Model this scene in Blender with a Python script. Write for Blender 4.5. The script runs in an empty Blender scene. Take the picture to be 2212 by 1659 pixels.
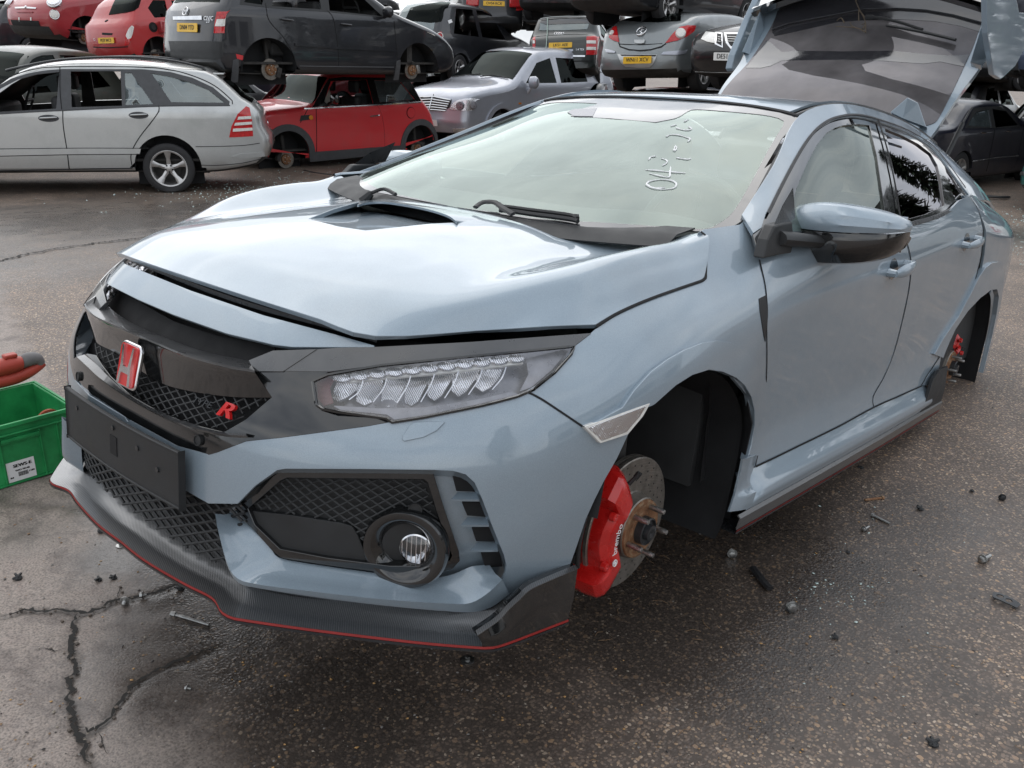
import bpy, bmesh, math, random
import numpy as np
from mathutils import Vector, Matrix, geometry
from mathutils.bvhtree import BVHTree
random.seed(7); rng=np.random.default_rng(7)
SC=bpy.context.scene; COL=SC.collection
R_=math.radians
# ---------------------------------------------------------------- camera, sky, sun, exposure
CAM_LOC=(1.83668,-1.62603,1.48293)
FW=np.array([-0.61358857,0.70609107,-0.35347484]); RW=np.array([0.74805106,0.66312698,0.02611913])
FW/=np.linalg.norm(FW); RW-=FW*(RW@FW); RW/=np.linalg.norm(RW); UW=np.cross(RW,FW)
cd=bpy.data.cameras.new('camera'); cam=bpy.data.objects.new('camera',cd); COL.objects.link(cam)
cam.matrix_world=Matrix(((RW[0],UW[0],-FW[0],CAM_LOC[0]),(RW[1],UW[1],-FW[1],CAM_LOC[1]),(RW[2],UW[2],-FW[2],CAM_LOC[2]),(0,0,0,1)))
FPX=1865.66; cd.sensor_width=36; cd.lens=36*FPX/2212; cd.clip_start=.05; cd.clip_end=2000
SC.camera=cam
SUN_EL,SUN_AZ=R_(46),R_(-62)      # azimuth measured from +Y towards +X
w=bpy.data.worlds.new('World'); SC.world=w; w.use_nodes=True
def build_world():
    nt=w.node_tree; N=nt.nodes; L=nt.links; N.clear()
    out=N.new('ShaderNodeOutputWorld'); bg=N.new('ShaderNodeBackground'); sky=N.new('ShaderNodeTexSky')
    sky.sky_type='NISHITA'; sky.sun_disc=False; sky.sun_elevation=SUN_EL; sky.sun_rotation=SUN_AZ
    tc=N.new('ShaderNodeTexCoord'); mp=N.new('ShaderNodeMapping'); mp.inputs['Scale'].default_value=(1.0,1.0,2.6)
    L.new(tc.outputs['Generated'],mp.inputs['Vector'])
    n1=N.new('ShaderNodeTexNoise'); n1.inputs['Scale'].default_value=1.9; n1.inputs['Detail'].default_value=7; n1.inputs['Roughness'].default_value=.58; n1.inputs['Distortion'].default_value=.5
    L.new(mp.outputs[0],n1.inputs['Vector'])
    cr=N.new('ShaderNodeValToRGB'); e=cr.color_ramp
    e.elements[0].position=.36; e.elements[0].color=(.42,.455,.51,1)
    e.elements[1].position=.66; e.elements[1].color=(.90,.89,.875,1)
    m=e.elements.new(.5); m.color=(.66,.69,.73,1)
    L.new(n1.outputs['Fac'],cr.inputs['Fac'])
    # thin cloud is brighter round the hidden sun
    dt=N.new('ShaderNodeVectorMath'); dt.operation='DOT_PRODUCT'; dt.inputs[1].default_value=(math.sin(SUN_AZ)*math.cos(SUN_EL),math.cos(SUN_AZ)*math.cos(SUN_EL),math.sin(SUN_EL)); L.new(tc.outputs['Generated'],dt.inputs[0])
    mx_=N.new('ShaderNodeMath'); mx_.operation='MAXIMUM'; mx_.inputs[1].default_value=0; L.new(dt.outputs['Value'],mx_.inputs[0])
    pw=N.new('ShaderNodeMath'); pw.operation='POWER'; pw.inputs[1].default_value=7; L.new(mx_.outputs[0],pw.inputs[0])
    gl=N.new('ShaderNodeMath'); gl.operation='MULTIPLY_ADD'; gl.inputs[1].default_value=2.2; gl.inputs[2].default_value=11.6; L.new(pw.outputs[0],gl.inputs[0])
    sc=N.new('ShaderNodeVectorMath'); sc.operation='SCALE'; L.new(gl.outputs[0],sc.inputs['Scale'])
    L.new(cr.outputs['Color'],sc.inputs[0])
    mix=N.new('ShaderNodeMix'); mix.data_type='RGBA'; mix.inputs['Factor'].default_value=.88
    L.new(sky.outputs[0],mix.inputs['A']); L.new(sc.outputs[0],mix.inputs['B'])
    L.new(mix.outputs['Result'],bg.inputs['Color']); bg.inputs['Strength'].default_value=.12
    L.new(bg.outputs[0],out.inputs['Surface'])
build_world()
sl=bpy.data.lights.new('sun','SUN'); sl.energy=.75; sl.angle=R_(70); sl.color=(1,.965,.92)
so=bpy.data.objects.new('sun',sl); COL.objects.link(so)
sd=Vector((math.sin(SUN_AZ)*math.cos(SUN_EL),math.cos(SUN_AZ)*math.cos(SUN_EL),math.sin(SUN_EL)))
so.rotation_euler=sd.to_track_quat('Z','Y').to_euler(); so.location=(-6,2,12)
SC.view_settings.view_transform='Standard'; SC.view_settings.look='None'; SC.view_settings.exposure=0.33; SC.view_settings.gamma=1
# ---------------------------------------------------------------- pixel <-> place (2212x1659 reading of the photo)
CW=np.array(CAM_LOC)
def raydir(px,py): return FW+(px-1106)/FPX*RW-(py-829.5)/FPX*UW
def proj(P):
    d=np.atleast_2d(P)-CW; z=d@FW
    return np.stack([1106+FPX*(d@RW)/z,829.5-FPX*(d@UW)/z],-1)
def gp(px,py,z=0.0):
    d=raydir(px,py); t=(z-CW[2])/d[2]; return CW+t*d
def crop(x0,y0,w,rw=2212):
    s=w/rw*2212/2560.0
    return lambda x,y:(x0*2212/2560.+x*s,y0*2212/2560.+y*s)
# frame of the blue car: nose lifted, tail on the ground
CARM=np.array([[1,.0005313,-.0051884],[0,.9947972,.1018749],[.0052156,-.1018735,.9947837]])
u0,s0,v0=np.linalg.svd(CARM); CARM=u0@v0
CART=np.array([0,0,.118576])
class Frame:
    def __init__(s,M,T): s.M=np.array(M,float); s.T=np.array(T,float); s.o=s.M.T@(CW-s.T)
    def ray(s,px,py): return s.M.T@raydir(px,py)
    def at(s,px,py,X=None,Y=None,Z=None):
        d=s.ray(px,py); o=s.o
        t=(X-o[0])/d[0] if X is not None else ((Y-o[1])/d[1] if Y is not None else (Z-o[2])/d[2])
        return o+t*d
    def proj(s,P): return proj(np.atleast_2d(P)@s.M.T+s.T)
    def mat(s):
        m=Matrix.Identity(4)
        for i in range(3):
            for j in range(3): m[i][j]=s.M[i][j]
            m[i][3]=s.T[i]
        return m
CAR=Frame(CARM,CART)
# ---------------------------------------------------------------- objects
def link(o,parent=None):
    COL.objects.link(o)
    if parent is not None: o.parent=parent
    return o
def empty(name,label,cat,loc=(0,0,0),rz=0,group=None,mat=None):
    o=bpy.data.objects.new(name,None); COL.objects.link(o); o.empty_display_size=.2
    if mat is not None: o.matrix_world=mat
    else: o.location=loc; o.rotation_euler=(0,0,rz)
    o['label']=label; o['category']=cat
    if group: o['group']=group
    return o
def tag(o,label=None,cat=None,group=None,kind=None):
    if label: o['label']=label
    if cat: o['category']=cat
    if group: o['group']=group
    if kind: o['kind']=kind
    return o
def mesh(name,V,Fc,mat,parent=None,smooth=True,mi=None,normals=None,autosm=None):
    me=bpy.data.meshes.new(name); me.from_pydata([tuple(map(float,v)) for v in V],[],[tuple(map(int,f)) for f in Fc])
    mats=mat if isinstance(mat,(list,tuple)) else [mat]
    for m in mats: me.materials.append(m)
    if mi is not None: me.polygons.foreach_set('material_index',list(mi))
    if smooth: me.polygons.foreach_set('use_smooth',[True]*len(me.polygons))
    me.update()
    if autosm: me.set_sharp_from_angle(angle=R_(autosm))
    if normals is not None: me.normals_split_custom_set_from_vertices([tuple(n) for n in normals])
    return link(bpy.data.objects.new(name,me),parent)
def solid(o,t,off=-1,bev=0,seg=2,ang=40):
    m=o.modifiers.new('solid','SOLIDIFY'); m.thickness=t; m.offset=off; m.use_even_offset=False
    e=o.modifiers.new('split','EDGE_SPLIT'); e.split_angle=R_(50)
    if bev: bevel(o,bev,seg,ang)
    return o
def bevel(o,wd,seg=2,ang=35):
    m=o.modifiers.new('bevel','BEVEL'); m.width=wd; m.segments=seg; m.limit_method='ANGLE'; m.angle_limit=R_(ang); m.harden_normals=False
    return o
class MB:                                    # collects simple shapes into one mesh
    def __init__(s): s.V=[];s.F=[];s.I=[];s.S=[]
    def add(s,V,F,mi=0,M=None):
        b=len(s.V)
        for v in V:
            v=Vector(v)
            if M is not None: v=M@v
            s.V.append(tuple(v))
        s.F+= [tuple(i+b for i in f) for f in F]; s.I+=[mi]*len(F); return s
    def box(s,x0,x1,y0,y1,z0,z1,mi=0,M=None):
        V=[(x0,y0,z0),(x1,y0,z0),(x1,y1,z0),(x0,y1,z0),(x0,y0,z1),(x1,y0,z1),(x1,y1,z1),(x0,y1,z1)]
        return s.add(V,[(0,3,2,1),(4,5,6,7),(0,1,5,4),(1,2,6,5),(2,3,7,6),(3,0,4,7)],mi,M)
    def lathe(s,prof,n=32,mi=0,M=None,axis='X',caps=True,mis=None):  # prof: (axial, radius)
        V=[];F=[];b0=len(s.F)
        for a,r in prof:
            for k in range(n):
                t=2*math.pi*k/n; c,q=r*math.cos(t),r*math.sin(t)
                V.append((a,c,q) if axis=='X' else ((c,a,q) if axis=='Y' else (c,q,a)))
        I=[]
        for i in range(len(prof)-1):
            for k in range(n):
                a=i*n+k;b=i*n+(k+1)%n; F.append((a,b,b+n,a+n)); I.append(mis[i] if mis else mi)
        if caps:
            F.append(tuple(range(n))[::-1]); I.append(mis[0] if mis else mi)
            F.append(tuple(range((len(prof)-1)*n,len(prof)*n))); I.append(mis[-1] if mis else mi)
        s.add(V,F,mi,M); s.I[b0:]=I; return s
    def tube(s,P,r,n=8,mi=0,caps=True,flat=1.0):
        P=[np.array(p,float) for p in P]; rr=r if isinstance(r,(list,tuple)) else [r]*len(P)
        V=[];F=[];nrm=None
        for i,p in enumerate(P):
            t=(P[min(i+1,len(P)-1)]-P[max(i-1,0)]); t/= (np.linalg.norm(t)+1e-12)
            if nrm is None:
                a=np.array([0,0,1.]) if abs(t[2])<.9 else np.array([1.,0,0]); nrm=np.cross(t,a)
            nrm=nrm-t*(nrm@t); nrm/=np.linalg.norm(nrm)+1e-12; bn=np.cross(t,nrm)
            for k in range(n):
                th=2*math.pi*k/n; V.append(p+rr[i]*(math.cos(th)*nrm+flat*math.sin(th)*bn))
        for i in range(len(P)-1):
            for k in range(n): F.append((i*n+k,i*n+(k+1)%n,(i+1)*n+(k+1)%n,(i+1)*n+k))
        if caps: F.append(tuple(range(n))[::-1]); F.append(tuple(range((len(P)-1)*n,len(P)*n)))
        return s.add(V,F,mi)
    def build(s,name,mat,parent=None,smooth=True,autosm=40):
        return mesh(name,s.V,s.F,mat,parent,smooth,s.I if isinstance(mat,(list,tuple)) else None,autosm=autosm if smooth else None)
def mirror(o,name=None):                     # same part on the other side (x -> -x)
    cn='custom_normal' in o.data.attributes
    if cn: nl=[(-n.vector[0],n.vector[1],n.vector[2]) for n in o.data.corner_normals]; vi=[l.vertex_index for l in o.data.loops]
    me=o.data.copy()
    if cn: me.attributes.remove(me.attributes['custom_normal'])
    for v in me.vertices: v.co.x=-v.co.x
    me.flip_normals()
    if cn:
        vn=[None]*len(me.vertices)
        for i,n in zip(vi,nl): vn[i]=n
        me.normals_split_custom_set_from_vertices([n or (0,0,1) for n in vn])
    c=bpy.data.objects.new(name or o.name.split('.')[0],me); COL.objects.link(c); c.parent=o.parent
    for k in o.keys(): c[k]=o[k]
    for m in o.modifiers:
        n=c.modifiers.new(m.name,m.type)
        for a in ('thickness','offset','use_even_offset','width','segments','limit_method','angle_limit','split_angle','levels','render_levels'):
            if hasattr(m,a):
                try: setattr(n,a,getattr(m,a))
                except Exception: pass
    return c
# ---------------------------------------------------------------- curves and patches
def crw(P,i,t):
    n=len(P); p1=P[i];p2=P[min(i+1,n-1)]; p0=P[i-1] if i>0 else 2*p1-p2; p3=P[i+2] if i+2<n else 2*p2-p1
    return .5*((2*p1)+(-p0+p2)*t+(2*p0-5*p1+4*p2-p3)*t*t+(-p0+3*p1-3*p2+p3)*t**3)
def smoothline(P,step=10.,closed=False):      # Catmull-Rom through P; a doubled point is a corner
    P=[np.array(p,float) for p in P]; out=[]
    if closed: P=P+[P[0]]
    segs=[];cur=[P[0]]
    for p in P[1:]:
        if np.allclose(p,cur[-1]): 
            if len(cur)>1: segs.append(cur)
            cur=[p]
        else: cur.append(p)
    if len(cur)>1: segs.append(cur)
    for sgm in segs:
        n=len(sgm)
        for i in range(n-1):
            k=max(1,int(math.ceil(np.linalg.norm(sgm[i+1]-sgm[i])/step)))
            for j in range(k): out.append(crw(sgm,i,j/k))
    out.append(segs[-1][-1])
    if closed: out=out[:-1]
    return out
def lin(P,step,closed=True):
    P=[np.array(p,float) for p in P]; out=[]; n=len(P)
    for i in range(n if closed else n-1):
        a,b=P[i],P[(i+1)%n]; k=max(1,int(math.ceil(np.linalg.norm(b-a)/step)))
        for j in range(k): out.append(a+(b-a)*j/k)
    if not closed: out.append(P[-1])
    return out
class Patch:
    def __init__(s,net,frame=None,sub=10):    # net[row][col]=(x,y,z)
        s.n=np.array(net,float); s.R,s.Cn=s.n.shape[:2]; s.f=frame or CAR; s.sub=sub
        s.us=np.linspace(0,s.Cn-1,(s.Cn-1)*sub+1); s.vs=np.linspace(0,s.R-1,(s.R-1)*sub+1)
        U,Vv=np.meshgrid(s.us,s.vs); s.U=U.ravel(); s.V=Vv.ravel()
        s.P=s.S(s.U,s.V); s.Q=s.f.proj(s.P)
        N=s.N(s.U,s.V); dd=s.f.o-s.P; fc=np.einsum('ij,ij->i',N,dd)/np.linalg.norm(dd,axis=1)
        s.sg=1 if (fc>0).sum()>(fc<0).sum() else -1
        s.ok=fc*s.sg>.03; s.dep=np.linalg.norm(dd,axis=1)
        s.met=(np.linalg.norm(np.diff(s.n,axis=1),axis=2).mean(),np.linalg.norm(np.diff(s.n,axis=0),axis=2).mean())
    @staticmethod
    def _w(t,n):
        i=np.clip(np.floor(t).astype(int),0,n-2); a=t-i
        return i,np.stack([-.5*a+a*a-.5*a**3,1-2.5*a*a+1.5*a**3,.5*a+2*a*a-1.5*a**3,-.5*a*a+.5*a**3],-1)
    def S(s,u,v):
        u=np.atleast_1d(np.asarray(u,float)); v=np.atleast_1d(np.asarray(v,float))
        if not hasattr(s,'pn'):
            n=s.n; n=np.concatenate([2*n[:1]-n[1:2],n,2*n[-1:]-n[-2:-1]],0); s.pn=np.concatenate([2*n[:,:1]-n[:,1:2],n,2*n[:,-1:]-n[:,-2:-1]],1)
        ci,A=s._w(u,s.Cn); ri,B=s._w(v,s.R); k=np.arange(4)
        G=s.pn[(ri[:,None]+k)[:,:,None],(ci[:,None]+k)[:,None,:]]
        return ((G*A[:,None,:,None]).sum(2)*B[:,:,None]).sum(1)
    def N(s,u,v):
        e=.02; u=np.atleast_1d(np.asarray(u,float)); v=np.atleast_1d(np.asarray(v,float))
        a=s.S(u+e,v)-s.S(u-e,v); b=s.S(u,v+e)-s.S(u,v-e)
        n=np.cross(a,b); return n/(np.linalg.norm(n,axis=1,keepdims=True)+1e-12)
    def inv(s,pts,ext=.35):
        q=np.array([np.array(p,float) for p in pts]); u=np.zeros(len(q)); v=np.zeros(len(q)); pu=None
        for i,x in enumerate(q):
            D=np.sqrt(((s.Q-x)**2).sum(1))+np.where(s.ok,0,60); c_=np.where(D<D.min()+6)[0]
            k=c_[np.argmin(D[c_]+(0 if pu is None else 2.*np.hypot(s.U[c_]-pu,s.V[c_]-pv)))]
            u[i],v[i]=s.U[k],s.V[k]; pu,pv=u[i],v[i]
        e=1e-3; n=len(q)
        for it in range(14):
            b=s.f.proj(s.S(np.r_[u,u+e,u],np.r_[v,v,v+e])); b0,b1,b2=b[:n],b[n:2*n],b[2*n:]; r=q-b0
            J=np.stack([(b1-b0)/e,(b2-b0)/e],2); Jt=J.transpose(0,2,1)
            d=np.linalg.solve(Jt@J+1e-3*np.eye(2),(Jt@r[:,:,None]))[:,:,0]; m=np.abs(d).max(1); d*=np.minimum(1,.5/np.maximum(m,1e-12))[:,None]
            u=np.clip(u+d[:,0],-ext,s.Cn-1+ext); v=np.clip(v+d[:,1],-ext,s.R-1+ext)
            if np.abs(r).max()<.05: break
        return [(float(a),float(b)) for a,b in zip(u,v)]
def inside(P,poly):
    x,y=P[:,0],P[:,1]; c=np.zeros(len(P),bool); n=len(poly); j=n-1
    for i in range(n):
        xi,yi=poly[i];xj,yj=poly[j]
        with np.errstate(divide='ignore',invalid='ignore'):
            c^=((yi>y)!=(yj>y))&(x<(xj-xi)*(y-yi)/(yj-yi+1e-30)+xi)
        j=i
    return c
def distpoly(P,poly):
    d=np.full(len(P),1e9); n=len(poly)
    for i in range(n):
        a=poly[i];b=poly[(i+1)%n];ab=b-a;t=np.clip(((P-a)@ab)/(ab@ab+1e-18),0,1)
        d=np.minimum(d,np.linalg.norm(P-a-t[:,None]*ab,axis=1))
    return d
def fill(outer,holes=(),step=.03,yl=()):            # 2-D region -> triangles on a regular inner grid
    outer=np.array(outer,float); holes=[np.array(h,float) for h in holes]
    lo=outer.min(0);hi=outer.max(0)
    gx=np.arange(lo[0]+step/2,hi[0],step);gy=np.arange(lo[1]+step/2,hi[1],step)
    if len(gx) and len(gy):
        G=np.stack(np.meshgrid(gx,gy),-1).reshape(-1,2); k=inside(G,outer)&(distpoly(G,outer)>step*.45)
        for h in holes: k&=(~inside(G,h))&(distpoly(G,h)>step*.45)
        for y in yl: k&=abs(G[:,1]-y)>step*.3
        G=G[k]
        for y in yl:
            A=np.stack([gx,np.full(len(gx),y)],1); k=inside(A,outer)&(distpoly(A,outer)>step*.3)
            for h in holes: k&=(~inside(A,h))&(distpoly(A,h)>step*.3)
            G=np.vstack([G,A[k]])
    else: G=np.zeros((0,2))
    V=[Vector(p) for p in outer];E=[(i,(i+1)%len(outer)) for i in range(len(outer))]
    for h in holes:
        b=len(V);V+=[Vector(p) for p in h];E+=[(b+i,b+(i+1)%len(h)) for i in range(len(h))]
    V+=[Vector(p) for p in G]
    r=geometry.delaunay_2d_cdt(V,E,[],0,1e-7)
    vo=np.array([tuple(p) for p in r[0]]); F=[f for f in r[2]]
    cen=np.array([vo[list(f)].mean(0) for f in F]) if F else np.zeros((0,2))
    k=inside(cen,outer)
    for h in holes: k&=~inside(cen,h)
    F=[f for f,q in zip(F,k) if q]
    return vo,F
def panel(name,patch,outline,mat,parent,off=0.,step=.025,thick=.006,holes=(),smooth=False,both=False,uv=False,bev=0,frame_step=None,offf=None):
    st=12. if frame_step is None else frame_step
    def prep(o):
        if uv: pts=[np.array(p,float) for p in o]
        else: pts=patch.inv(smoothline(o,st,True) if smooth else lin(smoothline(o,1e9,True),st))
        return np.array(pts)*np.array(patch.met)
    O=prep(outline);H=[(np.array(h,float) if np.abs(np.array(h)).max()<40 else np.array(patch.inv(h)))*np.array(patch.met) if uv else prep(h) for h in holes]
    vo,F=fill(O,H,step,[v*patch.met[1] for v in getattr(patch,'vl',())]); U=vo[:,0]/patch.met[0];Vv=vo[:,1]/patch.met[1]
    P=patch.S(U,Vv);N=patch.N(U,Vv)
    N=N*patch.sg
    o_=off if offf is None else (off+np.array([offf(u,v,p) for u,v,p in zip(U,Vv,P)]))[:,None]
    P=P+N*o_
    F=orient(P,F,N)
    if offf is not None:
        nrm=np.zeros_like(P)
        for f in F:
            w=np.cross(P[f[1]]-P[f[0]],P[f[2]]-P[f[0]]); 
            for i in f: nrm[i]+=w
        Nv=nrm/(np.linalg.norm(nrm,axis=1,keepdims=True)+1e-12)
    else: Nv=N
    V2=[p for p in P];NN=[n for n in Nv];F=[tuple(f) for f in F]
    if thick:
        ed={}
        for f in F:
            for a,b in zip(f,f[1:]+f[:1]): ed[(a,b)]=1
        be=[(a,b) for a,b in ed if (b,a) not in ed]; ch=min(.0016,thick*.4)
        for a,b in be:
            t=P[b]-P[a]; t/=np.linalg.norm(t)+1e-12; o=np.cross(t,N[a]); q=len(V2)   # o points outwards
            m1=N[a]*.7+o*.7
            V2+=[P[a],P[b],P[b]-N[b]*ch+o*ch*.6,P[a]-N[a]*ch+o*ch*.6]; NN+=[N[a]*.85+o*.5,N[b]*.85+o*.5,o*.95+N[b]*.3,o*.95+N[a]*.3]; F.append((q+1,q,q+3,q+2)); q+=4
            V2+=[P[a]-N[a]*ch+o*ch*.6,P[b]-N[b]*ch+o*ch*.6,P[b]-N[b]*thick+o*ch*.6,P[a]-N[a]*thick+o*ch*.6]; NN+=[o]*4; F.append((q+1,q,q+3,q+2))
    NN=np.array(NN);NN/=np.linalg.norm(NN,axis=1,keepdims=True)+1e-12
    ob=mesh(name,V2,F,mat,parent,normals=NN)
    if both: return ob,mirror(ob)
    return ob
def orient(P,F,N):
    out=[]
    for f in F:
        a,b,c=P[f[0]],P[f[1]],P[f[2]]
        out.append(f if np.cross(b-a,c-a)@N[f[0]]>0 else tuple(reversed(f)))
    return out
def grid(name,rows,mat,parent=None,sub=(6,6),thick=0,closed_u=False,off=0,flip=False,frame=None,autosm=None,bev=0):
    p=Patch(rows,frame or CAR,1); nu=(p.Cn-1)*sub[0]+1; nv=(p.R-1)*sub[1]+1
    U,Vv=np.meshgrid(np.linspace(0,p.Cn-1,nu),np.linspace(0,p.R-1,nv)); U=U.ravel();Vv=Vv.ravel()
    P=p.S(U,Vv);N=p.N(U,Vv)
    if flip: N=-N
    P=P+N*off
    F=[(j*nu+i,j*nu+i+1,(j+1)*nu+i+1,(j+1)*nu+i) for j in range(nv-1) for i in range(nu-1)]
    F=orient(P,F,N)
    ob=mesh(name,P,F,mat,parent,autosm=autosm)
    if thick: solid(ob,thick,-1)
    if bev: bevel(ob,bev)
    return ob
def ribbon(name,P,N,wd,mat,parent,h=.002,closed=False):  # flat strip along a 3-D line
    mb=MB();P=np.array(P);N=np.array(N);n=len(P);V=[];F=[]
    for i in range(n):
        t=P[min(i+1,n-1)]-P[max(i-1,0)];s=np.cross(t,N[i]);s/=np.linalg.norm(s)+1e-12
        V+= [P[i]-s*wd/2,P[i]-s*wd/2*.8+N[i]*h,P[i]+s*wd/2*.8+N[i]*h,P[i]+s*wd/2]
    for i in range(n-1):
        for k in range(3): F.append((4*i+k,4*i+k+1,4*i+5+k,4*i+4+k))
    mb.add(V,F); return mb.build(name,mat,parent)
def line_on(name,patch,px,wd,mat,parent,off=.001,h=.002,smooth=True,both=False,step=10):
    pts=smoothline(px,step) if smooth else lin(px,step,False)
    uv=np.array(patch.inv(pts)); P=patch.S(uv[:,0],uv[:,1]);N=patch.N(uv[:,0],uv[:,1])
    N=N*patch.sg
    o=ribbon(name,P+N*off,N,wd,mat,parent,h)
    if both: mirror(o)
    return o
def T(c,*p): return [c(*q) for q in p]
def rrect(w,h,r,top=1.0,n=6):
    out=[]
    for sx,sy,a in ((1,1,0),(-1,1,90),(-1,-1,180),(1,-1,270)):
        ww=w*(top if sy>0 else 1)
        for k in range(n+1):
            t=R_(a+90*k/n); out.append((sx*(ww/2-r)+r*math.cos(t),sy*(h/2-r)+r*math.sin(t)))
    return out
def plate(mb,outline,y0,y1,mi=0,M_=None):   # extruded outline in x,z, depth along y
    n=len(outline);V=[(x,y0,z) for x,z in outline]+[(x,y1,z) for x,z in outline]
    F=[tuple(range(n)),tuple(range(2*n-1,n-1,-1))]+[(i,(i+1)%n+0,(i+1)%n+n,i+n)[::-1] for i in range(n)]
    mb.add(V,F,mi,M_)
def seatbox(P,N,up=(0,0,1)):                # local x right, z up, -y towards viewer
    N=np.array(N)/np.linalg.norm(N);x=np.cross(N,-np.array(up,float));x=np.cross(np.array(up,float),N);x/=np.linalg.norm(x);z=np.cross(N,x)
    m=Matrix.Identity(4)
    for i in range(3): m[i][0]=x[i];m[i][1]=-N[i];m[i][2]=z[i];m[i][3]=P[i]
    return m
def text_mb(s,size,ext=.002,font=None,align='CENTER'):
    cu=bpy.data.curves.new('t','FONT'); cu.body=s; cu.size=size; cu.extrude=ext; cu.align_x=align; cu.align_y='CENTER'; cu.resolution_u=3
    o=bpy.data.objects.new('t',cu); COL.objects.link(o); dg=bpy.context.evaluated_depsgraph_get(); me=bpy.data.meshes.new_from_object(o.evaluated_get(dg))
    V=[tuple(v.co) for v in me.vertices];F=[tuple(p.vertices) for p in me.polygons]
    bpy.data.objects.remove(o); bpy.data.meshes.remove(me); bpy.data.curves.remove(cu)
    return V,F
def text_on(name,s,size,mt,parent,Mx,ext=.002,sx=1,shear=0,bold=0):
    V,F=text_mb(s,size,ext); 
    V=[((x+shear*y)*sx,-z,y) for x,y,z in V]
    mb=MB();mb.add(V,F,0,Mx)
    if bold: mb.add([(x+bold,y-.0002,z) for x,y,z in V],F,0,Mx)
    return mb.build(name,mt,parent,smooth=False)
def uvr(u0,u1,v0,v1,n=14):
    a=[(u0+(u1-u0)*t/n,v0) for t in range(n)]+[(u1,v0+(v1-v0)*t/n) for t in range(n)]+[(u1-(u1-u0)*t/n,v1) for t in range(n)]+[(u0,v1-(v1-v0)*t/n) for t in range(n)]
    return a
# ---------------------------------------------------------------- materials
def nmat(name):
    m=bpy.data.materials.new(name); m.use_nodes=True; N=m.node_tree.nodes; L=m.node_tree.links
    return m,N,L,N['Principled BSDF']
def tex(N,L,kind,scale,coord='Object',detail=3,rough=.5,dist=0,vec=None):
    if vec is None:
        tc=N.new('ShaderNodeTexCoord'); vec=tc.outputs[coord]
    n=N.new(kind); n.inputs['Scale'].default_value=scale
    if kind=='ShaderNodeTexNoise': n.inputs['Detail'].default_value=detail; n.inputs['Roughness'].default_value=rough; n.inputs['Distortion'].default_value=dist
    L.new(vec,n.inputs['Vector']); return n
def ramp(N,L,src,stops):
    r=N.new('ShaderNodeValToRGB'); e=r.color_ramp
    e.elements[0].position=stops[0][0]; e.elements[0].color=(*stops[0][1],1); e.elements[1].position=stops[-1][0]; e.elements[1].color=(*stops[-1][1],1)
    for p,c in stops[1:-1]: x=e.elements.new(p); x.color=(*c,1)
    L.new(src,r.inputs['Fac']); return r
def bumpn(N,L,b,src,strength,dist=.01):
    n=N.new('ShaderNodeBump'); n.inputs['Strength'].default_value=strength; n.inputs['Distance'].default_value=dist
    L.new(src,n.inputs['Height']); L.new(n.outputs[0],b.inputs['Normal']); return n
def paint(name,col,metal=.35,rough=.35,coat=1.0,dirt=.12,coatr=.03,dirtc=(.16,.145,.125),coati=1.5):
    m,N,L,b=nmat(name)
    b.inputs['Metallic'].default_value=metal; b.inputs['Coat Weight'].default_value=coat; b.inputs['Coat Roughness'].default_value=coatr; b.inputs['Coat IOR'].default_value=coati
    n=tex(N,L,'ShaderNodeTexNoise',3.1,detail=8,rough=.65); f=tex(N,L,'ShaderNodeTexNoise',900,detail=1)
    r=ramp(N,L,n.outputs['Fac'],[(.46,(0,0,0)),(.75,(dirt,)*3)])
    mx=N.new('ShaderNodeMix'); mx.data_type='RGBA'; mx.inputs['A'].default_value=(*col,1); mx.inputs['B'].default_value=(*dirtc,1)
    L.new(r.outputs['Color'],mx.inputs['Factor'])
    fl=N.new('ShaderNodeMix'); fl.data_type='RGBA'; fl.blend_type='MULTIPLY'; fl.inputs['Factor'].default_value=.5 if metal>.2 else .1
    fr=ramp(N,L,f.outputs['Fac'],[(.35,(.72,.72,.74)),(.65,(1.15,1.15,1.15))])
    L.new(mx.outputs['Result'],fl.inputs['A']); L.new(fr.outputs['Color'],fl.inputs['B'])
    L.new(fl.outputs['Result'],b.inputs['Base Color'])
    rr=ramp(N,L,n.outputs['Fac'],[(.4,(rough,)*3),(.8,(min(1,rough+.18),)*3)]); L.new(rr.outputs['Color'],b.inputs['Roughness'])
    cr_=ramp(N,L,n.outputs['Fac'],[(.45,(coatr,)*3),(.8,(coatr+.12,)*3)]); L.new(cr_.outputs['Color'],b.inputs['Coat Roughness'])
    return m
def plain(name,col,rough=.5,metal=0,spec=.5,noise=.15,nscale=14,bump=0,coat=0,bscale=200):
    m,N,L,b=nmat(name)
    n=tex(N,L,'ShaderNodeTexNoise',nscale,detail=6,rough=.6)
    c=np.array(col); r=ramp(N,L,n.outputs['Fac'],[(.3,tuple(c*(1-noise))),(.7,tuple(np.clip(c*(1+noise)+noise*.01,0,1)))])
    L.new(r.outputs['Color'],b.inputs['Base Color'])
    q=ramp(N,L,n.outputs['Fac'],[(.3,(max(rough-.08,0),)*3),(.7,(min(rough+.1,1),)*3)]); L.new(q.outputs['Color'],b.inputs['Roughness'])
    b.inputs['Metallic'].default_value=metal; b.inputs['Specular IOR Level'].default_value=spec; b.inputs['Coat Weight'].default_value=coat
    if bump: g=tex(N,L,'ShaderNodeTexNoise',bscale,detail=2); bumpn(N,L,b,g.outputs['Fac'],bump,.002)
    return m
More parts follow.
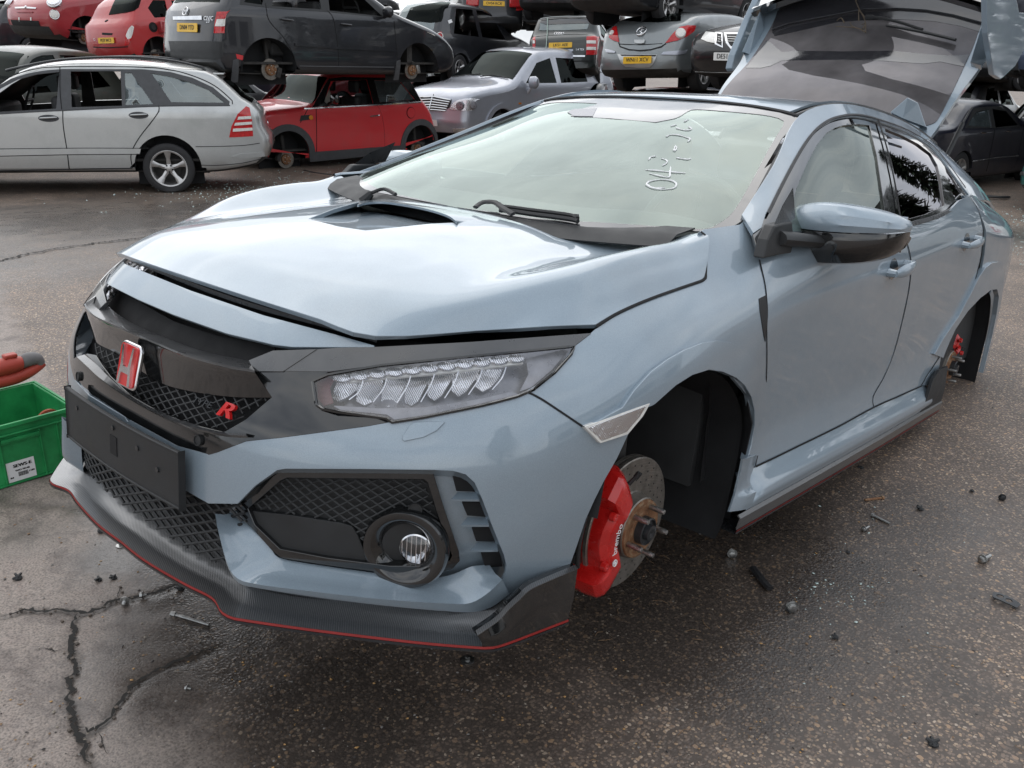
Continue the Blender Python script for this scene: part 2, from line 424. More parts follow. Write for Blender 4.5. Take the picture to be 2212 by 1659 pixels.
def glassy(name,tint=(.5,.55,.52),refl=.12,rough=.0,rcol=(1,1,1),haze=0,hcol=(.5,.55,.5),ior=1.5):
    m=bpy.data.materials.new(name); m.use_nodes=True; N=m.node_tree.nodes; L=m.node_tree.links; N.clear()
    out=N.new('ShaderNodeOutputMaterial'); tr=N.new('ShaderNodeBsdfTransparent'); tr.inputs[0].default_value=(*tint,1)
    gl=N.new('ShaderNodeBsdfGlossy'); gl.inputs['Color'].default_value=(*rcol,1); gl.inputs['Roughness'].default_value=rough
    lw=N.new('ShaderNodeLayerWeight'); lw.inputs['Blend'].default_value=.5
    pw=N.new('ShaderNodeMath'); pw.operation='POWER'; pw.inputs[1].default_value=4.2; L.new(lw.outputs['Facing'],pw.inputs[0])
    ad=N.new('ShaderNodeMath'); ad.operation='MULTIPLY_ADD'; ad.use_clamp=True; ad.inputs[1].default_value=.94-refl; ad.inputs[2].default_value=.045+refl; L.new(pw.outputs[0],ad.inputs[0])
    base=tr
    if haze:
        df=N.new('ShaderNodeBsdfDiffuse'); df.inputs[0].default_value=(*hcol,1); mh=N.new('ShaderNodeMixShader')
        n=tex(N,L,'ShaderNodeTexNoise',5,detail=6); rr=ramp(N,L,n.outputs['Fac'],[(.3,(haze*.6,)*3),(.7,(haze*1.3,)*3)])
        L.new(rr.outputs['Color'],mh.inputs[0]); L.new(tr.outputs[0],mh.inputs[1]); L.new(df.outputs[0],mh.inputs[2]); base=mh
    mx=N.new('ShaderNodeMixShader'); L.new(ad.outputs[0],mx.inputs[0]); L.new(base.outputs[0],mx.inputs[1]); L.new(gl.outputs[0],mx.inputs[2]); L.new(mx.outputs[0],out.inputs[0])
    return m
M={}
M['blue']=paint('sonic_blue_paint',(.275,.343,.398),metal=.25,rough=.36,dirt=.12,coatr=.015,coati=1.62)
M['blackgloss']=plain('gloss_black_trim',(.006,.0065,.007),.10,coat=1,noise=.3)
M['blackmat']=plain('matt_black_plastic',(.018,.019,.020),.55,noise=.25,bump=.15,bscale=900)
M['greytrim']=plain('dark_satin_trim',(.035,.037,.040),.28,metal=.3,noise=.15)
M['satin']=plain('satin_black_trim',(.045,.046,.048),.30,noise=.15,coat=.7,spec=.8)
M['gap']=plain('dark_gap',(.006,.006,.007),.8,noise=.1)
M['liner']=plain('felt_liner',(.010,.0105,.012),.8,noise=.4,nscale=6,bump=.3,bscale=300)
M['rubber']=plain('rubber_seal',(.014,.014,.015),.5,noise=.2)
M['chrome']=plain('chrome',(.75,.75,.76),.12,metal=1,noise=.08)
M['steel']=plain('zinc_steel',(.42,.42,.41),.38,metal=1,noise=.25,nscale=60)
M['rust']=None
def rusty():
    m,N,L,b=nmat('rusty_hub'); n=tex(N,L,'ShaderNodeTexNoise',38,detail=9,rough=.7)
    r=ramp(N,L,n.outputs['Fac'],[(.3,(.10,.05,.028)),(.5,(.24,.115,.055)),(.62,(.30,.20,.12)),(.75,(.20,.19,.17))]); L.new(r.outputs['Color'],b.inputs['Base Color'])
    b.inputs['Metallic'].default_value=.35; b.inputs['Roughness'].default_value=.7; bumpn(N,L,b,n.outputs['Fac'],.5,.004); return m
M['rust']=rusty()
def discm():
    m,N,L,b=nmat('brake_disc_steel'); tc=N.new('ShaderNodeTexCoord')
    n=tex(N,L,'ShaderNodeTexNoise',30,detail=8,rough=.7)
    r=ramp(N,L,n.outputs['Fac'],[(.35,(.17,.155,.135)),(.58,(.27,.25,.225)),(.74,(.24,.15,.09))]); L.new(r.outputs['Color'],b.inputs['Base Color'])
    b.inputs['Metallic'].default_value=.75; b.inputs['Roughness'].default_value=.42
    v=N.new('ShaderNodeVectorMath'); v.operation='LENGTH'; mp=N.new('ShaderNodeMapping'); mp.inputs['Scale'].default_value=(0,1,1); L.new(tc.outputs['Object'],mp.inputs[0]); L.new(mp.outputs[0],v.inputs[0])
    mm=N.new('ShaderNodeMath'); mm.operation='MULTIPLY'; mm.inputs[1].default_value=900; L.new(v.outputs['Value'],mm.inputs[0]); s=N.new('ShaderNodeMath'); s.operation='SINE'; L.new(mm.outputs[0],s.inputs[0])
    bumpn(N,L,b,s.outputs[0],.12,.001); return m
M['disc']=discm()
M['calred']=plain('red_caliper_paint',(.55,.012,.010),.28,coat=.5,noise=.12,nscale=30)
M['redline']=plain('red_pinstripe',(.27,.018,.016),.4,noise=.1)
M['white']=plain('white_letters',(.8,.8,.8),.5,noise=.03)
M['redbadge']=plain('red_badge_enamel',(.60,.015,.015),.15,coat=.7,noise=.05)
def carbon():
    m,N,L,b=nmat('carbon_look'); tc=N.new('ShaderNodeTexCoord')
    wv=N.new('ShaderNodeTexWave'); wv.wave_type='BANDS'; wv.bands_direction='DIAGONAL'; wv.inputs['Scale'].default_value=95; wv.inputs['Distortion'].default_value=.25; wv.inputs['Detail'].default_value=1
    L.new(tc.outputs['Object'],wv.inputs['Vector'])
    r=ramp(N,L,wv.outputs['Fac'],[(.2,(.020,.020,.021)),(.8,(.055,.055,.057))]); L.new(r.outputs['Color'],b.inputs['Base Color'])
    b.inputs['Roughness'].default_value=.34; b.inputs['Specular IOR Level'].default_value=.9; b.inputs['Coat Weight'].default_value=.9; b.inputs['Coat IOR'].default_value=1.8; b.inputs['Coat Roughness'].default_value=.22
    bumpn(N,L,b,wv.outputs['Fac'],.35,.0015); return m
M['carbon']=carbon()
M['wscreen']=glassy('windscreen_glass',(.78,.86,.81),refl=.06,rcol=(.82,.92,.87),haze=.20,hcol=(.55,.63,.57),ior=1.6)
M['sglass']=glassy('side_glass',(.50,.56,.51),refl=.03,rcol=(.88,.95,.90),haze=.06,hcol=(.5,.55,.5))
M['pglass']=glassy('privacy_glass',(.05,.052,.055),refl=.06,rcol=(.97,.95,.99))
M['hatchglass']=glassy('hatch_glass',(.06,.06,.063),refl=.02,rcol=(.80,.78,.81),haze=.62,hcol=(.19,.178,.182))
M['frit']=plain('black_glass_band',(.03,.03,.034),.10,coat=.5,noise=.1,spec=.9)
M['clear']=glassy('clear_lens',(.92,.93,.95),refl=.04)
M['interior']=plain('interior_trim',(.03,.031,.032),.7,noise=.2)
M['seatred']=plain('seat_cloth',(.05,.02,.02),.8,noise=.2)
def lampmirror():
    m,N,L,b=nmat('lamp_reflector'); tc=N.new('ShaderNodeTexCoord')
    w=N.new('ShaderNodeTexWave'); w.wave_type='BANDS'; w.bands_direction='DIAGONAL'; w.inputs['Scale'].default_value=95; w.inputs['Distortion'].default_value=3.5; w.inputs['Detail'].default_value=2; L.new(tc.outputs['Object'],w.inputs['Vector'])
    b.inputs['Metallic'].default_value=1; b.inputs['Roughness'].default_value=.22
    r=ramp(N,L,w.outputs['Fac'],[(.0,(.48,.48,.50)),(.6,(.93,.93,.95))]); L.new(r.outputs['Color'],b.inputs['Base Color'])
    bumpn(N,L,b,w.outputs['Fac'],.5,.0025); return m
M['lampref']=lampmirror()
M['lampred']=plain('red_lens',(.50,.012,.015),.14,coat=.6,noise=.25,nscale=30)
M['amber']=plain('amber_lens',(.75,.25,.02),.2,coat=.4)
M['lampgrey']=plain('lamp_housing',(.24,.24,.26),.3,metal=.5,noise=.3,nscale=25)
M['whitelens']=plain('white_lens',(.75,.74,.70),.2,coat=.5,noise=.15,nscale=50)
M['yellowplate']=plain('yellow_plate',(.80,.47,.03),.35,noise=.08)
M['whiteplate']=plain('white_plate',(.78,.78,.76),.35,noise=.06)
M['platechar']=plain('plate_black',(.012,.012,.012),.5)
M['darkglass']=glassy('dark_car_glass',(.045,.05,.05),refl=-.01,rcol=(.24,.27,.26))
M['greyglass']=glassy('hazy_car_glass',(.28,.33,.34),refl=.12,rcol=(.92,1,1),haze=.22,hcol=(.25,.31,.33))
M['alloy']=plain('alloy_wheel',(.52,.51,.50),.34,metal=.85,noise=.18,nscale=9)
M['tyre']=plain('tyre_rubber',(.022,.022,.023),.72,noise=.25,bump=.2,bscale=120)
M['under']=plain('underbody',(.030,.028,.026),.8,noise=.5,nscale=9,bump=.4,bscale=60)
M['pbag']=plain('off_white_fabric',(.5,.47,.42),.8,noise=.1)
def hg(x,y):
    r=np.hypot(x-0.0,y-.9); t=np.clip((r-3.2)/7.0,0,1); return -.27*t*t*(3-2*t)
def ground():
    xs=np.concatenate([np.array([-140,-80,-50,-32,-22]),np.arange(-16,-3.4,.25),np.arange(-3.4,-2.2,.05),np.arange(-2.2,.6,.014),np.arange(.6,5.2,.05),np.arange(5.3,16,.5),np.array([20,35,60,90])])
    ys=np.concatenate([np.array([-60,-30,-15,-8,-5]),np.arange(-3.5,-1.8,.05),np.arange(-1.8,.3,.014),np.arange(.3,5.0,.05),np.arange(5.1,20,.25),np.array([22,26,32,45,70,110,160])])
    X,Y=np.meshgrid(xs,ys);Z=hg(X,Y)
    rg=np.random.default_rng(3)
    def crack(P,wd,dp,seed):
        nonlocal Z
        r2=np.random.default_rng(seed); pts=[np.array(P[0])]
        for a,b in zip(P[:-1],P[1:]):
            a=np.array(a);b=np.array(b);n=max(2,int(np.linalg.norm(b-a)/.05));d=(b-a);nn=np.array([-d[1],d[0]])/np.linalg.norm(d)
            for k in range(1,n+1): pts.append(a+d*k/n+nn*r2.normal(0,.012)*(k<n))
        Q=np.stack([X,Y],-1);m=(X>min(p[0] for p in pts)-.2)&(X<max(p[0] for p in pts)+.2)&(Y>min(p[1] for p in pts)-.2)&(Y<max(p[1] for p in pts)+.2)
        q=Q[m];d=np.full(len(q),9.)
        for a,b in zip(pts[:-1],pts[1:]):
            ab=b-a;t=np.clip(((q-a)@ab)/(ab@ab),0,1);d=np.minimum(d,np.linalg.norm(q-a-t[:,None]*ab,axis=1))
        D[m]=np.maximum(D[m],np.exp(-(d/wd)**2)); Z[m]-=dp*np.exp(-(d/wd)**2)
    D=np.zeros_like(X)
    g=lambda *p:[tuple(gp(*q)[:2]) for q in p]
    crack(g((0,1335),(90,1318),(190,1325),(300,1290),(372,1272),(470,1240)),.013,.005,1)
    crack(g((168,1325),(160,1360),(150,1400),(165,1450),(150,1500),(160,1560),(200,1659)),.014,.005,2)
    crack(g((165,1560),(210,1580),(290,1480),(360,1440),(470,1400)),.012,.004,5)
    crack(g((0,535),(110,520),(200,508),(330,492)),.045,.01,4)
    crack(g((-100,1050),(60,1085),(180,1100),(200,1085)),.03,.008,8)
    n1=rg.normal(0,1,X.shape)
    near=(X>-3.4)&(X<5.2)&(Y>-3.5)&(Y<5)
    def sm(A,k):
        for _ in range(k): A=(A+np.roll(A,1,0)+np.roll(A,-1,0)+np.roll(A,1,1)+np.roll(A,-1,1))/5
        return A
    Z+=near*(.0022*np.sin(X*7.1+2*np.sin(Y*3.3))*np.sin(Y*6.3+1.7*np.sin(X*2.9))+.0012*np.sin(X*19+3*np.sin(Y*11))*np.sin(Y*23+2*np.sin(X*13)))
    ny,nx=X.shape;V=np.stack([X,Y,Z],-1).reshape(-1,3)
    idx=np.arange(nx*ny).reshape(ny,nx);F=np.stack([idx[:-1,:-1],idx[:-1,1:],idx[1:,1:],idx[1:,:-1]],-1).reshape(-1,4)
    me=bpy.data.meshes.new('ground');me.vertices.add(len(V));me.vertices.foreach_set('co',V.ravel().astype(np.float32));me.loops.add(F.size);me.loops.foreach_set('vertex_index',F.ravel().astype(np.int32));me.polygons.add(len(F));me.polygons.foreach_set('loop_start',np.arange(0,F.size,4,dtype=np.int32));me.update(calc_edges=True);me.validate()
    at=me.attributes.new('crack','FLOAT','POINT');at.data.foreach_set('value',D.ravel().astype(np.float32))
    # concrete (left of the car) against exposed-aggregate asphalt
    def side(x,y): return x+.25+.12*np.sin(y*3.1)+.07*np.sin(x*9+y*7)
    edge=[gp(478,1659)[:2],gp(300,1500)[:2],gp(470,1245)[:2],gp(330,1120)[:2],gp(190,1060)[:2]]
    a,b=edge[0],edge[-1];nrm=np.array([-(b-a)[1],(b-a)[0]]);nrm/=np.linalg.norm(nrm)
    P=V[:,:2];s=(P-gp(420,1450)[:2])@nrm
    c=np.clip(.5+s/.25,0,1) if ((gp(100,1400)[:2]-gp(420,1450)[:2])@nrm)>0 else np.clip(.5-s/.25,0,1)
    c=np.where(P[:,1]>3.2,np.clip(1-(P[:,1]-3.2)/1.5,0,1)*c,c)
    at=me.attributes.new('concrete','FLOAT','POINT');at.data.foreach_set('value',c.astype(np.float32))
    # oil and water stains
    wet=np.zeros(len(P))
    for (px,py),r,k in (((1500,1330),.55,.9),((700,1560),.45,.8),((430,1420),.30,.9),((1080,1560),.5,.6),((330,1180),.22,1.),((250,1080),.25,.7),((1850,1250),.4,.7),((1650,1200),.5,.8),((1400,1500),.5,.5),((80,1150),.2,.5),((2050,1150),.5,.5),((1950,1500),.35,.35),((60,560),1.0,.5),((620,420),2.2,.8),((250,440),2.5,.7),((100,450),2,.6),((2150,460),1.4,.6),((380,1280),.22,.7)):
        q=gp(px,py)[:2];d=np.linalg.norm(P-q,axis=1)/r;wet=np.maximum(wet,k*np.exp(-d**2))
    at=me.attributes.new('wet','FLOAT','POINT');at.data.foreach_set('value',wet.astype(np.float32))
    me.polygons.foreach_set('use_smooth',[True]*len(me.polygons))
    m,N,L,b=nmat('yard_surface')
    def attr(n): a=N.new('ShaderNodeAttribute');a.attribute_name=n;return a.outputs['Fac']
    def mth(op,a,b_=None,c_=None,cl=False):
        n=N.new('ShaderNodeMath');n.operation=op;n.use_clamp=cl
        for i,v in enumerate((a,b_,c_)):
            if v is None: continue
            if isinstance(v,(int,float)): n.inputs[i].default_value=v
            else: L.new(v,n.inputs[i])
        return n.outputs[0]
    def mixc(f,a,b_):
        n=N.new('ShaderNodeMix');n.data_type='RGBA'
        for k,v in (('Factor',f),('A',a),('B',b_)):
            if isinstance(v,tuple): n.inputs[k].default_value=(*v,1)
            elif isinstance(v,(int,float)): n.inputs[k].default_value=v
            else: L.new(v,n.inputs[k])
        return n.outputs['Result']
    tc=N.new('ShaderNodeTexCoord');ob=tc.outputs['Object']
    nd=tex(N,L,'ShaderNodeTexNoise',60,vec=ob,detail=2);wv=N.new('ShaderNodeVectorMath');wv.operation='MULTIPLY_ADD';wv.inputs[1].default_value=(.012,.012,0);L.new(nd.outputs['Color'],wv.inputs[0]);L.new(ob,wv.inputs[2])
    v1=tex(N,L,'ShaderNodeTexVoronoi',115,vec=wv.outputs[0]);v2=tex(N,L,'ShaderNodeTexVoronoi',46,vec=wv.outputs[0])
    hs=N.new('ShaderNodeSeparateColor');L.new(v1.outputs['Color'],hs.inputs[0]);h2=N.new('ShaderNodeSeparateColor');L.new(v2.outputs['Color'],h2.inputs[0])
    stone=ramp(N,L,hs.outputs[0],[(0,(.085,.069,.060)),(.30,(.115,.092,.078)),(.55,(.150,.120,.100)),(.78,(.19,.148,.118)),(.93,(.30,.22,.15)),(1,(.38,.32,.26))])
    big_=ramp(N,L,h2.outputs[0],[(0,(.15,.11,.085)),(.5,(.25,.18,.13)),(1,(.32,.22,.14))])
    isbig=mth('MULTIPLY',mth('GREATER_THAN',h2.outputs[1],.80),mth('LESS_THAN',v2.outputs['Distance'],.30))
    sc1=mixc(isbig,stone.outputs[0],big_.outputs[0])
    gapm=mth('GREATER_THAN',v1.outputs['Distance'],.50)
    sc2=mixc(mth('MULTIPLY',gapm,mth('SUBTRACT',1,isbig)),sc1,(.080,.066,.057))
    ln=tex(N,L,'ShaderNodeTexNoise',1.3,vec=ob,detail=8,rough=.62);lr=ramp(N,L,ln.outputs['Fac'],[(.33,(.95,.93,.92)),(.66,(1.85,1.75,1.65))])
    mm=N.new('ShaderNodeMix');mm.data_type='RGBA';mm.blend_type='MULTIPLY';mm.inputs['Factor'].default_value=1;L.new(sc2,mm.inputs['A']);L.new(lr.outputs[0],mm.inputs['B']);asph=mm.outputs['Result']
    cn=tex(N,L,'ShaderNodeTexNoise',7,vec=ob,detail=10,rough=.72);cf=tex(N,L,'ShaderNodeTexNoise',170,vec=ob,detail=3)
    con=ramp(N,L,cn.outputs['Fac'],[(.30,(.11,.085,.073)),(.45,(.20,.165,.145)),(.52,(.27,.225,.195)),(.62,(.25,.205,.18)),(.75,(.17,.13,.108))])
    cs=N.new('ShaderNodeMix');cs.data_type='RGBA';cs.blend_type='MULTIPLY';cs.inputs['Factor'].default_value=.85;L.new(con.outputs[0],cs.inputs['A']);cfr=ramp(N,L,cf.outputs['Fac'],[(.32,(.45,.44,.43)),(.5,(1.0,1.0,1.0)),(.72,(1.45,1.42,1.38))]);L.new(cfr.outputs[0],cs.inputs['B'])
    cmask0=attr('concrete');en=tex(N,L,'ShaderNodeTexNoise',9,vec=ob,detail=6)
    cm=mth('MULTIPLY_ADD',mth('ADD',cmask0,mth('MULTIPLY_ADD',en.outputs['Fac'],.5,-.25)),2.4,-.7,True)
    base=mixc(cm,asph,cs.outputs['Result'])
    wn=tex(N,L,'ShaderNodeTexNoise',4.5,vec=ob,detail=7,rough=.6,dist=.6)
    wet_=mth('MULTIPLY_ADD',mth('ADD',mth('MULTIPLY',attr('wet'),1.15),mth('MULTIPLY',wn.outputs['Fac'],.75)),1.7,-.95,True)
    dark=mixc(mth('MULTIPLY',wet_,.66),base,(.024,.021,.019))
    fin=mixc(mth('MULTIPLY',attr('crack'),.85),dark,(.012,.011,.009))
    fin=mixc(mth('MULTIPLY',attr('crack'),.45),dark,(.03,.026,.022));L.new(fin,b.inputs['Base Color'])
    rr=mth('MULTIPLY_ADD',wet_,-.36,.60);rs_=mth('ADD',rr,mth('MULTIPLY_ADD',hs.outputs[1],.16,-.08));L.new(rs_,b.inputs['Roughness']);b.inputs['Specular IOR Level'].default_value=.5
    hgt=mth('ADD',mth('MULTIPLY',mth('SUBTRACT',.6,v1.outputs['Distance'],None,True),mth('SUBTRACT',1,cm)),mth('MULTIPLY',mth('MULTIPLY',isbig,.5),mth('SUBTRACT',1,cm)))
    hgt=mth('ADD',hgt,mth('MULTIPLY',cf.outputs['Fac'],.55));hgt=mth('ADD',hgt,mth('MULTIPLY',cn.outputs['Fac'],1.2))
    bp=bumpn(N,L,b,hgt,.38,.004)
    me.materials.append(m);o=bpy.data.objects.new('ground',me);COL.objects.link(o);o['kind']='structure'
ground()

def cracks():
    mb=MB();cb=MB()
    for s,(pts,w0) in enumerate((([(0,1335),(60,1322),(120,1320),(190,1326),(250,1300),(300,1292),(345,1280),(372,1270),(430,1252)],.006),([(168,1325),(158,1355),(149,1400),(158,1425),(166,1455),(150,1500),(152,1530),(162,1565),(180,1610),(200,1659)],.008),([(165,1562),(190,1588),(215,1578),(250,1530),(290,1482),(330,1455),(372,1436),(430,1412),(480,1398)],.0055),([(150,1400),(120,1408),(95,1402),(60,1415)],.003),([(250,1300),(262,1270),(280,1258)],.003),([(215,1578),(222,1610),(240,1640)],.003),([(-60,560),(110,520),(200,508),(330,492)],.016),([(1750,1205),(1800,1212)],.002))):
        r=np.random.default_rng(s+60);P=[gp(*q) for q in pts];L_=[]
        for a,b in zip(P[:-1],P[1:]):
            n=max(2,int(np.linalg.norm((b-a)[:2])/.008));d=b-a;nn=np.array([-d[1],d[0],0])/np.linalg.norm(d[:2])
            for k in range(n): L_.append((a+d*k/n,nn))
        V=[];F=[];off=0
        for i,(p,nn) in enumerate(L_):
            off=off*.75+r.normal(0,w0*.5);e=min(1,i/8,(len(L_)-1-i)/8);wl=w0*e*r.uniform(.2,1.3);wr_=w0*e*r.uniform(.2,1.3)
            if r.random()<.07: wl*=2.2
            q=p+nn*off; h=float(hg(q[0],q[1]))
            for k,t in ((wl,0),(-wr_,0)): V.append((q[0]+nn[0]*k,q[1]+nn[1]*k,h+.0042))
            if r.random()<.25 and w0<.01: 
                c=q+nn*r.normal(0,w0*1.6);sz=r.uniform(.0015,.0045);cb.box(c[0]-sz,c[0]+sz,c[1]-sz,c[1]+sz,h,h+sz*1.3,0)
        for i in range(len(L_)-1): F.append((2*i,2*i+1,2*i+3,2*i+2))
        mb.add(V,F)
    o=mb.build('ground_cracks',plain('crack_dirt',(.014,.012,.010),.85,noise=.5,nscale=90),None,smooth=False);o['kind']='structure'
    o=cb.build('crack_crumbs',plain('crumb',(.10,.08,.065),.8,noise=.6,nscale=120),None,smooth=False);o['kind']='stuff'
cracks()
# ================================================================= the blue car
car=empty('hatchback_car','blue-grey five-door hatchback without wheels, tailgate up, red H badge in its black grille','car',mat=CAR.mat())
cA=crop(0,550,800);cB=crop(0,1050,800);cC=crop(700,700,800);cD=crop(500,1100,1000)
c4=crop(1800,0,760);c5=crop(1300,850,700,1659);c6=crop(1800,400,760,1801);c7=crop(1400,400,600);c8=crop(850,350,600);cH=crop(250,400,1000);cW=crop(1150,200,900)
# ---- body skin: stations along the plan (x,y), rows of (inset, height)
ST=[(0,-.895),(.20,-.890),(.38,-.865),(.52,-.805),(.65,-.712),(.76,-.602),(.845,-.48),(.895,-.34),(.918,-.18),(.928,0),(.920,.25),(.908,.5),(.908,.9),(.910,1.5),(.912,2.0),(.918,2.35),(.925,2.65),(.915,3.0),(.875,3.28),(.775,3.47)]
RZ=[ # per station 10 rows (inset,z)
 [(0,.21),(0,.28),(0,.35),(0,.42),(.003,.49),(.012,.55),(.03,.60),(.065,.66),(.115,.73),(.18,.80)],
 [(0,.21),(0,.28),(0,.35),(0,.42),(.003,.49),(.012,.55),(.03,.60),(.065,.66),(.115,.73),(.18,.80)],
 [(.005,.21),(0,.28),(0,.35),(0,.42),(.003,.49),(.012,.55),(.03,.60),(.065,.66),(.115,.73),(.18,.795)],
 [(.015,.21),(.003,.28),(0,.35),(0,.42),(.002,.49),(.010,.55),(.028,.60),(.062,.66),(.11,.725),(.17,.79)],
 [(.025,.21),(.008,.28),(0,.35),(0,.42),(.001,.49),(.008,.55),(.026,.60),(.058,.66),(.10,.72),(.16,.785)],
 [(.035,.21),(.015,.28),(.003,.35),(0,.42),(0,.49),(.005,.55),(.020,.60),(.050,.66),(.09,.72),(.145,.785)],
 [(.040,.21),(.02,.28),(.006,.35),(0,.42),(0,.50),(.004,.56),(.016,.61),(.042,.67),(.082,.73),(.135,.79)],
 [(.040,.22),(.02,.29),(.008,.37),(0,.45),(0,.53),(.004,.59),(.014,.64),(.036,.69),(.074,.745),(.125,.805)],
 [(.030,.25),(.012,.33),(.003,.42),(0,.50),(0,.57),(.004,.63),(.012,.68),(.032,.73),(.068,.785),(.125,.845)],
 [(.015,.28),(.008,.37),(.002,.46),(0,.54),(0,.62),(.004,.68),(.012,.73),(.032,.78),(.070,.83),(.135,.885)],
 [(.0,.30),(.008,.38),(.010,.46),(.002,.55),(0,.64),(.004,.71),(.012,.77),(.032,.825),(.075,.88),(.168,.985)],
 [(.005,.32),(.018,.38),(.024,.45),(.016,.57),(.006,.69),(.0,.776),(.004,.812),(.018,.865),(.055,.94),(.165,1.035)],
 [(.003,.32),(.018,.38),(.026,.45),(.018,.58),(.007,.72),(0,.817),(.004,.853),(.010,.90),(.022,.95),(.040,1.01)],
 [(.003,.32),(.018,.38),(.026,.46),(.018,.60),(.007,.75),(0,.857),(.004,.893),(.010,.93),(.020,.97),(.036,1.02)],
 [(.003,.32),(.015,.385),(.022,.48),(.016,.63),(.006,.78),(0,.904),(.004,.940),(.010,.975),(.022,1.02),(.045,1.075)],
 [(.003,.32),(.008,.40),(.014,.50),(.012,.65),(.005,.80),(0,.939),(.004,.975),(.014,1.01),(.036,1.055),(.075,1.11)],
 [(0,.32),(0,.42),(0,.53),(0,.66),(0,.80),(.004,.930),(.010,.958),(.030,1.005),(.062,1.05),(.11,1.095)],
 [(0,.30),(0,.41),(0,.52),(0,.65),(0,.78),(.004,.90),(.010,.935),(.030,.975),(.06,1.01),(.12,1.04)],
 [(0,.30),(0,.41),(0,.52),(0,.64),(0,.76),(.006,.88),(.014,.915),(.030,.945),(.06,.97),(.12,.995)],
 [(0,.30),(0,.41),(0,.52),(0,.64),(0,.76),(.004,.86),(.010,.90),(.024,.93),(.05,.955),(.10,.975)]]
def body_net():
    P=np.array(ST); n=len(P); tg=np.gradient(P,axis=0); tg[0]=(1,0)
    nr=np.stack([-tg[:,1],tg[:,0]],1); nr/=np.linalg.norm(nr,axis=1)[:,None]  # inward normal
    half=[[ (P[i]+nr[i]*RZ[i][k][0]).tolist()+[RZ[i][k][1]] for i in range(n)] for k in range(10)]
    return [[(-x,y,z) for x,y,z in r[:0:-1]]+[tuple(q) for q in r] for r in half]
NB=body_net(); UC=len(ST)-1
SB=Patch(NB,CAR,8); SB.vl=(4.8,5.0,5.25,5.5,5.75,6.0)
class OffPatch(Patch):
    def __init__(s,p,d):
        s.b=p; s.d=d*p.sg; s.n=p.n; s.R,s.Cn,s.f,s.sub,s.us,s.vs,s.U,s.V,s.met,s.sg,s.ok,s.dep=p.R,p.Cn,p.f,p.sub,p.us,p.vs,p.U,p.V,p.met,p.sg,p.ok,p.dep
        s.P=s.S(s.U,s.V); s.Q=s.f.proj(s.P)
    def S(s,u,v): return Patch.S(s,u,v)+Patch.N(s.b,u,v)*s.d
    def N(s,u,v): return Patch.N(s.b,u,v)
def offset(p,d): return OffPatch(p,d)
SBo={}
def SBO(d):
    if d not in SBo: SBo[d]=offset(SB,d)
    return SBo[d]
def on(p,px,smooth=True,step=14):
    pts=smoothline(px,step) if smooth else lin(px,step,False)
    uv=np.array(p.inv(pts)); return p.S(uv[:,0],uv[:,1])
def rs(P,n):
    P=np.array(P);d=np.r_[0,np.cumsum(np.linalg.norm(np.diff(P,axis=0),axis=1))];t=np.linspace(0,d[-1],n)
    return np.stack([np.interp(t,d,P[:,k]) for k in range(3)],1)
def loft(name,lines,mat,parent,n=40,thick=0,sm=True,flip=False,autosm=35,mid=1,both=False,bev=0):
    L=[rs(l,n) for l in lines]
    rows=[]
    for a,b in zip(L[:-1],L[1:]):
        for t in range(mid): rows.append(a+(b-a)*t/mid)
    rows.append(L[-1]); V=np.concatenate(rows);F=[]
    for j in range(len(rows)-1):
        for i in range(n-1): F.append((j*n+i,j*n+i+1,(j+1)*n+i+1,(j+1)*n+i))
    o=mesh(name,V,F,mat,parent,smooth=sm); me=o.data
    # make faces look at the camera side first
    c=np.array([p.center for p in me.polygons]);nn=np.array([p.normal for p in me.polygons]);s=np.einsum('ij,ij->i',nn,CAR.o-c).sum()
    if (s<0)!=flip: me.flip_normals()
    if sm and autosm: me.set_sharp_from_angle(angle=R_(autosm))
    if thick: solid(o,thick,-1)
    if bev: bevel(o,bev)
    if both: return o,mirror(o)
    return o
def uvyz(p,pts,lo=0):
    out=[]
    for y,z in pts:
        m=p.U>=lo; k=np.where(m)[0][np.argmin(((p.P[m][:,1:]-(y,z))**2).sum(1))]; u,v=p.U[k],p.V[k]
        for _ in range(10):
            e=1e-3;b=p.S([u,u+e,u],[v,v,v+e])[:,1:];r=np.array((y,z))-b[0];J=np.stack([(b[1]-b[0])/e,(b[2]-b[0])/e],1)
            d=np.linalg.solve(J.T@J+1e-6*np.eye(2),J.T@r);d*=min(1,.4/(abs(d).max()+1e-9));u+=d[0];v+=d[1]
        out.append((u,v))
    return out
def mixol(px,p): return p.inv(px)
def lattice(name,patch,px,mat,parent,sx,sz,r=.003,slope=.45,uvpoly=None,holes=(),clipz=None,depth=.006):
    poly=np.array(uvpoly if uvpoly is not None else patch.inv(lin(px,14)))*np.array(patch.met)
    hs=[np.array(patch.inv(lin(h,14)))*np.array(patch.met) for h in holes]
    lo=poly.min(0);hi=poly.max(0);mb=MB();c=(lo+hi)/2
    for sgn in (1,-1):
        dvec=np.array([1,sgn*slope]);dvec/=np.linalg.norm(dvec);nv=np.array([-dvec[1],dvec[0]]);D=np.linalg.norm(hi-lo)
        sp=sx*abs(nv[0]) if abs(nv[0])>.5 else sz*abs(nv[1])
        for k in range(int(-D/sp/1)-1,int(D/sp)+2):
            o=c+nv*k*sp; t=np.arange(-D,D,.012); Q=o+dvec*t[:,None]; k_=inside(Q,poly)
            for h in hs:k_&=~inside(Q,h)
            run=[]
            for q,f in list(zip(Q,k_))+[(None,False)]:
                if f: run.append(q)
                elif run:
                    if len(run)>1:
                        A=np.array(run);P=patch.S(A[:,0]/patch.met[0],A[:,1]/patch.met[1]); mb.tube(P[::2] if len(P)>4 else P,r,5)
                    run=[]
    return mb.build(name,mat,parent)
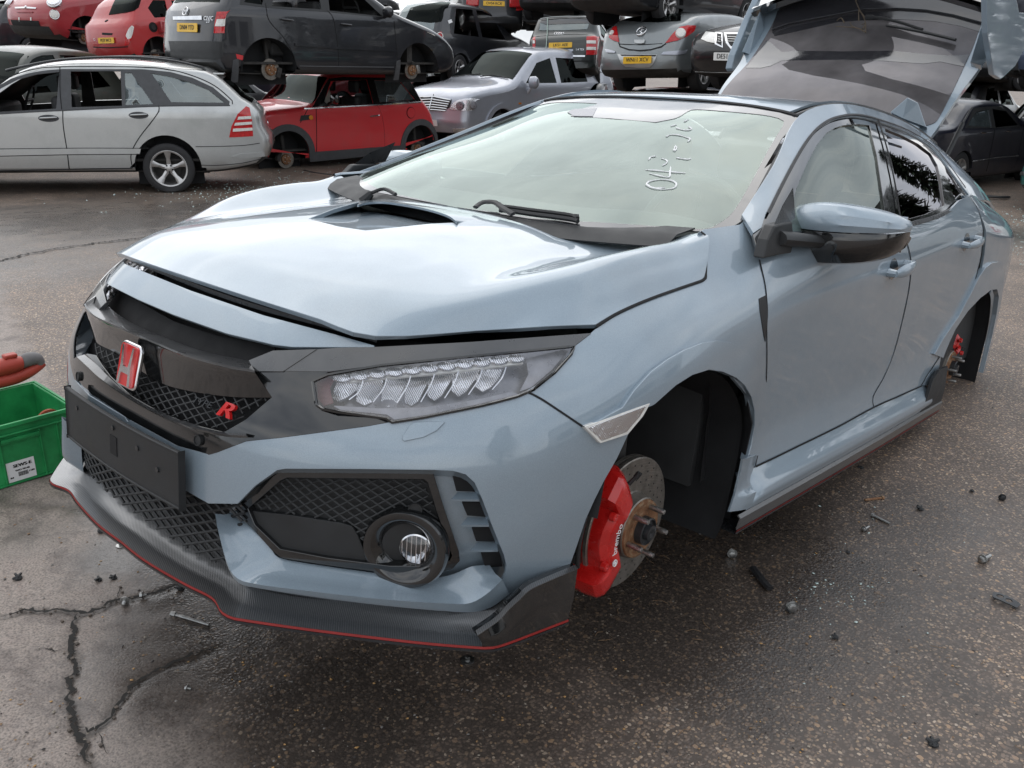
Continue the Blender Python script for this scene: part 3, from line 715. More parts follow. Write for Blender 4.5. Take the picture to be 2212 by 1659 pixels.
# ---- dark structure behind the skin
def met_in(p,u): return u
pnl=lambda *a,**k: panel(*a,**k)
SBi=SBO(-.095)
panel('inner_structure',SBi,uvr(UC-7.2,UC+7.2,0.2,9.2),M['gap'],car,uv=True,step=.05,thick=0)
archF=[(-.335,.20),(-.325,.40),(-.285,.56),(-.19,.652),(-.107,.684),(.04,.697),(.189,.655),(.285,.588),(.343,.50),(.352,.40),(.335,.33),(.31,.24)]
archR=[(2.23,.30),(2.26,.44),(2.33,.54),(2.44,.615),(2.56,.665),(2.70,.692),(2.84,.685),(2.94,.64),(3.01,.54),(3.04,.42),(3.045,.22)]
inn=uvyz(SBi,lin([(.33,.30),(.352,.40),(.343,.50),(.285,.60),(.17,.68),(.0,.71),(-.05,.78),(.1,.86),(.3,.93),(.45,.98),(.9,.99),(1.5,1.0),(2.0,1.05),(2.3,1.09),(2.6,1.06),(3.0,1.0),(3.3,.95),(3.35,.4),(3.06,.3),(3.06,.45),(2.95,.64),(2.72,.705),(2.5,.66),(2.3,.53),(2.22,.32)],.05),UC+6)
a_=panel('inner_structure',SBi,inn,M['gap'],car,uv=True,step=.06,thick=0); mirror(a_)
# ---- bonnet
HN=[[(0,-.735,.800),(.25,-.722,.796),(.42,-.695,.788),(.548,-.641,.771),(.66,-.44,.785),(.79,-.235,.803)],
 [(0,-.62,.860),(.25,-.60,.856),(.42,-.575,.845),(.55,-.51,.832),(.675,-.345,.845),(.802,-.15,.832)],
 [(0,-.45,.902),(.25,-.43,.896),(.42,-.40,.880),(.56,-.35,.868),(.70,-.23,.898),(.808,-.06,.855)],
 [(0,-.25,.932),(.25,-.23,.924),(.42,-.20,.903),(.575,-.17,.888),(.715,-.09,.933),(.808,.03,.868)],
 [(0,-.05,.950),(.25,-.035,.943),(.43,-.01,.920),(.59,.02,.902),(.727,.06,.953),(.804,.12,.874)],
 [(0,.09,.958),(.25,.10,.952),(.44,.125,.932),(.61,.15,.922),(.735,.17,.963),(.803,.160,.874)],
 [(0,.19,.962),(.25,.20,.957),(.46,.225,.948),(.635,.245,.953),(.753,.266,.984),(.796,.224,.880)]]
ge_=[SB.S(*q)[0] for q in SB.inv(T(c7,(330,1512),(500,1412),(680,1330),(860,1258),(1040,1195),(1200,1142),(1328,1092)))]
HN=[r[:5]+[tuple(g)] for r,g in zip(HN,ge_)]
print('GE',[tuple(np.round(g,3)) for g in ge_])
HN=[r[:5]+[((r[4][0]+r[5][0])/2+.010,(r[4][1]+r[5][1])/2,(r[4][2]+r[5][2])/2+.004)]+r[5:] for r in HN]
HNf=[[(-x,y,z) for x,y,z in r[:0:-1]]+r for r in HN]
SH=Patch(HNf,CAR,10)
sc_out=T(cH,(1150,325),(1290,270),(1430,230),(1560,221),(1730,243),(1950,280),(2125,312),(1990,345),(1830,352),(1600,376),(1470,390),(1320,368))
panel('bonnet',SH,uvr(0,12,0,6,40),M['blue'],car,uv=True,step=.022,thick=.012,holes=[lin(sc_out,9)])
SHm=offset(SH,-.030);SHp=offset(SH,.008);SHd=offset(SH,-.045)
fr=on(SH,T(cH,(1150,325),(1320,368),(1470,390),(1600,376),(1830,352),(1960,343)),step=6)
sb=on(SHm,T(cH,(1440,262),(1490,285),(1560,296),(1700,322),(1830,347),(1950,345)),step=6)
loft('scoop_ramp',[fr,sb],M['blue'],car,40,mid=4)
lt=on(SH,T(cH,(1150,325),(1290,270),(1430,230)),step=6); rt=on(SHm,T(cH,(1150,325),(1380,285),(1440,262)),step=6)
rt=np.array([on(SH,T(cH,(1150,325),(1151,325)),step=6)[0],on(SHm,T(cH,(1400,280),(1401,280)))[0],on(SHm,T(cH,(1440,262),(1441,262)))[0]])
loft('scoop_side',[lt,rt],M['blue'],car,24,mid=3)
st_=on(SHp,T(cH,(1430,248),(1470,236),(1550,230),(1650,240),(1800,268),(1920,305),(1970,340)),step=6)
ot=on(SH,T(cH,(1430,230),(1560,221),(1730,243),(1950,280),(2125,312),(1990,345)),step=6)
loft('scoop_hood',[ot,st_,st_-np.array([0,0,.006])],M['blue'],car,40,thick=.004)
panel('scoop_opening',SHd,T(cH,(1400,240),(1550,215),(1950,270),(2060,330),(1900,370),(1500,330),(1420,300)),M['gap'],car,step=.03,thick=.004)
# ---- nose panel, grille, bumper
Lnb=T(cH,(-120,640),(-60,620),(0,652),(50,690),(200,766),(400,850),(700,955),(960,1020),(1060,1032),(1520,1034))
# ---- nose blue strip
nose=T(cH,(105,558),(160,585),(500,722),(900,858),(1300,965),(1515,1026),(1515,1034),(1060,1032),(960,1020),(700,958),(400,852),(200,766),(50,690),(0,655),(0,640),(50,600))
panel('nose_panel',SB,nose,M['blue'],car,step=.02,thick=.01)
# rubber band in the gap under the bonnet
sl_=on(SBO(-.012),T(cH,(125,545),(300,615),(600,735),(900,835),(1200,915),(1480,995),(1530,1012)),step=10)
loft('bonnet_seal',[sl_+np.array([0,.03,.022]),sl_+np.array([0,.0,.010]),sl_],M['greytrim'],car,60)
# headlight top strip
hs=T(cC,(250,480),(400,468),(680,462),(1300,430),(2150,368),(2040,452),(1300,522),(700,585),(340,632),(25,628))
panel('lamp_trim',SBO(.002),hs,M['satin'],car,step=.02,thick=.006,both=True)
# black surround of the grille: everything between nose panel and bumper, with openings
slotN=T(cA,(690,440),(800,500),(950,600),(1200,730),(1500,830),(1885,900),(1720,968),(1500,928),(1300,868),(1000,750),(820,650),(720,560))
gtop=T(cA,(560,470),(690,425),(800,495),(950,590),(1200,715),(1500,815),(1900,880),(2185,893))
bar_a=on(SBO(-.022),T(cA,(600,545),(680,470),(715,560),(810,650),(1000,755),(1300,872),(1500,930),(1720,970),(1885,905)),step=10)
bar_a=on(SBO(-.024),T(cA,(690,470),(730,570),(820,655),(1000,755),(1300,872),(1500,930),(1720,970)),step=10)
bar_b=on(SBO(.034),T(cA,(590,575),(620,630),(700,685),(1000,812),(1300,935),(1600,1014),(1760,1040)),step=10)
bar_c=on(SBO(.026),T(cA,(590,610),(650,665),(730,720),(1000,835),(1300,958),(1600,1035),(1760,1052)),step=10)
bar_d=on(SBO(-.012),T(cA,(640,780),(670,850),(820,930),(1080,1110),(1300,1180),(1600,1222),(1880,1228)),step=10)
loft('grille_bar',[bar_a,bar_b],M['satin'],car,50,mid=3,thick=.004)
loft('grille_face',[bar_b,bar_c,bar_d],M['blackgloss'],car,50,mid=4)
we=T(cA,(1720,970),(1885,903),(2185,893),(1955,1045),(1760,1045))
panel('grille_bar_end',SBO(.004),we,M['satin'],car,step=.02,thick=.008,both=True)
fl_=T(cA,(590,575),(600,540),(690,425),(705,470),(730,570),(660,640),(620,630))
panel('grille_bar_end',SBO(.006),fl_,M['satin'],car,step=.02,thick=.008)
panel('intake_back',SBO(-.045),T(cA,(600,500),(690,400),(950,560),(1200,700),(1500,800),(1900,880),(1900,1000),(1700,1010),(1000,800),(720,640)),M['gap'],car,step=.05,thick=.004)
nearf=T(cA,(1760,1045),(1955,1045),(2185,900))
# face under headlight strip towards the lamp
panel('grille_cheek',SBO(.001),T(cA,(1760,1045),(1955,1047),(2212,1035))+T(cC,(330,640),(230,700),(228,760),(245,860),(290,905),(400,940),(660,955),(735,985),(600,1010),(0,1090))+T(cA,(1700,1528),(1500,1606),(1440,1622),(1400,1600),(1545,1470),(1700,1380),(1880,1225)),M['blackgloss'],car,step=.02,thick=.006,both=True)
# lower band below the mesh
lb_t=T(cA,(530,945),(600,925),(660,935),(700,1000),(760,1080),(900,1215),(1100,1330),(1300,1410),(1540,1466),(1420,1612),(1225,1560),(900,1382),(700,1245),(575,1150),(530,1090),(505,1020),(508,960))
panel('grille_lower_band',SBO(.001),lb_t,M['blackgloss'],car,step=.02,thick=.008)
lr=on(SBO(.016),T(cA,(530,945),(600,1010),(700,1100),(900,1235),(1100,1345),(1300,1425),(1540,1480),(1700,1490)),step=8)
lr2=on(SBO(-.004),T(cA,(600,925),(680,985),(760,1070),(900,1205),(1100,1318),(1300,1398),(1540,1460),(1700,1470)),step=8)
loft('grille_lip',[lr2,lr,lr-np.array([0,-.004,.006])],M['satin'],car,40,thick=.003)
# honeycomb and the mesh behind
panel('grille_mesh_back',SBO(-.05),T(cA,(560,780),(700,760),(1000,900),(1500,1100),(2000,1150),(1950,1400),(1600,1500),(1300,1440),(900,1260),(600,1000)),M['gap'],car,step=.06,thick=.003)
lattice('grille_mesh',SBO(-.018),T(cA,(655,850),(820,930),(1090,1110),(1300,1180),(1600,1222),(1880,1228),(1545,1466),(1300,1405),(1100,1325),(900,1210),(760,1075),(690,990)),M['blackmat'],car,.050,.03,.0022,.55)
# emblem
eC=CAR.at(285,789,X=0.0); eM=seatbox(eC+np.array([0,-.004,0]),(0,-1,.20))
eh,ew=.104,.088
mb=MB();plate(mb,rrect(ew,eh,.016,1.02),-.004,.006,0,eM); e0=mb.build('emblem',M['chrome'],car); bevel(e0,.003)
mb=MB();plate(mb,rrect(ew*.88,eh*.90,.012,1.02),-.007,0,0,eM); mb.build('emblem_field',M['redbadge'],e0)
mb=MB()
for s in (-1,1):
    plate(mb,[(s*x,z) for x,z in ((.027,.044),(.020,.044),(.013,.008),(.010,-.002),(.015,-.005),(.019,-.044),(.030,-.044),(.023,0))][::s],-.011,-.006,0,eM)
plate(mb,[(-.015,-.003),(.015,-.003),(.017,-.018),(-.017,-.018)],-.0112,-.006,0,eM)
mb.build('emblem_letter',M['chrome'],e0)
uvb=SBO(-.008).inv([cA(1570,1320)])[0]; pb=SBO(-.008).S(*uvb)[0]; nb=SBO(-.008).N(*uvb)[0]; nb=nb*(1 if nb@(CAR.o-pb)>0 else -1)
bM=seatbox(pb,nb)
rb=text_on('badge',"R",.046,M['redbadge'],car,bM@Matrix.Translation((.0,0,0)),.004,1.55,.35,.004)
text_on('badge_word',"TYPE",.020,M['greytrim'],rb,bM@Matrix.Translation((-.072,0,.0)),.003,1.35,.3)
# parking sensors
def ring_on(name,p,px,r,mt,parent,tk=.004,mt2=None):
    uv=p.inv([px])[0];P=p.S(*uv)[0];N=p.N(*uv)[0];N=N*(1 if N@(CAR.o-P)>0 else -1);m=seatbox(P,N)
    mb=MB();mb.lathe([(.002,r*1.15),(-tk,r*1.12),(-tk,r*.95),(-tk*.5,r*.93),(-tk*.6,0.0001)],20,0,m,'Y',False);return mb.build(name,mt,parent)
ring_on('parking_sensor',SBO(.003),cA(1372,1522),.0105,M['blackmat'],car); ring_on('parking_sensor',SBO(.003),cA(545,1080),.0105,M['blackmat'],car)
# ---- bumper skin
brow=T(cD,(-60,345),(0,350),(205,352),(300,255),(425,166),(470,158),(900,160),(1290,165),(1400,170),(1470,190),(1520,235),(1560,320),(1620,480),(1685,640),(1698,700),(1690,745),(1660,800),(1590,870),(1500,905))
bump=[cD(1500,905)]+T(cD,(1540,935),(1640,930),(1740,885),(1820,820),(1920,765),(2030,716))+T(c5,(290,1350),(340,1210),(390,1060),(440,950),(500,830),(575,700),(640,560),(480,610),(385,515))+T(cC,(1950,920),(1800,820),(1700,770),(1640,803),(1400,868),(1000,952),(740,988),(400,1035),(0,1088))+T(cA,(1700,1532),(1500,1608),(1440,1624),(1225,1562),(900,1384),(740,1290))
cen=SB.inv([cA(740,1290)])[0]
bl=SB.inv(lin([*brow[::-1]],10,False))[1:]   # from corner back to the middle
ol=SB.inv(lin(bump,10,False))
near=[p for p in bl[::-1]]
# polygon: start middle-lower, along brow to the corner, round the outside, back along the top to the middle
vlow=near[0][1]; vtop=ol[-1][1]
nearpoly=[(UC,2.6)]+[(UC+.5,2.6),(UC+1.2,2.6)]+[q for q in near if q[0]>UC+1.6]+[q for q in ol if q[0]>UC+.05]+[(UC,ol[-1][1]-.12)]
full=nearpoly+[(2*UC-u,v) for u,v in nearpoly[-2:0:-1]]
panel('bumper',SB,full,M['blue'],car,uv=True,step=.02,thick=.008)
# step back from the skin into the lamp recess
b0=on(SB,brow[2:],step=8);b1=on(SBO(-.012),[(x,y+2) for x,y in brow[2:]],step=8);b2=on(SBO(-.05),[(x-6,y+13) for x,y in brow[2:]],step=8)
loft('bumper_return',[b0,b1,b2],M['blue'],car,60,mid=2,both=True)
rec=SBO(-.064)
rc=T(cD,(180,300),(420,150),(1300,150),(1480,170),(1580,300),(1720,640),(1720,760),(1600,900),(1400,900),(700,800),(300,760),(150,480))
panel('bumper_recess',rec,rc,M['blue'],car,step=.03,thick=.006,both=True)
# lower lip: shelf that carries the lamp surround
li=on(SBO(-.042),T(cD,(185,400),(230,430),(400,612),(450,655),(700,698),(1050,745),(1250,765),(1390,735),(1440,690),(1560,600),(1640,600)),step=8)
lo=on(SBO(.022),T(cD,(84,408),(100,500),(150,680),(200,760),(300,795),(600,835),(1000,880),(1380,905),(1500,900),(1600,840),(1670,770)),step=8)
li=on(SBO(-.042),T(cD,(185,398),(300,500),(400,612),(450,655),(700,698),(1050,745),(1250,765),(1390,745),(1500,700),(1600,690)),step=8)
lo2=on(SBO(.016),T(cD,(88,425),(104,515),(152,700),(210,788),(300,815),(600,862),(1000,912),(1380,948),(1520,950),(1620,920),(1710,850)),step=8)
lo3=on(SBO(-.02),T(cD,(120,440),(150,530),(190,710),(240,800),(320,822),(600,870),(1000,920),(1380,955),(1520,955),(1620,925),(1720,850)),step=8)
loft('bumper_lip',[li,(rs(li,60)*.5+rs(lo,60)*.5)-np.array([0,0,.004]),lo,lo2,lo3],M['blue'],car,60,mid=3,both=True,autosm=30)
# fog lamp surround, its honeycomb, lamp
fo=T(cD,(188,385),(228,332),(420,180),(470,160),(1268,176),(1290,190),(1345,370),(1430,620),(1435,670),(1395,715),(1250,752),(1050,738),(700,692),(450,652),(400,612),(232,425))
fi=T(cD,(262,380),(330,320),(440,225),(480,207),(1240,216),(1262,235),(1312,400),(1395,640),(1380,670),(1250,700),(1050,700),(700,655),(440,605),(300,470))
fs=SBO(-.036)
panel('lamp_surround',fs,fo,M['blackgloss'],car,step=.02,thick=.02,holes=[fi],both=True)
fb=SBO(-.058)
panel('lamp_bezel_back',fb,fo,M['blackmat'],car,step=.03,thick=.004,both=True)
panel('air_blank',SBO(-.046),T(cD,(262,392),(500,418),(780,462),(840,480),(870,530),(935,690),(700,652),(440,603)),M['blackmat'],car,step=.02,thick=.01,both=True)
a_=lattice('surround_mesh',SBO(-.048),T(cD,(270,378),(330,320),(440,225),(480,207),(1240,216),(1262,235),(1312,400),(1350,520),(1300,500),(1070,440),(940,520),(930,650),(880,530),(840,478),(780,455),(500,412)),M['blackmat'],car,.040,.022,.0024,.42); mirror(a_)
ring_on('parking_sensor',SBO(-.038),cD(1190,385),.013,M['blackmat'],car)
def foglamp():
    p=SBO(-.04);uv=p.inv([cD(1135,600)])[0];P=p.S(*uv)[0];N=p.N(*uv)[0];N=N*(1 if N@(CAR.o-P)>0 else -1);m=seatbox(P,N*.75+np.array([.15,-.55,0]))
    mb=MB();mb.lathe([(.012,.092),(-.004,.091),(-.011,.086),(-.013,.078),(-.009,.068),(.004,.054),(.020,.045),(.034,.042),(.034,.0005)],48,0,m,'Y',False)
    o=mb.build('fog_lamp',M['blackgloss'],car)
    mb=MB();mb.lathe([(.030,.036),(.012,.036),(.010,.033)],32,0,m@Matrix.Translation((.020,0,-.006)),'Y',False);mb.build('fog_lamp_rim',M['chrome'],o)
    mb=MB();mb.lathe([(.014,.034),(.024,.026),(.029,.012),(.030,.0005)],32,0,m@Matrix.Translation((.020,0,-.006)),'Y',False)
    for q in range(7): mb.box(-.030+q*.010-.001,-.030+q*.010+.001,.012,.020,-math.sqrt(max(0,.033**2-(.03-q*.01)**2)),math.sqrt(max(0,.033**2-(.03-q*.01)**2)),0,m@Matrix.Translation((.020,0,-.006)))
    mb.build('fog_lamp_reflector',M['chrome'],o)
    mb=MB();mb.lathe([(.012,.033),(.006,.022),(.004,.0005)],32,0,m@Matrix.Translation((.020,0,-.006)),'Y',False);mb.build('fog_lamp_glass',M['clear'],o)
    return o
f_=foglamp(); g_=mirror(f_)
# vent slots with three fins
for s_ in (((1395,185),(1450,187),(1495,225),(1518,285),(1420,282)),((1450,345),(1550,345),(1580,425),(1480,417)),((1505,485),(1605,485),(1632,562),(1530,560)),((1555,622),(1655,618),(1672,700),(1580,705))):
    panel('vent_slot',SBO(-.040),T(cD,*s_),M['gap'],car,step=.02,thick=.004,both=True)
for s_ in (((1388,328),(1425,287),(1528,289),(1545,330)),((1442,470),(1478,427),(1585,428),(1598,470)),((1495,610),(1532,566),(1640,566),(1648,608))):
    q=T(cD,*s_);A_=on(SBO(-.012),[q[0],q[3]],False);B_=on(SBO(-.040),[q[1],q[2]],False);C_=on(SBO(-.014),[(q[0][0],q[0][1]+4),(q[3][0],q[3][1]+4)],False)
    loft('vent_fin',[B_,A_,C_],M['blue'],car,6,thick=.004,both=True)
# washer cap
panel('washer_cap',SBO(.004),T(cC,(845,1100),(850,1080),(900,1005),(930,985),(1130,978),(1135,985),(1080,1040),(990,1085),(860,1112)),M['blue'],car,step=.015,thick=.006,bev=.002,both=True)
# ---- number plate holder (bare, black)
pc=[CAR.at(*q,Y=-.935) for q in ((145,841),(397,983),(397,1104),(148,950))]
hw=.272; zt,zb=.492,.365
mb=MB()
def bowed(mb,w,z0,z1,y0,t,n=16,bow=.012):
    V=[];F=[]
    for k in range(n+1):
        x=-w+2*w*k/n;yy=y0+bow*(x/w)**2
        V+=[(x,yy,z0),(x,yy,z1),(x,yy+t,z1),(x,yy+t,z0)]
    for k in range(n):
        for j in range(4): F.append((4*k+j,4*k+(j+1)%4,4*k+4+(j+1)%4,4*k+4+j)[::-1])
    F+=[(0,1,2,3)[::-1],(4*n+3,4*n+2,4*n+1,4*n)[::-1]]
    mb.add(V,F)
bowed(mb,hw,zb,zt,-.926,.008); ph=mb.build('plate_holder',M['blackmat'],car); bevel(ph,.005,3)
mb=MB();bowed(mb,hw+.001,zt-.004,zt+.002,-.929,.011);bowed(mb,hw+.001,zb-.002,zb+.004,-.929,.012);bevel(mb.build('plate_holder_rim',M['blackmat'],ph),.002)
mb=MB();mb.box(-.016,.016,-.9275,-.9255,.405,.450);mb.build('clip_recess',M['gap'],ph)
mb=MB()
for x,z in ((0,.470),(.11,.455),(.19,.43),(-.2,.46)): mb.lathe([(-.003,.0005),(-.003,.006),(.002,.006)],10,0,Matrix.Translation((x,-.926+.012*(x/hw)**2,z)),'Y',False)
mb.build('plate_screw',M['greytrim'],ph)
# ---- lower mesh, splitter, side blades
panel('lower_mesh_back',SBO(-.085),uvr(UC-4,UC+4,.2,3.4),M['gap'],car,uv=True,step=.06,thick=0)
lm=[(UC+a,v) for a,v in ((-2.12,2.7),(-2.1,2.0),(-2.02,1.2),(-2.0,.35),(-1.5,.30),(0,.30),(1.5,.30),(2.0,.35),(2.02,1.2),(2.1,2.0),(2.12,2.7),(1.5,2.75),(0,2.8),(-1.5,2.75))]
lattice('lower_mesh',SBO(-.028),None,M['blackmat'],car,.052,.026,.0034,.36,uvpoly=lm)
red=T(cD,(-1105,415),(-1100,418))
redpx=T(cB,(290,400),(375,408),(395,425),(420,450),(560,600),(800,800),(1000,960),(1280,1125),(1440,1203),(1495,1250),(1525,1315),(1560,1340))+T(cD,(160,975),(600,1040),(1200,1112),(1560,1142),(1625,1140),(1700,1118),(2036,990))
redw=np.array([CAR.at(*q,Z=.186) for q in smoothline(redpx,12)])
# make it symmetric about the car's middle: use the near half
nh=redw[redw[:,0]>0]; nh=nh[np.argsort(np.where(nh[:,0]>.84,nh[:,1]+10,nh[:,0]))] if False else redw[np.argmax(redw[:,0]>0):]
c0=nh[0].copy();c0[0]=0;nh=np.vstack([c0,nh]); 
def symline(P): P=np.array(P);M_=P[::-1][:-1].copy();M_[:,0]*=-1;return np.vstack([M_,P])
redl=symline(nh)
inn_=np.array([(0,-.80,.245),(.2,-.80,.245),(.38,-.78,.243),(.50,-.72,.240),(.62,-.64,.238),(.72,-.55,.236),(.80,-.47,.236),(.85,-.40,.25),(.865,-.36,.26)])
inl=symline(inn_)
def blade(n=120):
    A=rs(inl,n);B=rs(redl,n); mid=A*.35+B*.65; mid[:,2]-=.014
    return A,mid,B
A_,Bm,B_=blade()
B2=B_-np.array([0,0,.004])
loft('splitter',[A_,Bm,B_],M['carbon'],car,140,mid=4,thick=.006)
ctr=np.array([0,-.3,0])
out=B_-ctr;out[:,2]=0;out/=np.linalg.norm(out,axis=1)[:,None]
loft('splitter_red_line',[B_+out*.001,B_+out*.002-np.array([0,0,.0055])],M['redline'],car,140)
loft('splitter_edge',[B_+out*.0035-np.array([0,0,.0057]),B_+out*.003-np.array([0,0,.012]),B_-out*.03-np.array([0,0,.018])],M['greytrim'],car,140)
bb=np.array([CAR.at(*q,Z=.187) for q in smoothline(T(cD,(1560,1142),(1625,1140),(1700,1118),(2036,990)),10)])
bx=smoothline(T(cD,(1535,1080),(1650,1000),(1710,935),(1770,880),(1820,832),(1900,792),(2088,712)),10)
tl=rs(bb,len(bx)); tp=np.array([CAR.at(*q,X=x) for q,x in zip(bx,np.linspace(tl[0][0]+.0,tl[-1][0]-.012,len(bx)))])
loft('side_blade',[bb,rs(bb,40)*.6+rs(tp,40)*.4+np.array([.004,0,0]),tp,tp-np.array([.022,-.006,-.004])],M['blackgloss'],car,40,mid=3,thick=.004,both=True)
loft('blade_edge',[tp+np.array([.001,-.001,.001]),tp-np.array([.010,-.004,-.0045])],M['carbon'],car,40,thick=.002,both=True)
# ---- headlight
hl=T(cC,(225,702),(245,692),(330,655),(700,590),(1300,530),(1700,492),(2035,458),(2012,515),(1900,640),(1750,760),(1640,806),(1400,868),(1000,950),(775,985),(740,958),(690,950),(400,912),(290,890),(250,862))
panel('headlight_bowl',SBO(-.075),T(cC,(180,700),(330,620),(700,560),(1300,500),(2035,430),(2100,470),(1950,640),(1750,780),(1400,890),(775,1010),(300,930),(200,850)),M['greytrim'],car,step=.03,thick=.003,both=True)
def headlight():
    root,mr=panel('headlight',SBO(.002),hl,M['clear'],car,step=.02,thick=0,both=True)
    for side in (0,1):
        par=root if side==0 else mr
        made=[]
        # upper light bar
        made.append(panel('light_bar',SBO(-.018),T(cC,(370,672),(700,610),(1050,585),(1300,560),(1660,530),(1680,575),(1320,618),(1060,648),(700,680),(480,705)),M['whitelens'],par,step=.02,thick=.008))
        cells=MB()
        for t in np.linspace(0,1,11):
            x=430+t*1200;y=690-t*135
            uv=SBO(-.014).inv([cC(x,y-12)])[0];P=SBO(-.014).S(*uv)[0];N=SBO(-.014).N(*uv)[0]*SB.sg
            cells.lathe([(0,.011),(-.004,.009),(-.006,.0005)],10,0,seatbox(P,N)@Matrix.Scale(1.9,4,(1,0,0)),'Y',False)
        made.append(cells.build('light_cell',M['lampref'],par))
        # seven slanted reflectors
        for k in range(7):
            x0=380+k*165; yt=712-k*16; yb=(845,862,868,862,835,810,775)[k]
            made.append(panel('reflector',SBO(-.040),T(cC,(x0+30,yt),(x0+175,yt-16),(x0+150,yt+50),(x0+80,yb-30),(x0+30,yb),(x0-20,yb-30),(x0-10,yt+60)),M['lampref'],par,step=.012,thick=.010,offf=lambda u,v,p:.012*math.sin(40*p[0])+.008*math.sin(95*p[2])))
            a=on(SBO(-.012),T(cC,(x0+190,yt-18),(x0+165,yt+55),(x0+95,yb-20)));b=on(SBO(-.045),T(cC,(x0+182,yt-18),(x0+157,yt+55),(x0+87,yb-20)))
            made.append(loft('divider',[a,b],M['chrome'],par,12,thick=.002))
        made.append(panel('side_marker',SBO(-.020),T(cC,(1700,545),(1960,480),(1990,490),(1880,620),(1740,740),(1660,770),(1720,650)),M['lampgrey'],par,step=.02,thick=.004))
        made.append(panel('inner_corner',SBO(-.022),T(cC,(255,705),(330,670),(370,690),(340,745),(365,850),(300,870),(262,820)),plain('dark_red_corner',(.10,.012,.018),.25) if side==0 else bpy.data.materials['dark_red_corner'],par,step=.02,thick=.004))
        made.append(panel('lower_trim',SBO(-.018),T(cC,(370,870),(700,888),(1000,880),(1400,820),(1600,770),(1650,790),(1400,852),(1000,935),(790,965),(740,930),(420,900)),M['lampgrey'],par,step=.02,thick=.004))
        made.append(panel('reflector_back',SBO(-.058),hl,M['lampgrey'],par,step=.03,thick=.003))
        if side:
            for o in made:
                me=o.data
                for v in me.vertices: v.co.x=-v.co.x
                me.flip_normals()
                if 'custom_normal' in me.attributes: me.attributes.remove(me.attributes['custom_normal'])
        # rim
        q=on(SBO(.003),hl+[hl[0]],False,step=10); mb=MB();mb.tube([p*np.array([-1 if side else 1,1,1]) for p in q],.0035,5);mb.build('lamp_rim',M['blackgloss'],par)
headlight()
# ---- front wing (fender)
fend=T(c7,(1290,660),(1330,640),(1660,595),(1720,540),(1772,470),(1850,490),(1917,525),(1905,600),(1840,905))+T(c6,(262,720),(272,800),(278,900),(274,1000),(275,1200),(265,1450))+T(c5,(1425,600),(1408,676),(1326,708),(1352,620),(1372,500),(1352,330),(1262,220),(1180,185),(1100,173),(1000,205),(900,268),(780,375),(762,384),(385,514))+T(cC,(1950,920),(1800,820),(1700,770),(1790,720),(1930,600),(2036,460),(2150,370))+T(c7,(330,1560),(600,1385),(800,1285),(1000,1205),(1300,1118),(1335,1095),(1345,1040),(1350,880),(1362,760),(1350,712))
panel('front_wing',SB,fend,M['blue'],car,step=.022,thick=.010,both=True)
# flare over the front arch
ffo=T(c5,(385,512),(590,400),(660,300),(760,192),(860,118),(960,62),(1060,22),(1150,6),(1230,15),(1310,55),(1370,110),(1420,190),(1450,270),(1462,350),(1455,450),(1440,540),(1405,676),(1328,706),(1352,620),(1372,500),(1371,410),(1352,330),(1312,262),(1262,218),(1180,183),(1100,171),(1000,203),(900,266),(780,373),(762,384))
panel('wheel_arch_flare',SBO(.001),ffo,M['blue'],car,off=.010,step=.022,thick=.022,bev=.004,both=True)
lip_o=on(SBO(.010),T(c5,(640,560),(700,455),(780,375),(900,268),(1000,205),(1100,173),(1180,185),(1262,220),(1312,262),(1352,330),(1371,410),(1372,500),(1352,620),(1320,712),(1240,1012)),step=8)
def arch_liner(name,cy,cz,pts,xo,xi):
    V=[];F=[]
    prof=smoothline([(y,z) for y,z in pts],.03)
    n=len(prof);rows=[(xo,1.0),(xo-.02,1.03),((xo+xi)/2,1.06),(xi,1.06)]
    for x,s in rows:
        for y,z in prof: V.append((x,cy+(y-cy)*s,cz+(z-cz)*s+.004*math.sin(25*z+9*y)))
    for j in range(len(rows)-1):
        for i in range(n-1): F.append((j*n+i,j*n+i+1,(j+1)*n+i+1,(j+1)*n+i))
    b=len(V); 
    for y,z in prof: V.append((xi,cy+(y-cy)*1.06,cz+(z-cz)*1.06))
    V.append((xi,cy,cz)); F+=[(b+i,b+i+1,b+n) for i in range(n-1)]
    return mesh(name,V,F,M['liner'],car,autosm=50)
o=arch_liner('arch_liner',0,.36,[(-.30,.40),(-.275,.56),(-.19,.64),(-.107,.675),(.04,.69),(.189,.65),(.29,.58),(.345,.50),(.355,.40),(.345,.30),(.33,.20),(.30,.165)],.905,.42); mirror(o)
o=arch_liner('arch_liner',2.66,.34,[(2.24,.30),(2.27,.44),(2.35,.54),(2.46,.61),(2.57,.655),(2.70,.68),(2.84,.67),(2.93,.63),(3.0,.53),(3.03,.42),(3.035,.18)],.90,.50); mirror(o)
for sg in (1,-1):
    mb=MB();mb.box(min(sg*.38,sg*.40),max(sg*.38,sg*.40),-.62,.50,.17,.74);mb.build('inner_wing',M['liner'],car,smooth=False)
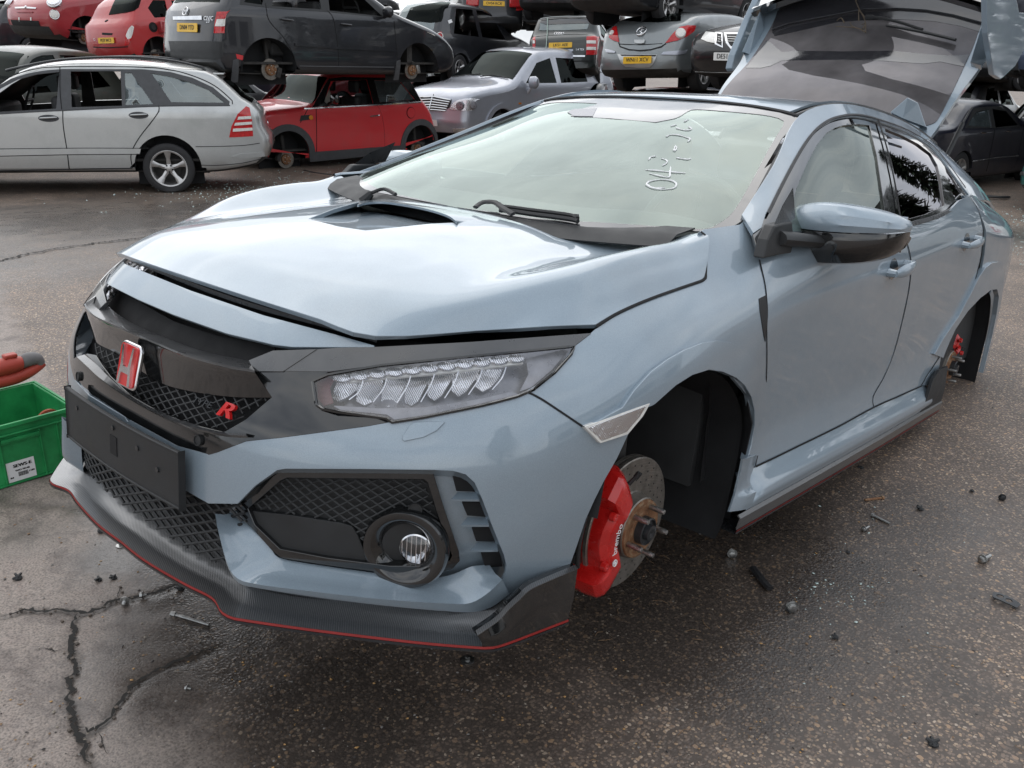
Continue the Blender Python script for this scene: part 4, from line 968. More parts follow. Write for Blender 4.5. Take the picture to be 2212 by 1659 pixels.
# liner tail panel at the back of the front arch
lp=[np.array([CAR.at(*q,X=x) for q,x in zip(T(c5,(1340,330),(1375,500),(1330,700),(1250,1000),(1240,1100)),(.90,.90,.895,.885,.88))]),np.array([CAR.at(*q,X=x) for q,x in zip(T(c5,(1300,330),(1310,520),(1240,740),(1165,960),(1140,1090)),(.86,.86,.85,.84,.83))]),np.array([CAR.at(*q,X=.70) for q in T(c5,(1250,400),(1180,560),(1100,760),(1060,930),(1065,1020))])]
loft('liner_edge',lp,M['liner'],car,24,thick=.003,mid=2,both=True)
mb=MB()
for q,x in ((c5(1265,750),.875),(c5(1208,975),.865),(c5(1205,1065),.860),(c5(1012,885),.70)):
    P=CAR.at(*q,X=x); mb.lathe([(.006,.0005),(.006,.009),(-.004,.011)],10,0,Matrix.Translation(P),'X',False)
mb.build('liner_clip',M['blackmat'],car)
# side marker lamp
sm=T(c5,(385,514),(760,380),(770,378),(730,450),(640,558),(480,610))
s0=panel('side_indicator',SBO(.012),sm,M['whitelens'],car,step=.015,thick=.012,bev=.002)
panel('indicator_reflector',SBO(.014),T(c5,(408,520),(748,393),(712,452),(632,545),(488,597)),M['lampref'],s0,step=.012,thick=.002)
# ---- doors
fd=T(c6,(262,720),(240,625),(232,590),(300,400),(500,370),(800,360),(1062,392),(1100,480),(1128,600),(1124,700),(1110,800),(1075,960),(1030,1130),(970,1280),(905,1400),(907,1465),(780,1535),(600,1625))+T(c5,(1659,622),(1520,690),(1392,748),(1408,678),(1425,600))+T(c6,(265,1450),(275,1200),(275,1000),(279,900),(273,800))
d1=panel('front_door',SB,fd,M['blue'],car,off=0,step=.022,thick=.010)
rd=T(c6,(1067,392),(1130,385),(1290,352),(1360,300),(1420,238),(1476,212),(1530,300),(1558,410),(1552,520),(1540,600),(1490,780),(1420,950),(1350,1080),(1298,1168),(1230,1270),(1190,1337),(1050,1400),(912,1463),(909,1402),(975,1280),(1035,1130),(1080,960),(1115,800),(1129,700),(1133,600),(1106,480))
d2=panel('rear_door',SB,rd,M['blue'],car,off=0,step=.022,thick=.010)
for d in (d1,d2): mirror(d)
# quarter panel with its arch
q_uv=uvyz(SB,lin([(2.225,1.108),(2.36,1.06),(2.44,.97),(2.50,.86),(2.515,.80),(2.46,.67),(2.40,.57),(2.30,.49),(2.21,.433),(2.12,.37),(2.03,.335),(2.22,.30),(2.25,.44),(2.33,.545),(2.44,.62),(2.56,.67),(2.70,.695),(2.84,.688),(2.94,.643),(3.01,.545),(3.04,.42),(3.05,.24),(3.2,.28),(3.4,.34),(3.47,.5),(3.47,.7),(3.47,.85),(3.44,.95),(3.35,.99),(3.2,1.01),(3.0,1.04),(2.8,1.08),(2.6,1.10),(2.4,1.11)],.05),UC+8)
qp=panel('rear_quarter',SB,q_uv,M['blue'],car,uv=True,step=.03,thick=.010); mirror(qp)
ff=uvyz(SB,lin([(2.12,.455),(2.20,.52),(2.33,.60),(2.41,.69),(2.466,.769),(2.52,.805),(2.60,.822),(2.72,.822),(2.85,.795),(2.96,.73),(3.06,.62),(3.11,.48),(3.12,.25),(3.05,.24),(3.045,.42),(3.01,.545),(2.94,.642),(2.84,.687),(2.70,.694),(2.56,.668),(2.44,.618),(2.33,.543),(2.25,.44),(2.24,.425)],.04),UC+8)
rf=panel('wheel_arch_flare',SBO(.001),ff,M['blue'],car,uv=True,off=.011,step=.025,thick=.022,bev=.004); mirror(rf)
# fuel flap line + tail lamp corner
tl_=uvyz(SB,[(3.30,.99),(3.47,.965),(3.47,.80),(3.38,.82),(3.30,.88)],UC+8)
t_=panel('tail_lamp',SBO(.003),tl_,M['lampred'],car,uv=True,step=.03,thick=.01); mirror(t_)
# vent behind the front arch
panel('wing_vent',SBO(.002),T(c6,(234,822),(273,803),(284,915),(270,1075),(262,1040),(240,900)),M['blackmat'],car,step=.02,thick=.004,both=True)
# ---- sill, carbon side skirt
ys=np.array([.40,.47,.7,1.1,1.5,1.9,2.03,2.10])
def srow(x,z,ys=ys): return np.array([(x+.006*math.sin((y-.3)*1.6),y,z) for y in ys])
sk1=srow(.892,.336);sk2=srow(.908,.312);sk3=srow(.935,.285);sk4=srow(.942,.262);sk5=srow(.935,.236)
sk2[0,2]-=.03;sk3[0,2]-=.035;sk4[0,2]-=.018;sk3[1,2]-=.006;sk3[0,0]-=.012;sk4[0,0]-=.008
loft('sill',[sk1,sk2,sk3,sk4,sk5],M['blue'],car,50,mid=3,thick=.006,both=True,autosm=60)
ys2=np.array([.352,.45,.7,1.1,1.5,1.9,2.2,2.27])
c1_=srow(.936,.236,ys2);c2_=srow(.945,.228,ys2);c3_=srow(.940,.192,ys2);c4_=srow(.936,.187,ys2);c5_=srow(.86,.180,ys2)
loft('side_skirt',[c1_,c2_,c3_],M['carbon'],car,50,mid=2,thick=.004,both=True)
loft('skirt_red_line',[c3_+np.array([.001,0,0]),c4_+np.array([.001,0,-.004])],M['redline'],car,50,both=True)
loft('skirt_edge',[c4_+np.array([.002,0,-.004]),c4_+np.array([.002,0,-.009]),c5_],M['greytrim'],car,50,both=True)
fe=[CAR.at(*q,X=x) for q,x in zip(T(c5,(1322,706),(1305,790),(1278,900),(1240,1018)),(.925,.922,.922,.930))]
re_=[CAR.at(*q,X=x) for q,x in zip(T(c5,(1408,676),(1393,748),(1376,822),(1372,862),(1384,892),(1400,898)),(.901,.893,.903,.918,.932,.938))]
re_=re_+[sk4[0]*.55+sk4[1]*.45,sk5[0]*.6+sk5[1]*.4]
loft('wing_foot',[fe,rs(fe,20)*.5+rs(re_,20)*.5+np.array([.004,0,0]),re_],M['blue'],car,30,mid=4,thick=.006,both=True)
fn=T(c6,(1350,1222),(1310,1235),(1275,1290),(1245,1360),(1205,1440),(1180,1508),(1300,1468),(1330,1330))
fx=(.925,.93,.935,.937,.94,.942,.935,.93)
# rear flick of the skirt
A_=np.array([CAR.at(*q,X=.94) for q in T(c6,(1180,1508),(1240,1488),(1300,1468))]);B_=np.array([CAR.at(*q,X=.93) for q in T(c6,(1262,1300),(1300,1245),(1350,1222))])
loft('skirt_flick',[A_,A_*.5+B_*.5+np.array([.006,0,0]),B_],M['blackmat'],car,14,mid=3,thick=.012,bev=.003,both=True)
# ---- front brake, rear brake
def hubset(yc,zc,rd,xd,front):
    h=MB();Mx=Matrix.Translation((0,yc,zc))
    r=rd
    h.lathe([(xd-.030,.07),(xd-.030,r-.004),(xd-.028,r),(xd-.019,r),(xd-.019,r-.014),(xd-.011,r-.014),(xd-.011,r),(xd-.002,r),(xd,r-.003),(xd,.088)],96,0,Mx,'X',False)
    d=h.build('brake_disc',M['disc'],car,autosm=30)
    hb=MB();hb.lathe([(xd+.036,.078),(xd+.041,.076),(xd+.042,.070),(xd+.040,.066),(xd+.040,.046),(xd+.043,.044),(xd+.043,.034)],64,0,Mx,'X',False)
    hb.build('hub_face',M['rust'],d,autosm=30)
    hb=MB();hb.lathe([(xd-.002,.090),(xd+.004,.085),(xd+.034,.081),(xd+.0365,.078)],64,0,Mx,'X',False);hb.build('hub_bell',M['disc'],d,autosm=30)
    hc=MB();hc.lathe([(xd+.04,.037),(xd+.062,.036),(xd+.064,.032),(xd+.058,.030),(xd+.058,.022),(xd+.072,.020),(xd+.074,.012),(xd+.070,.0005)],48,0,Mx,'X',False);hc.build('centre_bore',M['greytrim'],d,autosm=30)
    for k in range(5):
        t=2*math.pi*k/5+(1.05 if front else .62); s=MB()
        s.lathe([(xd+.040,.0070),(xd+.078,.0068),(xd+.082,.006),(xd+.083,.0005)],14,0,Mx@Matrix.Translation((0,.060*math.cos(t),.060*math.sin(t))),'X',False)
        for q in range(6): s.lathe([(xd+.052+q*.004,.0069),(xd+.054+q*.004,.0074),(xd+.056+q*.004,.0069)],12,0,Mx@Matrix.Translation((0,.060*math.cos(t),.060*math.sin(t))),'X',False)
        s.build('wheel_stud',M['steel'],d,autosm=40)
    # cross-drilled holes
    hl_=MB()
    for k in range(30):
        t=2*math.pi*k/30
        for j in range(3):
            rr=.110+j*.021+(k%3)*.005
            if rr<r-.01: hl_.lathe([(xd+.0006,.0026),(xd+.0008,.0005)],8,0,Mx@Matrix.Translation((0,rr*math.cos(t+j*.06),rr*math.sin(t+j*.06))),'X',False)
    hl_.build('drill_holes',M['gap'],d)
    ax=MB();ax.tube([(xd,yc,zc),(xd-.1,yc,zc),(.3,yc+.02,zc+.03)],[.045,.035,.03],12);ax.tube([(xd-.07,yc,zc+.05),(xd-.10,yc+.02,zc+.24),(xd-.20,yc+.03,zc+.50)],[.035,.045,.05],12);ax.tube([(xd-.08,yc,zc-.09),(.45,yc+.12,zc-.10)],[.03,.025],8)
    ax.build('suspension_strut',M['under'],car)
    sh=MB();sh.lathe([(xd-.040,.16 if front else .13),(xd-.045,.05)],40,0,Mx,'X',False);sh.build('dust_shield',M['under'],car)
    return d
dF=hubset(0.0,.265,.175,.803,True); dR=hubset(2.699,.300,.1525,.808,False)
for d in (dF,dR):
    m_=mirror(d)
    for c in list(d.children): k=mirror(c); k.parent=m_
# caliper (front): arched body in front of the axle
def caliper(name,yc,zc,rd,xd,a0,a1,col,sc=1.0,letters=True):
    n=26;sec=[];ths=np.linspace(R_(a0),R_(a1),n)
    V=[];F=[]
    for i,t in enumerate(ths):
        e=min(1,min(i,n-1-i)/3.5+.35); u_=i/(n-1); bulge=.5-.5*math.cos(4*math.pi*u_)
        mid_=1 if abs(u_-.5)<.25 else 0; ro=(rd+.030*e*sc) if not mid_ else rd-.008; ri=rd-.062*sc-.004*bulge; xo=xd+.040*e*sc+.008*bulge; xi=xd-.070
        pts=[(xi,ro-.012),(xi+.02,ro),(xd-.005,ro+.002),(xo-.018,ro-.003),(xo-.004,ro-.018),(xo,ro-.040),(xo-.002,ri+.014),(xo-.014,ri),(xd+.004,ri),(xd+.004,ri+.03)]
        for x,r in pts: V.append((x,yc+r*math.cos(t),zc+r*math.sin(t)))
    m=10
    for i in range(n-1):
        for k in range(m-1): F.append((i*m+k,i*m+k+1,(i+1)*m+k+1,(i+1)*m+k))
    F.append(tuple(range(m)));F.append(tuple(range((n-1)*m,n*m))[::-1])
    o=mesh(name,V,F,M[col],car,autosm=32);bm=bmesh.new();bm.from_mesh(o.data);bmesh.ops.recalc_face_normals(bm,faces=bm.faces);bm.to_mesh(o.data);bm.free()
    tm=(R_(a0)+R_(a1))/2
    w_=MB()
    for k,(da,xx) in enumerate(((-.30,0),(0,0),(.30,0))):
        t=tm+da; r=rd+.012
        w_.box(-.006,.006,-.020,.020,-.030,.012,0,Matrix.Translation((xd-.02,yc+r*math.cos(t),zc+r*math.sin(t)))@Matrix.Rotation(t-math.pi/2,4,'X'))
    pad=MB();r=rd+.036
    for da in (-.24,-.08,.08,.24):
        t=tm+da; pad.box(-.052,.012,-.013,.013,-.012,.006,0,Matrix.Translation((xd-.012,yc+r*math.cos(t),zc+r*math.sin(t)))@Matrix.Rotation(t-math.pi/2,4,'X'))
    for xx in (-.045,-.018,.006): pad.tube([(xd+xx,yc+(rd+.040)*math.cos(tm+d),zc+(rd+.040)*math.sin(tm+d)) for d in np.linspace(-.33,.33,9)],.006,6)
    pd=pad.build('brake_pads',M['blackmat'],o);bevel(pd,.002)
    for s in (-1,1):
        b=MB();t=tm+s*.40;r=rd-.012; b.lathe([(xd+.040,.012),(xd+.052,.010),(xd+.053,.004),(xd+.050,.0005)],12,0,Matrix.Translation((0,yc+r*math.cos(t),zc+r*math.sin(t))),'X',False);b.build('piston_cap',M[col],o)
    nip=MB();t=R_(a1 if a1<180 else a0)+ (.12 if False else -.0);P=np.array([xd+.030,yc+(rd-.022)*math.cos(R_(min(a0,a1))+.06),zc+(rd-.022)*math.sin(R_(min(a0,a1))+.06)])
    nip.tube([P,P+np.array([.012,.01,.022])],[.006,.0045],8);nip.tube([P+np.array([.011,.009,.018]),P+np.array([.018,.014,.032])],[.0075,.007],8);nip.build('bleed_nipple',M['blackmat'],o)
    if letters:
        tt=math.pi; 
        Vt,Ft=text_mb("brembo",.025,.0012); mbx=MB()
        out=[];r0=rd-.036
        for x,y,z in Vt:
            aa=tm-(x+.008)/r0; rr=r0+ y*1.05
            out.append((xd+.0590+z*.3,yc+rr*math.cos(aa),zc+rr*math.sin(aa)))
        mbx.add(out,Ft); 
        aa=tm+.052/r0+.03; cx_,cz_=yc+(r0)*math.cos(aa),zc+r0*math.sin(aa)
        mbx.lathe([(xd+.0580,.0095),(xd+.0600,.009),(xd+.0600,.007),(xd+.0580,.0065)],20,0,Matrix.Translation((0,cx_,cz_)),'X',False)
        mbx.lathe([(xd+.0580,.0045),(xd+.0600,.004),(xd+.0600,.0005)],16,0,Matrix.Translation((0,cx_,cz_)),'X',False)
        mbx.build('caliper_lettering',M['white'],o,smooth=False)
    return o
cF=caliper('brake_caliper',0,.265,.175,.803,114,236,'calred',1.18)
cR=caliper('brake_caliper',2.699,.300,.150,.808,20,75,'calred',.8,False)
for o in (cF,cR): mirror(o)

# ---- seams between the panels
for nm_,px_,w_ in (('seam',T(cC,(1690,765),(1800,820),(1950,918),(2100,1018))+T(c5,(385,512),),.0045),
  ('seam',T(c6,(232,592),(240,625),(262,720),(273,800),(279,900),(275,1000),(276,1200),(265,1450))+T(c5,(1425,600),(1408,678),(1392,748)),.0045),
  ('seam',T(c6,(1064,392),(1104,480),(1131,600),(1127,700),(1113,800),(1078,960),(1033,1130),(973,1280),(907,1400),(909,1465)),.0045),
  ('seam',T(c6,(1476,212),(1530,300),(1558,410),(1552,520),(1540,600),(1490,780),(1420,950),(1350,1080),(1298,1168),(1230,1270),(1190,1337)),.006)):
    line_on(nm_,SB,px_,w_,M['gap'],car,off=.0012,h=.0006,both=True)
line_on('bonnet_gap',SB,T(c7,(330,1540),(500,1432),(680,1346),(860,1273),(1040,1208),(1200,1153),(1315,1112),(1338,1090),(1340,1040),(1346,880),(1357,760),(1352,715),(1325,688),(1292,664)),.0075,M['gap'],car,off=.0022,h=.0006,both=True)
line_on('sill_seam',SB,T(c5,(1392,750),(1520,690),(1659,622))+T(c6,(700,1578),(905,1467),(1050,1402),(1190,1339)),.006,M['gap'],car,off=.0025,h=.0006,both=True)
# ---- windscreen
W_=[[(0,.10,.958),(.28,.12,.960),(.52,.18,.967),(.70,.30,.978),(.775,.40,.992)],
    [(0,.36,1.075),(.26,.375,1.073),(.48,.42,1.070),(.64,.50,1.065),(.715,.585,1.070)],
    [(0,.64,1.185),(.235,.65,1.182),(.43,.69,1.172),(.585,.74,1.156),(.655,.785,1.156)],
    [(0,.92,1.285),(.215,.925,1.282),(.40,.94,1.268),(.535,.955,1.245),(.600,.985,1.245)],
    [(0,1.185,1.358),(.20,1.180,1.356),(.37,1.168,1.347),(.49,1.155,1.334),(.556,1.150,1.322)]]
SW=Patch([[(-x,y,z) for x,y,z in r[:0:-1]]+r for r in W_],CAR,12)
wn=T(c7,(-1500,560),(-1000,540),(-500,540),(0,590),(400,640),(640,655),(1000,658),(1290,660),(1500,642),(1620,600),(1690,545),(1750,470),(1830,330),(1920,160),(2030,-40))+T(c4,(320,1230),(450,1010),(590,855))+T(cW,(2090,215),(1900,190),(1650,165),(1300,135),(900,112),(700,108))
wup=SW.inv(T(cW,(2092,222),(1900,192),(1650,163),(1400,140),(1150,122),(1020,117)))
near=[(4,.02)]+SW.inv(lin(T(c7,(0,590),(400,640),(640,655),(1000,658),(1290,660),(1400,653),(1500,640),(1570,622),(1620,600),(1665,570),(1705,530),(1750,462),(1830,320),(1920,150),(2020,-20))+T(c4,(320,1230),(450,1010),(560,890),(590,858)),10,False))[1:]
near=[q for q in near if q[0]>4.5 or q==near[0]]
near=near+[(7.0,4.0),(6.0,4.0),(5.0,4.0),(4.0,4.0)]
wf=near+[(8-u,v) for u,v in near[-2:0:-1]]
win=(SW.inv(smoothline(T(cW,(590,865),(900,880),(1300,908),(1500,918),(1570,895),(1640,850),(1700,780),(1800,610),(1900,420),(1985,280),(1990,255),(1960,238),(1850,215),(1600,192),(1450,183),(1400,195),(1330,235),(1200,262)),14)))
win=[q for q in win if q[0]>4.05]
wi2=[(4,win[0][1]-.02)]+win+[(4,win[-1][1]+.0)]
wi=wi2+[(8-u,v) for u,v in wi2[-2:0:-1]]
wg=panel('windscreen',SW,wf,M['wscreen'],car,uv=True,step=.04,thick=0)
panel('windscreen_band',offset(SW,.0015),wf,M['frit'],wg,uv=True,step=.03,thick=.002,holes=[wi])
panel('sensor_pad',offset(SW,.003),T(cW,(660,195),(700,178),(840,172),(815,222),(700,220)),M['lampgrey'],wg,step=.03,thick=.002)
# chalk numbers on the glass
ck=MB(); SWp=offset(SW,.0012)
def stroke(pts,r=.0022):
    P=on(SWp,T(cW,*pts),step=5); n=len(P); ck.tube(P,[r*(.5+.9*abs(math.sin(7.3*i/n+pts[0][0]))) for i in range(n)],5)
for pts in (((1145,648),(1160,625),(1230,612),(1300,618),(1330,640),(1310,665),(1240,672),(1180,662),(1145,645)),((1150,640),(1185,665),(1260,660)),
  ((1140,552),(1200,556),(1290,565),(1385,572)),((1165,575),(1230,590),(1285,597),(1290,570),(1295,532)),((1160,490),(1175,472),(1205,468)),((1240,482),(1272,495),(1268,512),(1245,525)),((1330,478),(1400,488),(1415,482)),
  ((1312,435),(1325,405),(1332,420),(1318,436)),((1268,348),(1290,337),(1340,337),(1390,352),(1415,362),(1400,378)),((1295,283),(1330,275)),((1330,295),(1380,308),(1425,302),(1405,288)),((1378,255),(1402,243))): stroke(pts)
ck.build('chalk_number',M['white'],wg)
# cowl and wipers
cw_=[np.array([(x,.08+.16*(abs(x)/.75)**2,.950+.028*(abs(x)/.75)**2) for x in np.linspace(-.70,.70,21)]),np.array([(x,.16+.17*(abs(x)/.75)**2,.972+.02*(abs(x)/.75)**2) for x in np.linspace(-.70,.70,21)])]
loft('cowl',[cw_[0]-np.array([0,.05,.03]),cw_[0],cw_[1]],M['blackmat'],car,40,mid=2,thick=.004)
wp=offset(SW,.016)
mb=MB();a=on(wp,T(cW,(240,775),(320,782),(450,800),(600,818),(700,835),(722,850)),step=8);mb.tube(a,[.006]*(len(a)-2)+[.010,.006],6)
b=on(offset(SW,.012),T(cW,(245,800),(330,808),(450,826),(600,845),(700,860),(724,868)),step=8);mb.tube(b,.007,6)
mb.tube(on(offset(SW,.018),T(cW,(95,782),(140,752),(215,752),(262,786),(325,824)),step=8),.010,6,flat=.5)
mb.build('wiper',M['blackmat'],car,autosm=40)
mb=MB();a=on(wp,T(cH,(1500,182),(1570,160),(1635,190)),step=8);mb.tube(a,.006,6);P=a[0];mb.tube([P+np.array([-.02,-.02,-.03]),P],[.02,.012],8);mb.build('wiper',M['blackmat'],car)
# ---- greenhouse side
G_=[[(.862,.36,.950),(.874,.75,.968),(.879,1.15,.985),(.881,1.5,.998),(.877,2.0,1.035),(.850,2.45,1.085),(.81,2.85,1.085),(.76,3.25,1.03)],
    [(.838,.39,.978),(.820,.76,1.045),(.790,1.15,1.105),(.792,1.5,1.140),(.790,2.0,1.160),(.775,2.45,1.175),(.76,2.83,1.145),(.735,3.22,1.058)],
    [(.802,.42,1.004),(.755,.77,1.113),(.688,1.15,1.225),(.690,1.5,1.272),(.692,2.0,1.280),(.688,2.44,1.262),(.69,2.80,1.205),(.705,3.18,1.082)],
    [(.752,.46,1.030),(.672,.78,1.168),(.562,1.15,1.330),(.562,1.5,1.396),(.568,2.0,1.392),(.588,2.42,1.345),(.615,2.76,1.262),(.670,3.12,1.105)]]
SG=Patch(G_,CAR,12)
band=T(c4,(345,1640),(380,1530),(500,1290),(600,1090),(690,965),(780,895),(860,862),(960,848),(1060,857),(1150,882),(1280,925),(1400,980),(1520,1055),(1600,1135),(1680,1240),(1760,1350),(1812,1418),(1740,1475),(1600,1545),(1340,1620))+T(c6,(1090,395),(800,420),(500,440),(300,430),(232,580),(245,480))
band=T(c4,(300,1655),(350,1520),(500,1270),(600,1080),(690,962),(780,893),(860,862),(960,848),(1060,857),(1150,882),(1280,925),(1400,980),(1520,1055),(1600,1135),(1680,1240),(1760,1350),(1812,1418),(1740,1478),(1600,1550),(1340,1625))
bd=SG.inv(smoothline(band,12))
bd=bd+[(u,0.02) for u in np.arange(3.2,.1,-.25)]+[(.05,.05),(.1,1.4)]
gb=[(u,v) for u,v in [(0.02,3)]+[(x,3) for x in np.arange(.25,7,.25)]+[(7,3),(7,2),(7,1),(7,0)]+[(x,0) for x in np.arange(6.75,3.6,-.25)]]
# blue frame = strip between roof edge and window band
top=[(x,3.0) for x in np.arange(0.0,7.01,.2)]
low=[q for q in bd if q[0]>0.03 and q[1]>.0]
i0=0
tail=[(7,2),(7,1),(7,0),(6.6,0),(6.2,0),(5.8,0),(5.4,0),(5.0,0.0),(4.75,0.0)]
arc=SG.inv(smoothline(band[:17],12))
arc=[(0.0,max(arc[0][1],1.2))]+arc
gp_=top+tail+arc[::-1]
sideframe=panel('roof_pillar_frame',SG,gp_,M['blue'],car,uv=True,step=.025,thick=.012,both=True)
tr=arc+SG.inv(lin(band[16:],12,False))+[(u,0.0) for u in np.arange(3.2,.1,-.25)]+[(.02,.1)]
fgl=T(c4,(520,1560),(530,1500),(560,1370),(640,1180),(710,1050),(780,962),(840,925),(900,906),(1010,897),(1095,905),(1150,1130),(1190,1400),(1215,1560),(1235,1660),(520,1680))
rgl=T(c4,(1205,928),(1340,984),(1450,1042),(1540,1112),(1590,1200),(1620,1330),(1642,1492),(1500,1558),(1350,1598),(1325,1590),(1292,1350),(1245,1110))
qgl=T(c4,(1640,1205),(1700,1292),(1765,1400),(1720,1445),(1695,1395))
panel('window_seal',SG,tr,M['blackgloss'],car,off=-.004,uv=True,step=.03,thick=.008,holes=[lin(fgl,12),lin(rgl,12),lin(qgl,12)],both=True)
panel('front_door_glass',SG,fgl,M['sglass'],car,off=-.010,step=.04,thick=0,both=True)
panel('rear_door_glass',SG,rgl,M['pglass'],car,off=-.010,step=.04,thick=0,both=True)
panel('quarter_glass',SG,qgl,M['pglass'],car,off=-.008,step=.04,thick=0,both=True)
line_on('pillar_trim',SG,T(c4,(1150,882),(1215,1100),(1270,1350),(1310,1610)),.010,M['gap'],car,off=.002)
line_on('door_seal',SG,T(c4,(345,1560),(480,1290),(600,1075),(690,955),(780,885),(860,855),(960,840),(1060,850),(1150,875)),.010,M['rubber'],car,off=.004,both=True)
line_on('door_seal',SG,T(c4,(1150,875),(1280,918),(1400,972),(1520,1046),(1600,1125),(1680,1230),(1780,1370)),.009,M['rubber'],car,off=.004,both=True)
# belt moulding along the rear door
a=on(SB,T(c6,(1090,372),(1290,340),(1400,262),(1470,222)),step=8)
line_on('belt_trim',offset(SG,.004),T(c4,(1335,1640),(1480,1608),(1620,1560),(1720,1500),(1800,1440)),.016,M['greytrim'],car,h=.004,both=True)
# ---- roof
RF=[]
for y,zc,xe,ze in ((1.185,1.358,.556,1.322),(1.34,1.391,.560,1.368),(1.55,1.412,.562,1.396),(1.8,1.422,.564,1.402),(2.1,1.418,.570,1.388),(2.4,1.398,.586,1.352),(2.62,1.372,.60,1.31)):
    row=[]
    for k in range(7):
        t=k/6; x=xe*t; z=zc-(zc-ze)*t**2.6; yy=y-(.035*t*t if y<1.2 else 0)
        row.append((x,yy,z))
    RF.append([(-x,yy,z) for x,yy,z in row[:0:-1]]+row)
RP=Patch(RF,CAR,6)
panel('roof',RP,uvr(.45,11.55,.06,6,30),M['blue'],car,uv=True,step=.04,thick=.01)
for s in (1,-1):
    mb=MB();mb.tube([(s*(x+.003),y,z-.003) for (x,y,z) in [tuple(RP.S([11.8 if s else 0],[v])[0]) for v in np.linspace(0,6,30)]],.011,6);mb.build('roof_ditch_strip',M['rubber'],car)
mb=MB();P=SW.S(np.linspace(0,8,50),np.full(50,4.05));mb.tube([p+np.array([0,0,.001]) for p in P],.007,6);mb.build('header_seal',M['rubber'],car)
for s in (1,-1):
    mb=MB();P=SW.S(np.full(40,8.03),np.linspace(.35,4,40));mb.tube([(s*p[0]+s*.003,p[1],p[2]-.001) for p in P],.0065,6);mb.build('pillar_seal',M['rubber'],car)
# pillar foot joint
line_on('panel_gap',SB,T(c7,(1770,470),(1850,488),(1917,525)),.004,M['gap'],car,off=.0015,h=.0006)
# ---- mirrors
def recalc_(o):
    bm=bmesh.new();bm.from_mesh(o.data);bmesh.ops.recalc_face_normals(bm,faces=bm.faces);bm.to_mesh(o.data);bm.free();return o
def doormirror():
    sections=[] ; xs=[.775,.79,.825,.88,.95,1.01,1.06,1.085,1.092]
    top=[1.045,1.062,1.074,1.083,1.082,1.076,1.066,1.052,1.040]; mid=[1.000,1.000,.999,1.000,1.004,1.010,1.016,1.022,1.026]; bot=[.922,.908,.900,.900,.908,.922,.945,.975,1.008]
    yf=[.715,.690,.672,.660,.664,.682,.705,.735,.765]; yb=[.80,.81,.815,.82,.825,.83,.83,.825,.81]
    def cap(lo,hi,nm,mt,par,xs=xs,yf=yf,yb=yb,hemi=1):
        V=[];F=[]
        for i,x in enumerate(xs):
            zt,zb=hi[i],lo[i]; h=zt-zb; f,b=yf[i],yb[i]
            if hemi>0: sec=[(f+.004,zb),(f-.002,zb+h*.25),(f+.004,zb+h*.60),(f+.024,zb+h*.88),(f+.055,zt),(f+(b-f)*.75,zt-.002),(b-.006,zt-h*.12),(b,zt-h*.4),(b,zb)]
            else: sec=[(f+.006,zt),(f+.004,zt-h*.30),(f+.012,zt-h*.65),(f+.035,zt-h*.92),(f+.07,zb),(f+(b-f)*.8,zb+.002),(b-.004,zb+h*.2),(b,zb+h*.5),(b,zt)]
            for y,z in sec: V.append((x,y,z))
        m=9
        for i in range(len(xs)-1):
            for k in range(m): F.append((i*m+k,i*m+(k+1)%m,(i+1)*m+(k+1)%m,(i+1)*m+k))
        F.append(tuple(range((len(xs)-1)*m,len(xs)*m)));F.append(tuple(range(m))[::-1])
        o=mesh(nm,V,F,mt,par);recalc_(o);bevel(o,.006,2,30)
        o.data.set_sharp_from_angle(angle=R_(40))
        s=o.modifiers.new('sub','SUBSURF');s.levels=2;s.render_levels=2
        o.modifiers.move(1,0) if False else None
        return o
    m=cap(mid,top,'door_mirror',M['blue'],car)
    lo=cap([.940,.932]+bot[1:],[.986,.990]+[z-.003 for z in mid[1:]],'mirror_lower_shell',M['blackgloss'],m,[.73,.765]+xs[1:],[.745,.735]+[y_+.004 for y_ in yf[1:]],[.79,.80]+yb[1:],-1)
    mb=MB()
    g=MB();g.box(.80,1.07,.828,.832,.96,1.06);g.build('mirror_glass',M['chrome'],m)
    # foot on the door
    q=[CAR.at(*p,X=x) for p,x in zip(T(c6,(232,582),(262,470),(300,385),(345,372),(405,362),(414,462),(400,548),(320,560)),(.872,.868,.862,.858,.855,.862,.868,.872))]
    V=[tuple(p) for p in q]+[tuple(p-np.array([.02,0,0])) for p in q];n=len(q)
    V=[tuple(p+np.array([.012,0,0])) for p in q]+[tuple(p-np.array([.02,0,0])) for p in q]
    F=[tuple(range(n)),tuple(range(2*n-1,n-1,-1))]+[(i,(i+1)%n,(i+1)%n+n,i+n)[::-1] for i in range(n)]
    f=mesh('mirror_foot',V,F,M['blackmat'],m,smooth=False);bm=bmesh.new();bm.from_mesh(f.data);bmesh.ops.recalc_face_normals(bm,faces=bm.faces);bm.to_mesh(f.data);bm.free();bevel(f,.005,2)
    mb=MB();P0=CAR.at(*c6(300,440),X=.862);P1=CAR.at(*c6(420,440),X=.80)
    mb.tube([P0+np.array([.0,.03,-.01]),(.885,.735,.965),(.93,.75,.968)],[.036,.030,.018],12,flat=.6);mb.build('mirror_arm',M['blackmat'],m)
    # sail triangle
    q=[CAR.at(*p,X=x) for p,x in zip(T(c6,(310,385),(360,270),(425,160),(438,340),(410,365)),(.86,.845,.82,.85,.86))]
    V=[tuple(p+np.array([.004,0,0])) for p in q];mesh('sail_panel',V,[tuple(range(5))],M['greytrim'],m,smooth=False)
    return m
dm=doormirror()
def mirror_tree(o):
    m=mirror(o)
    for c in list(o.children):
        k=mirror(c);k.parent=m
    return m
mirror_tree(dm)
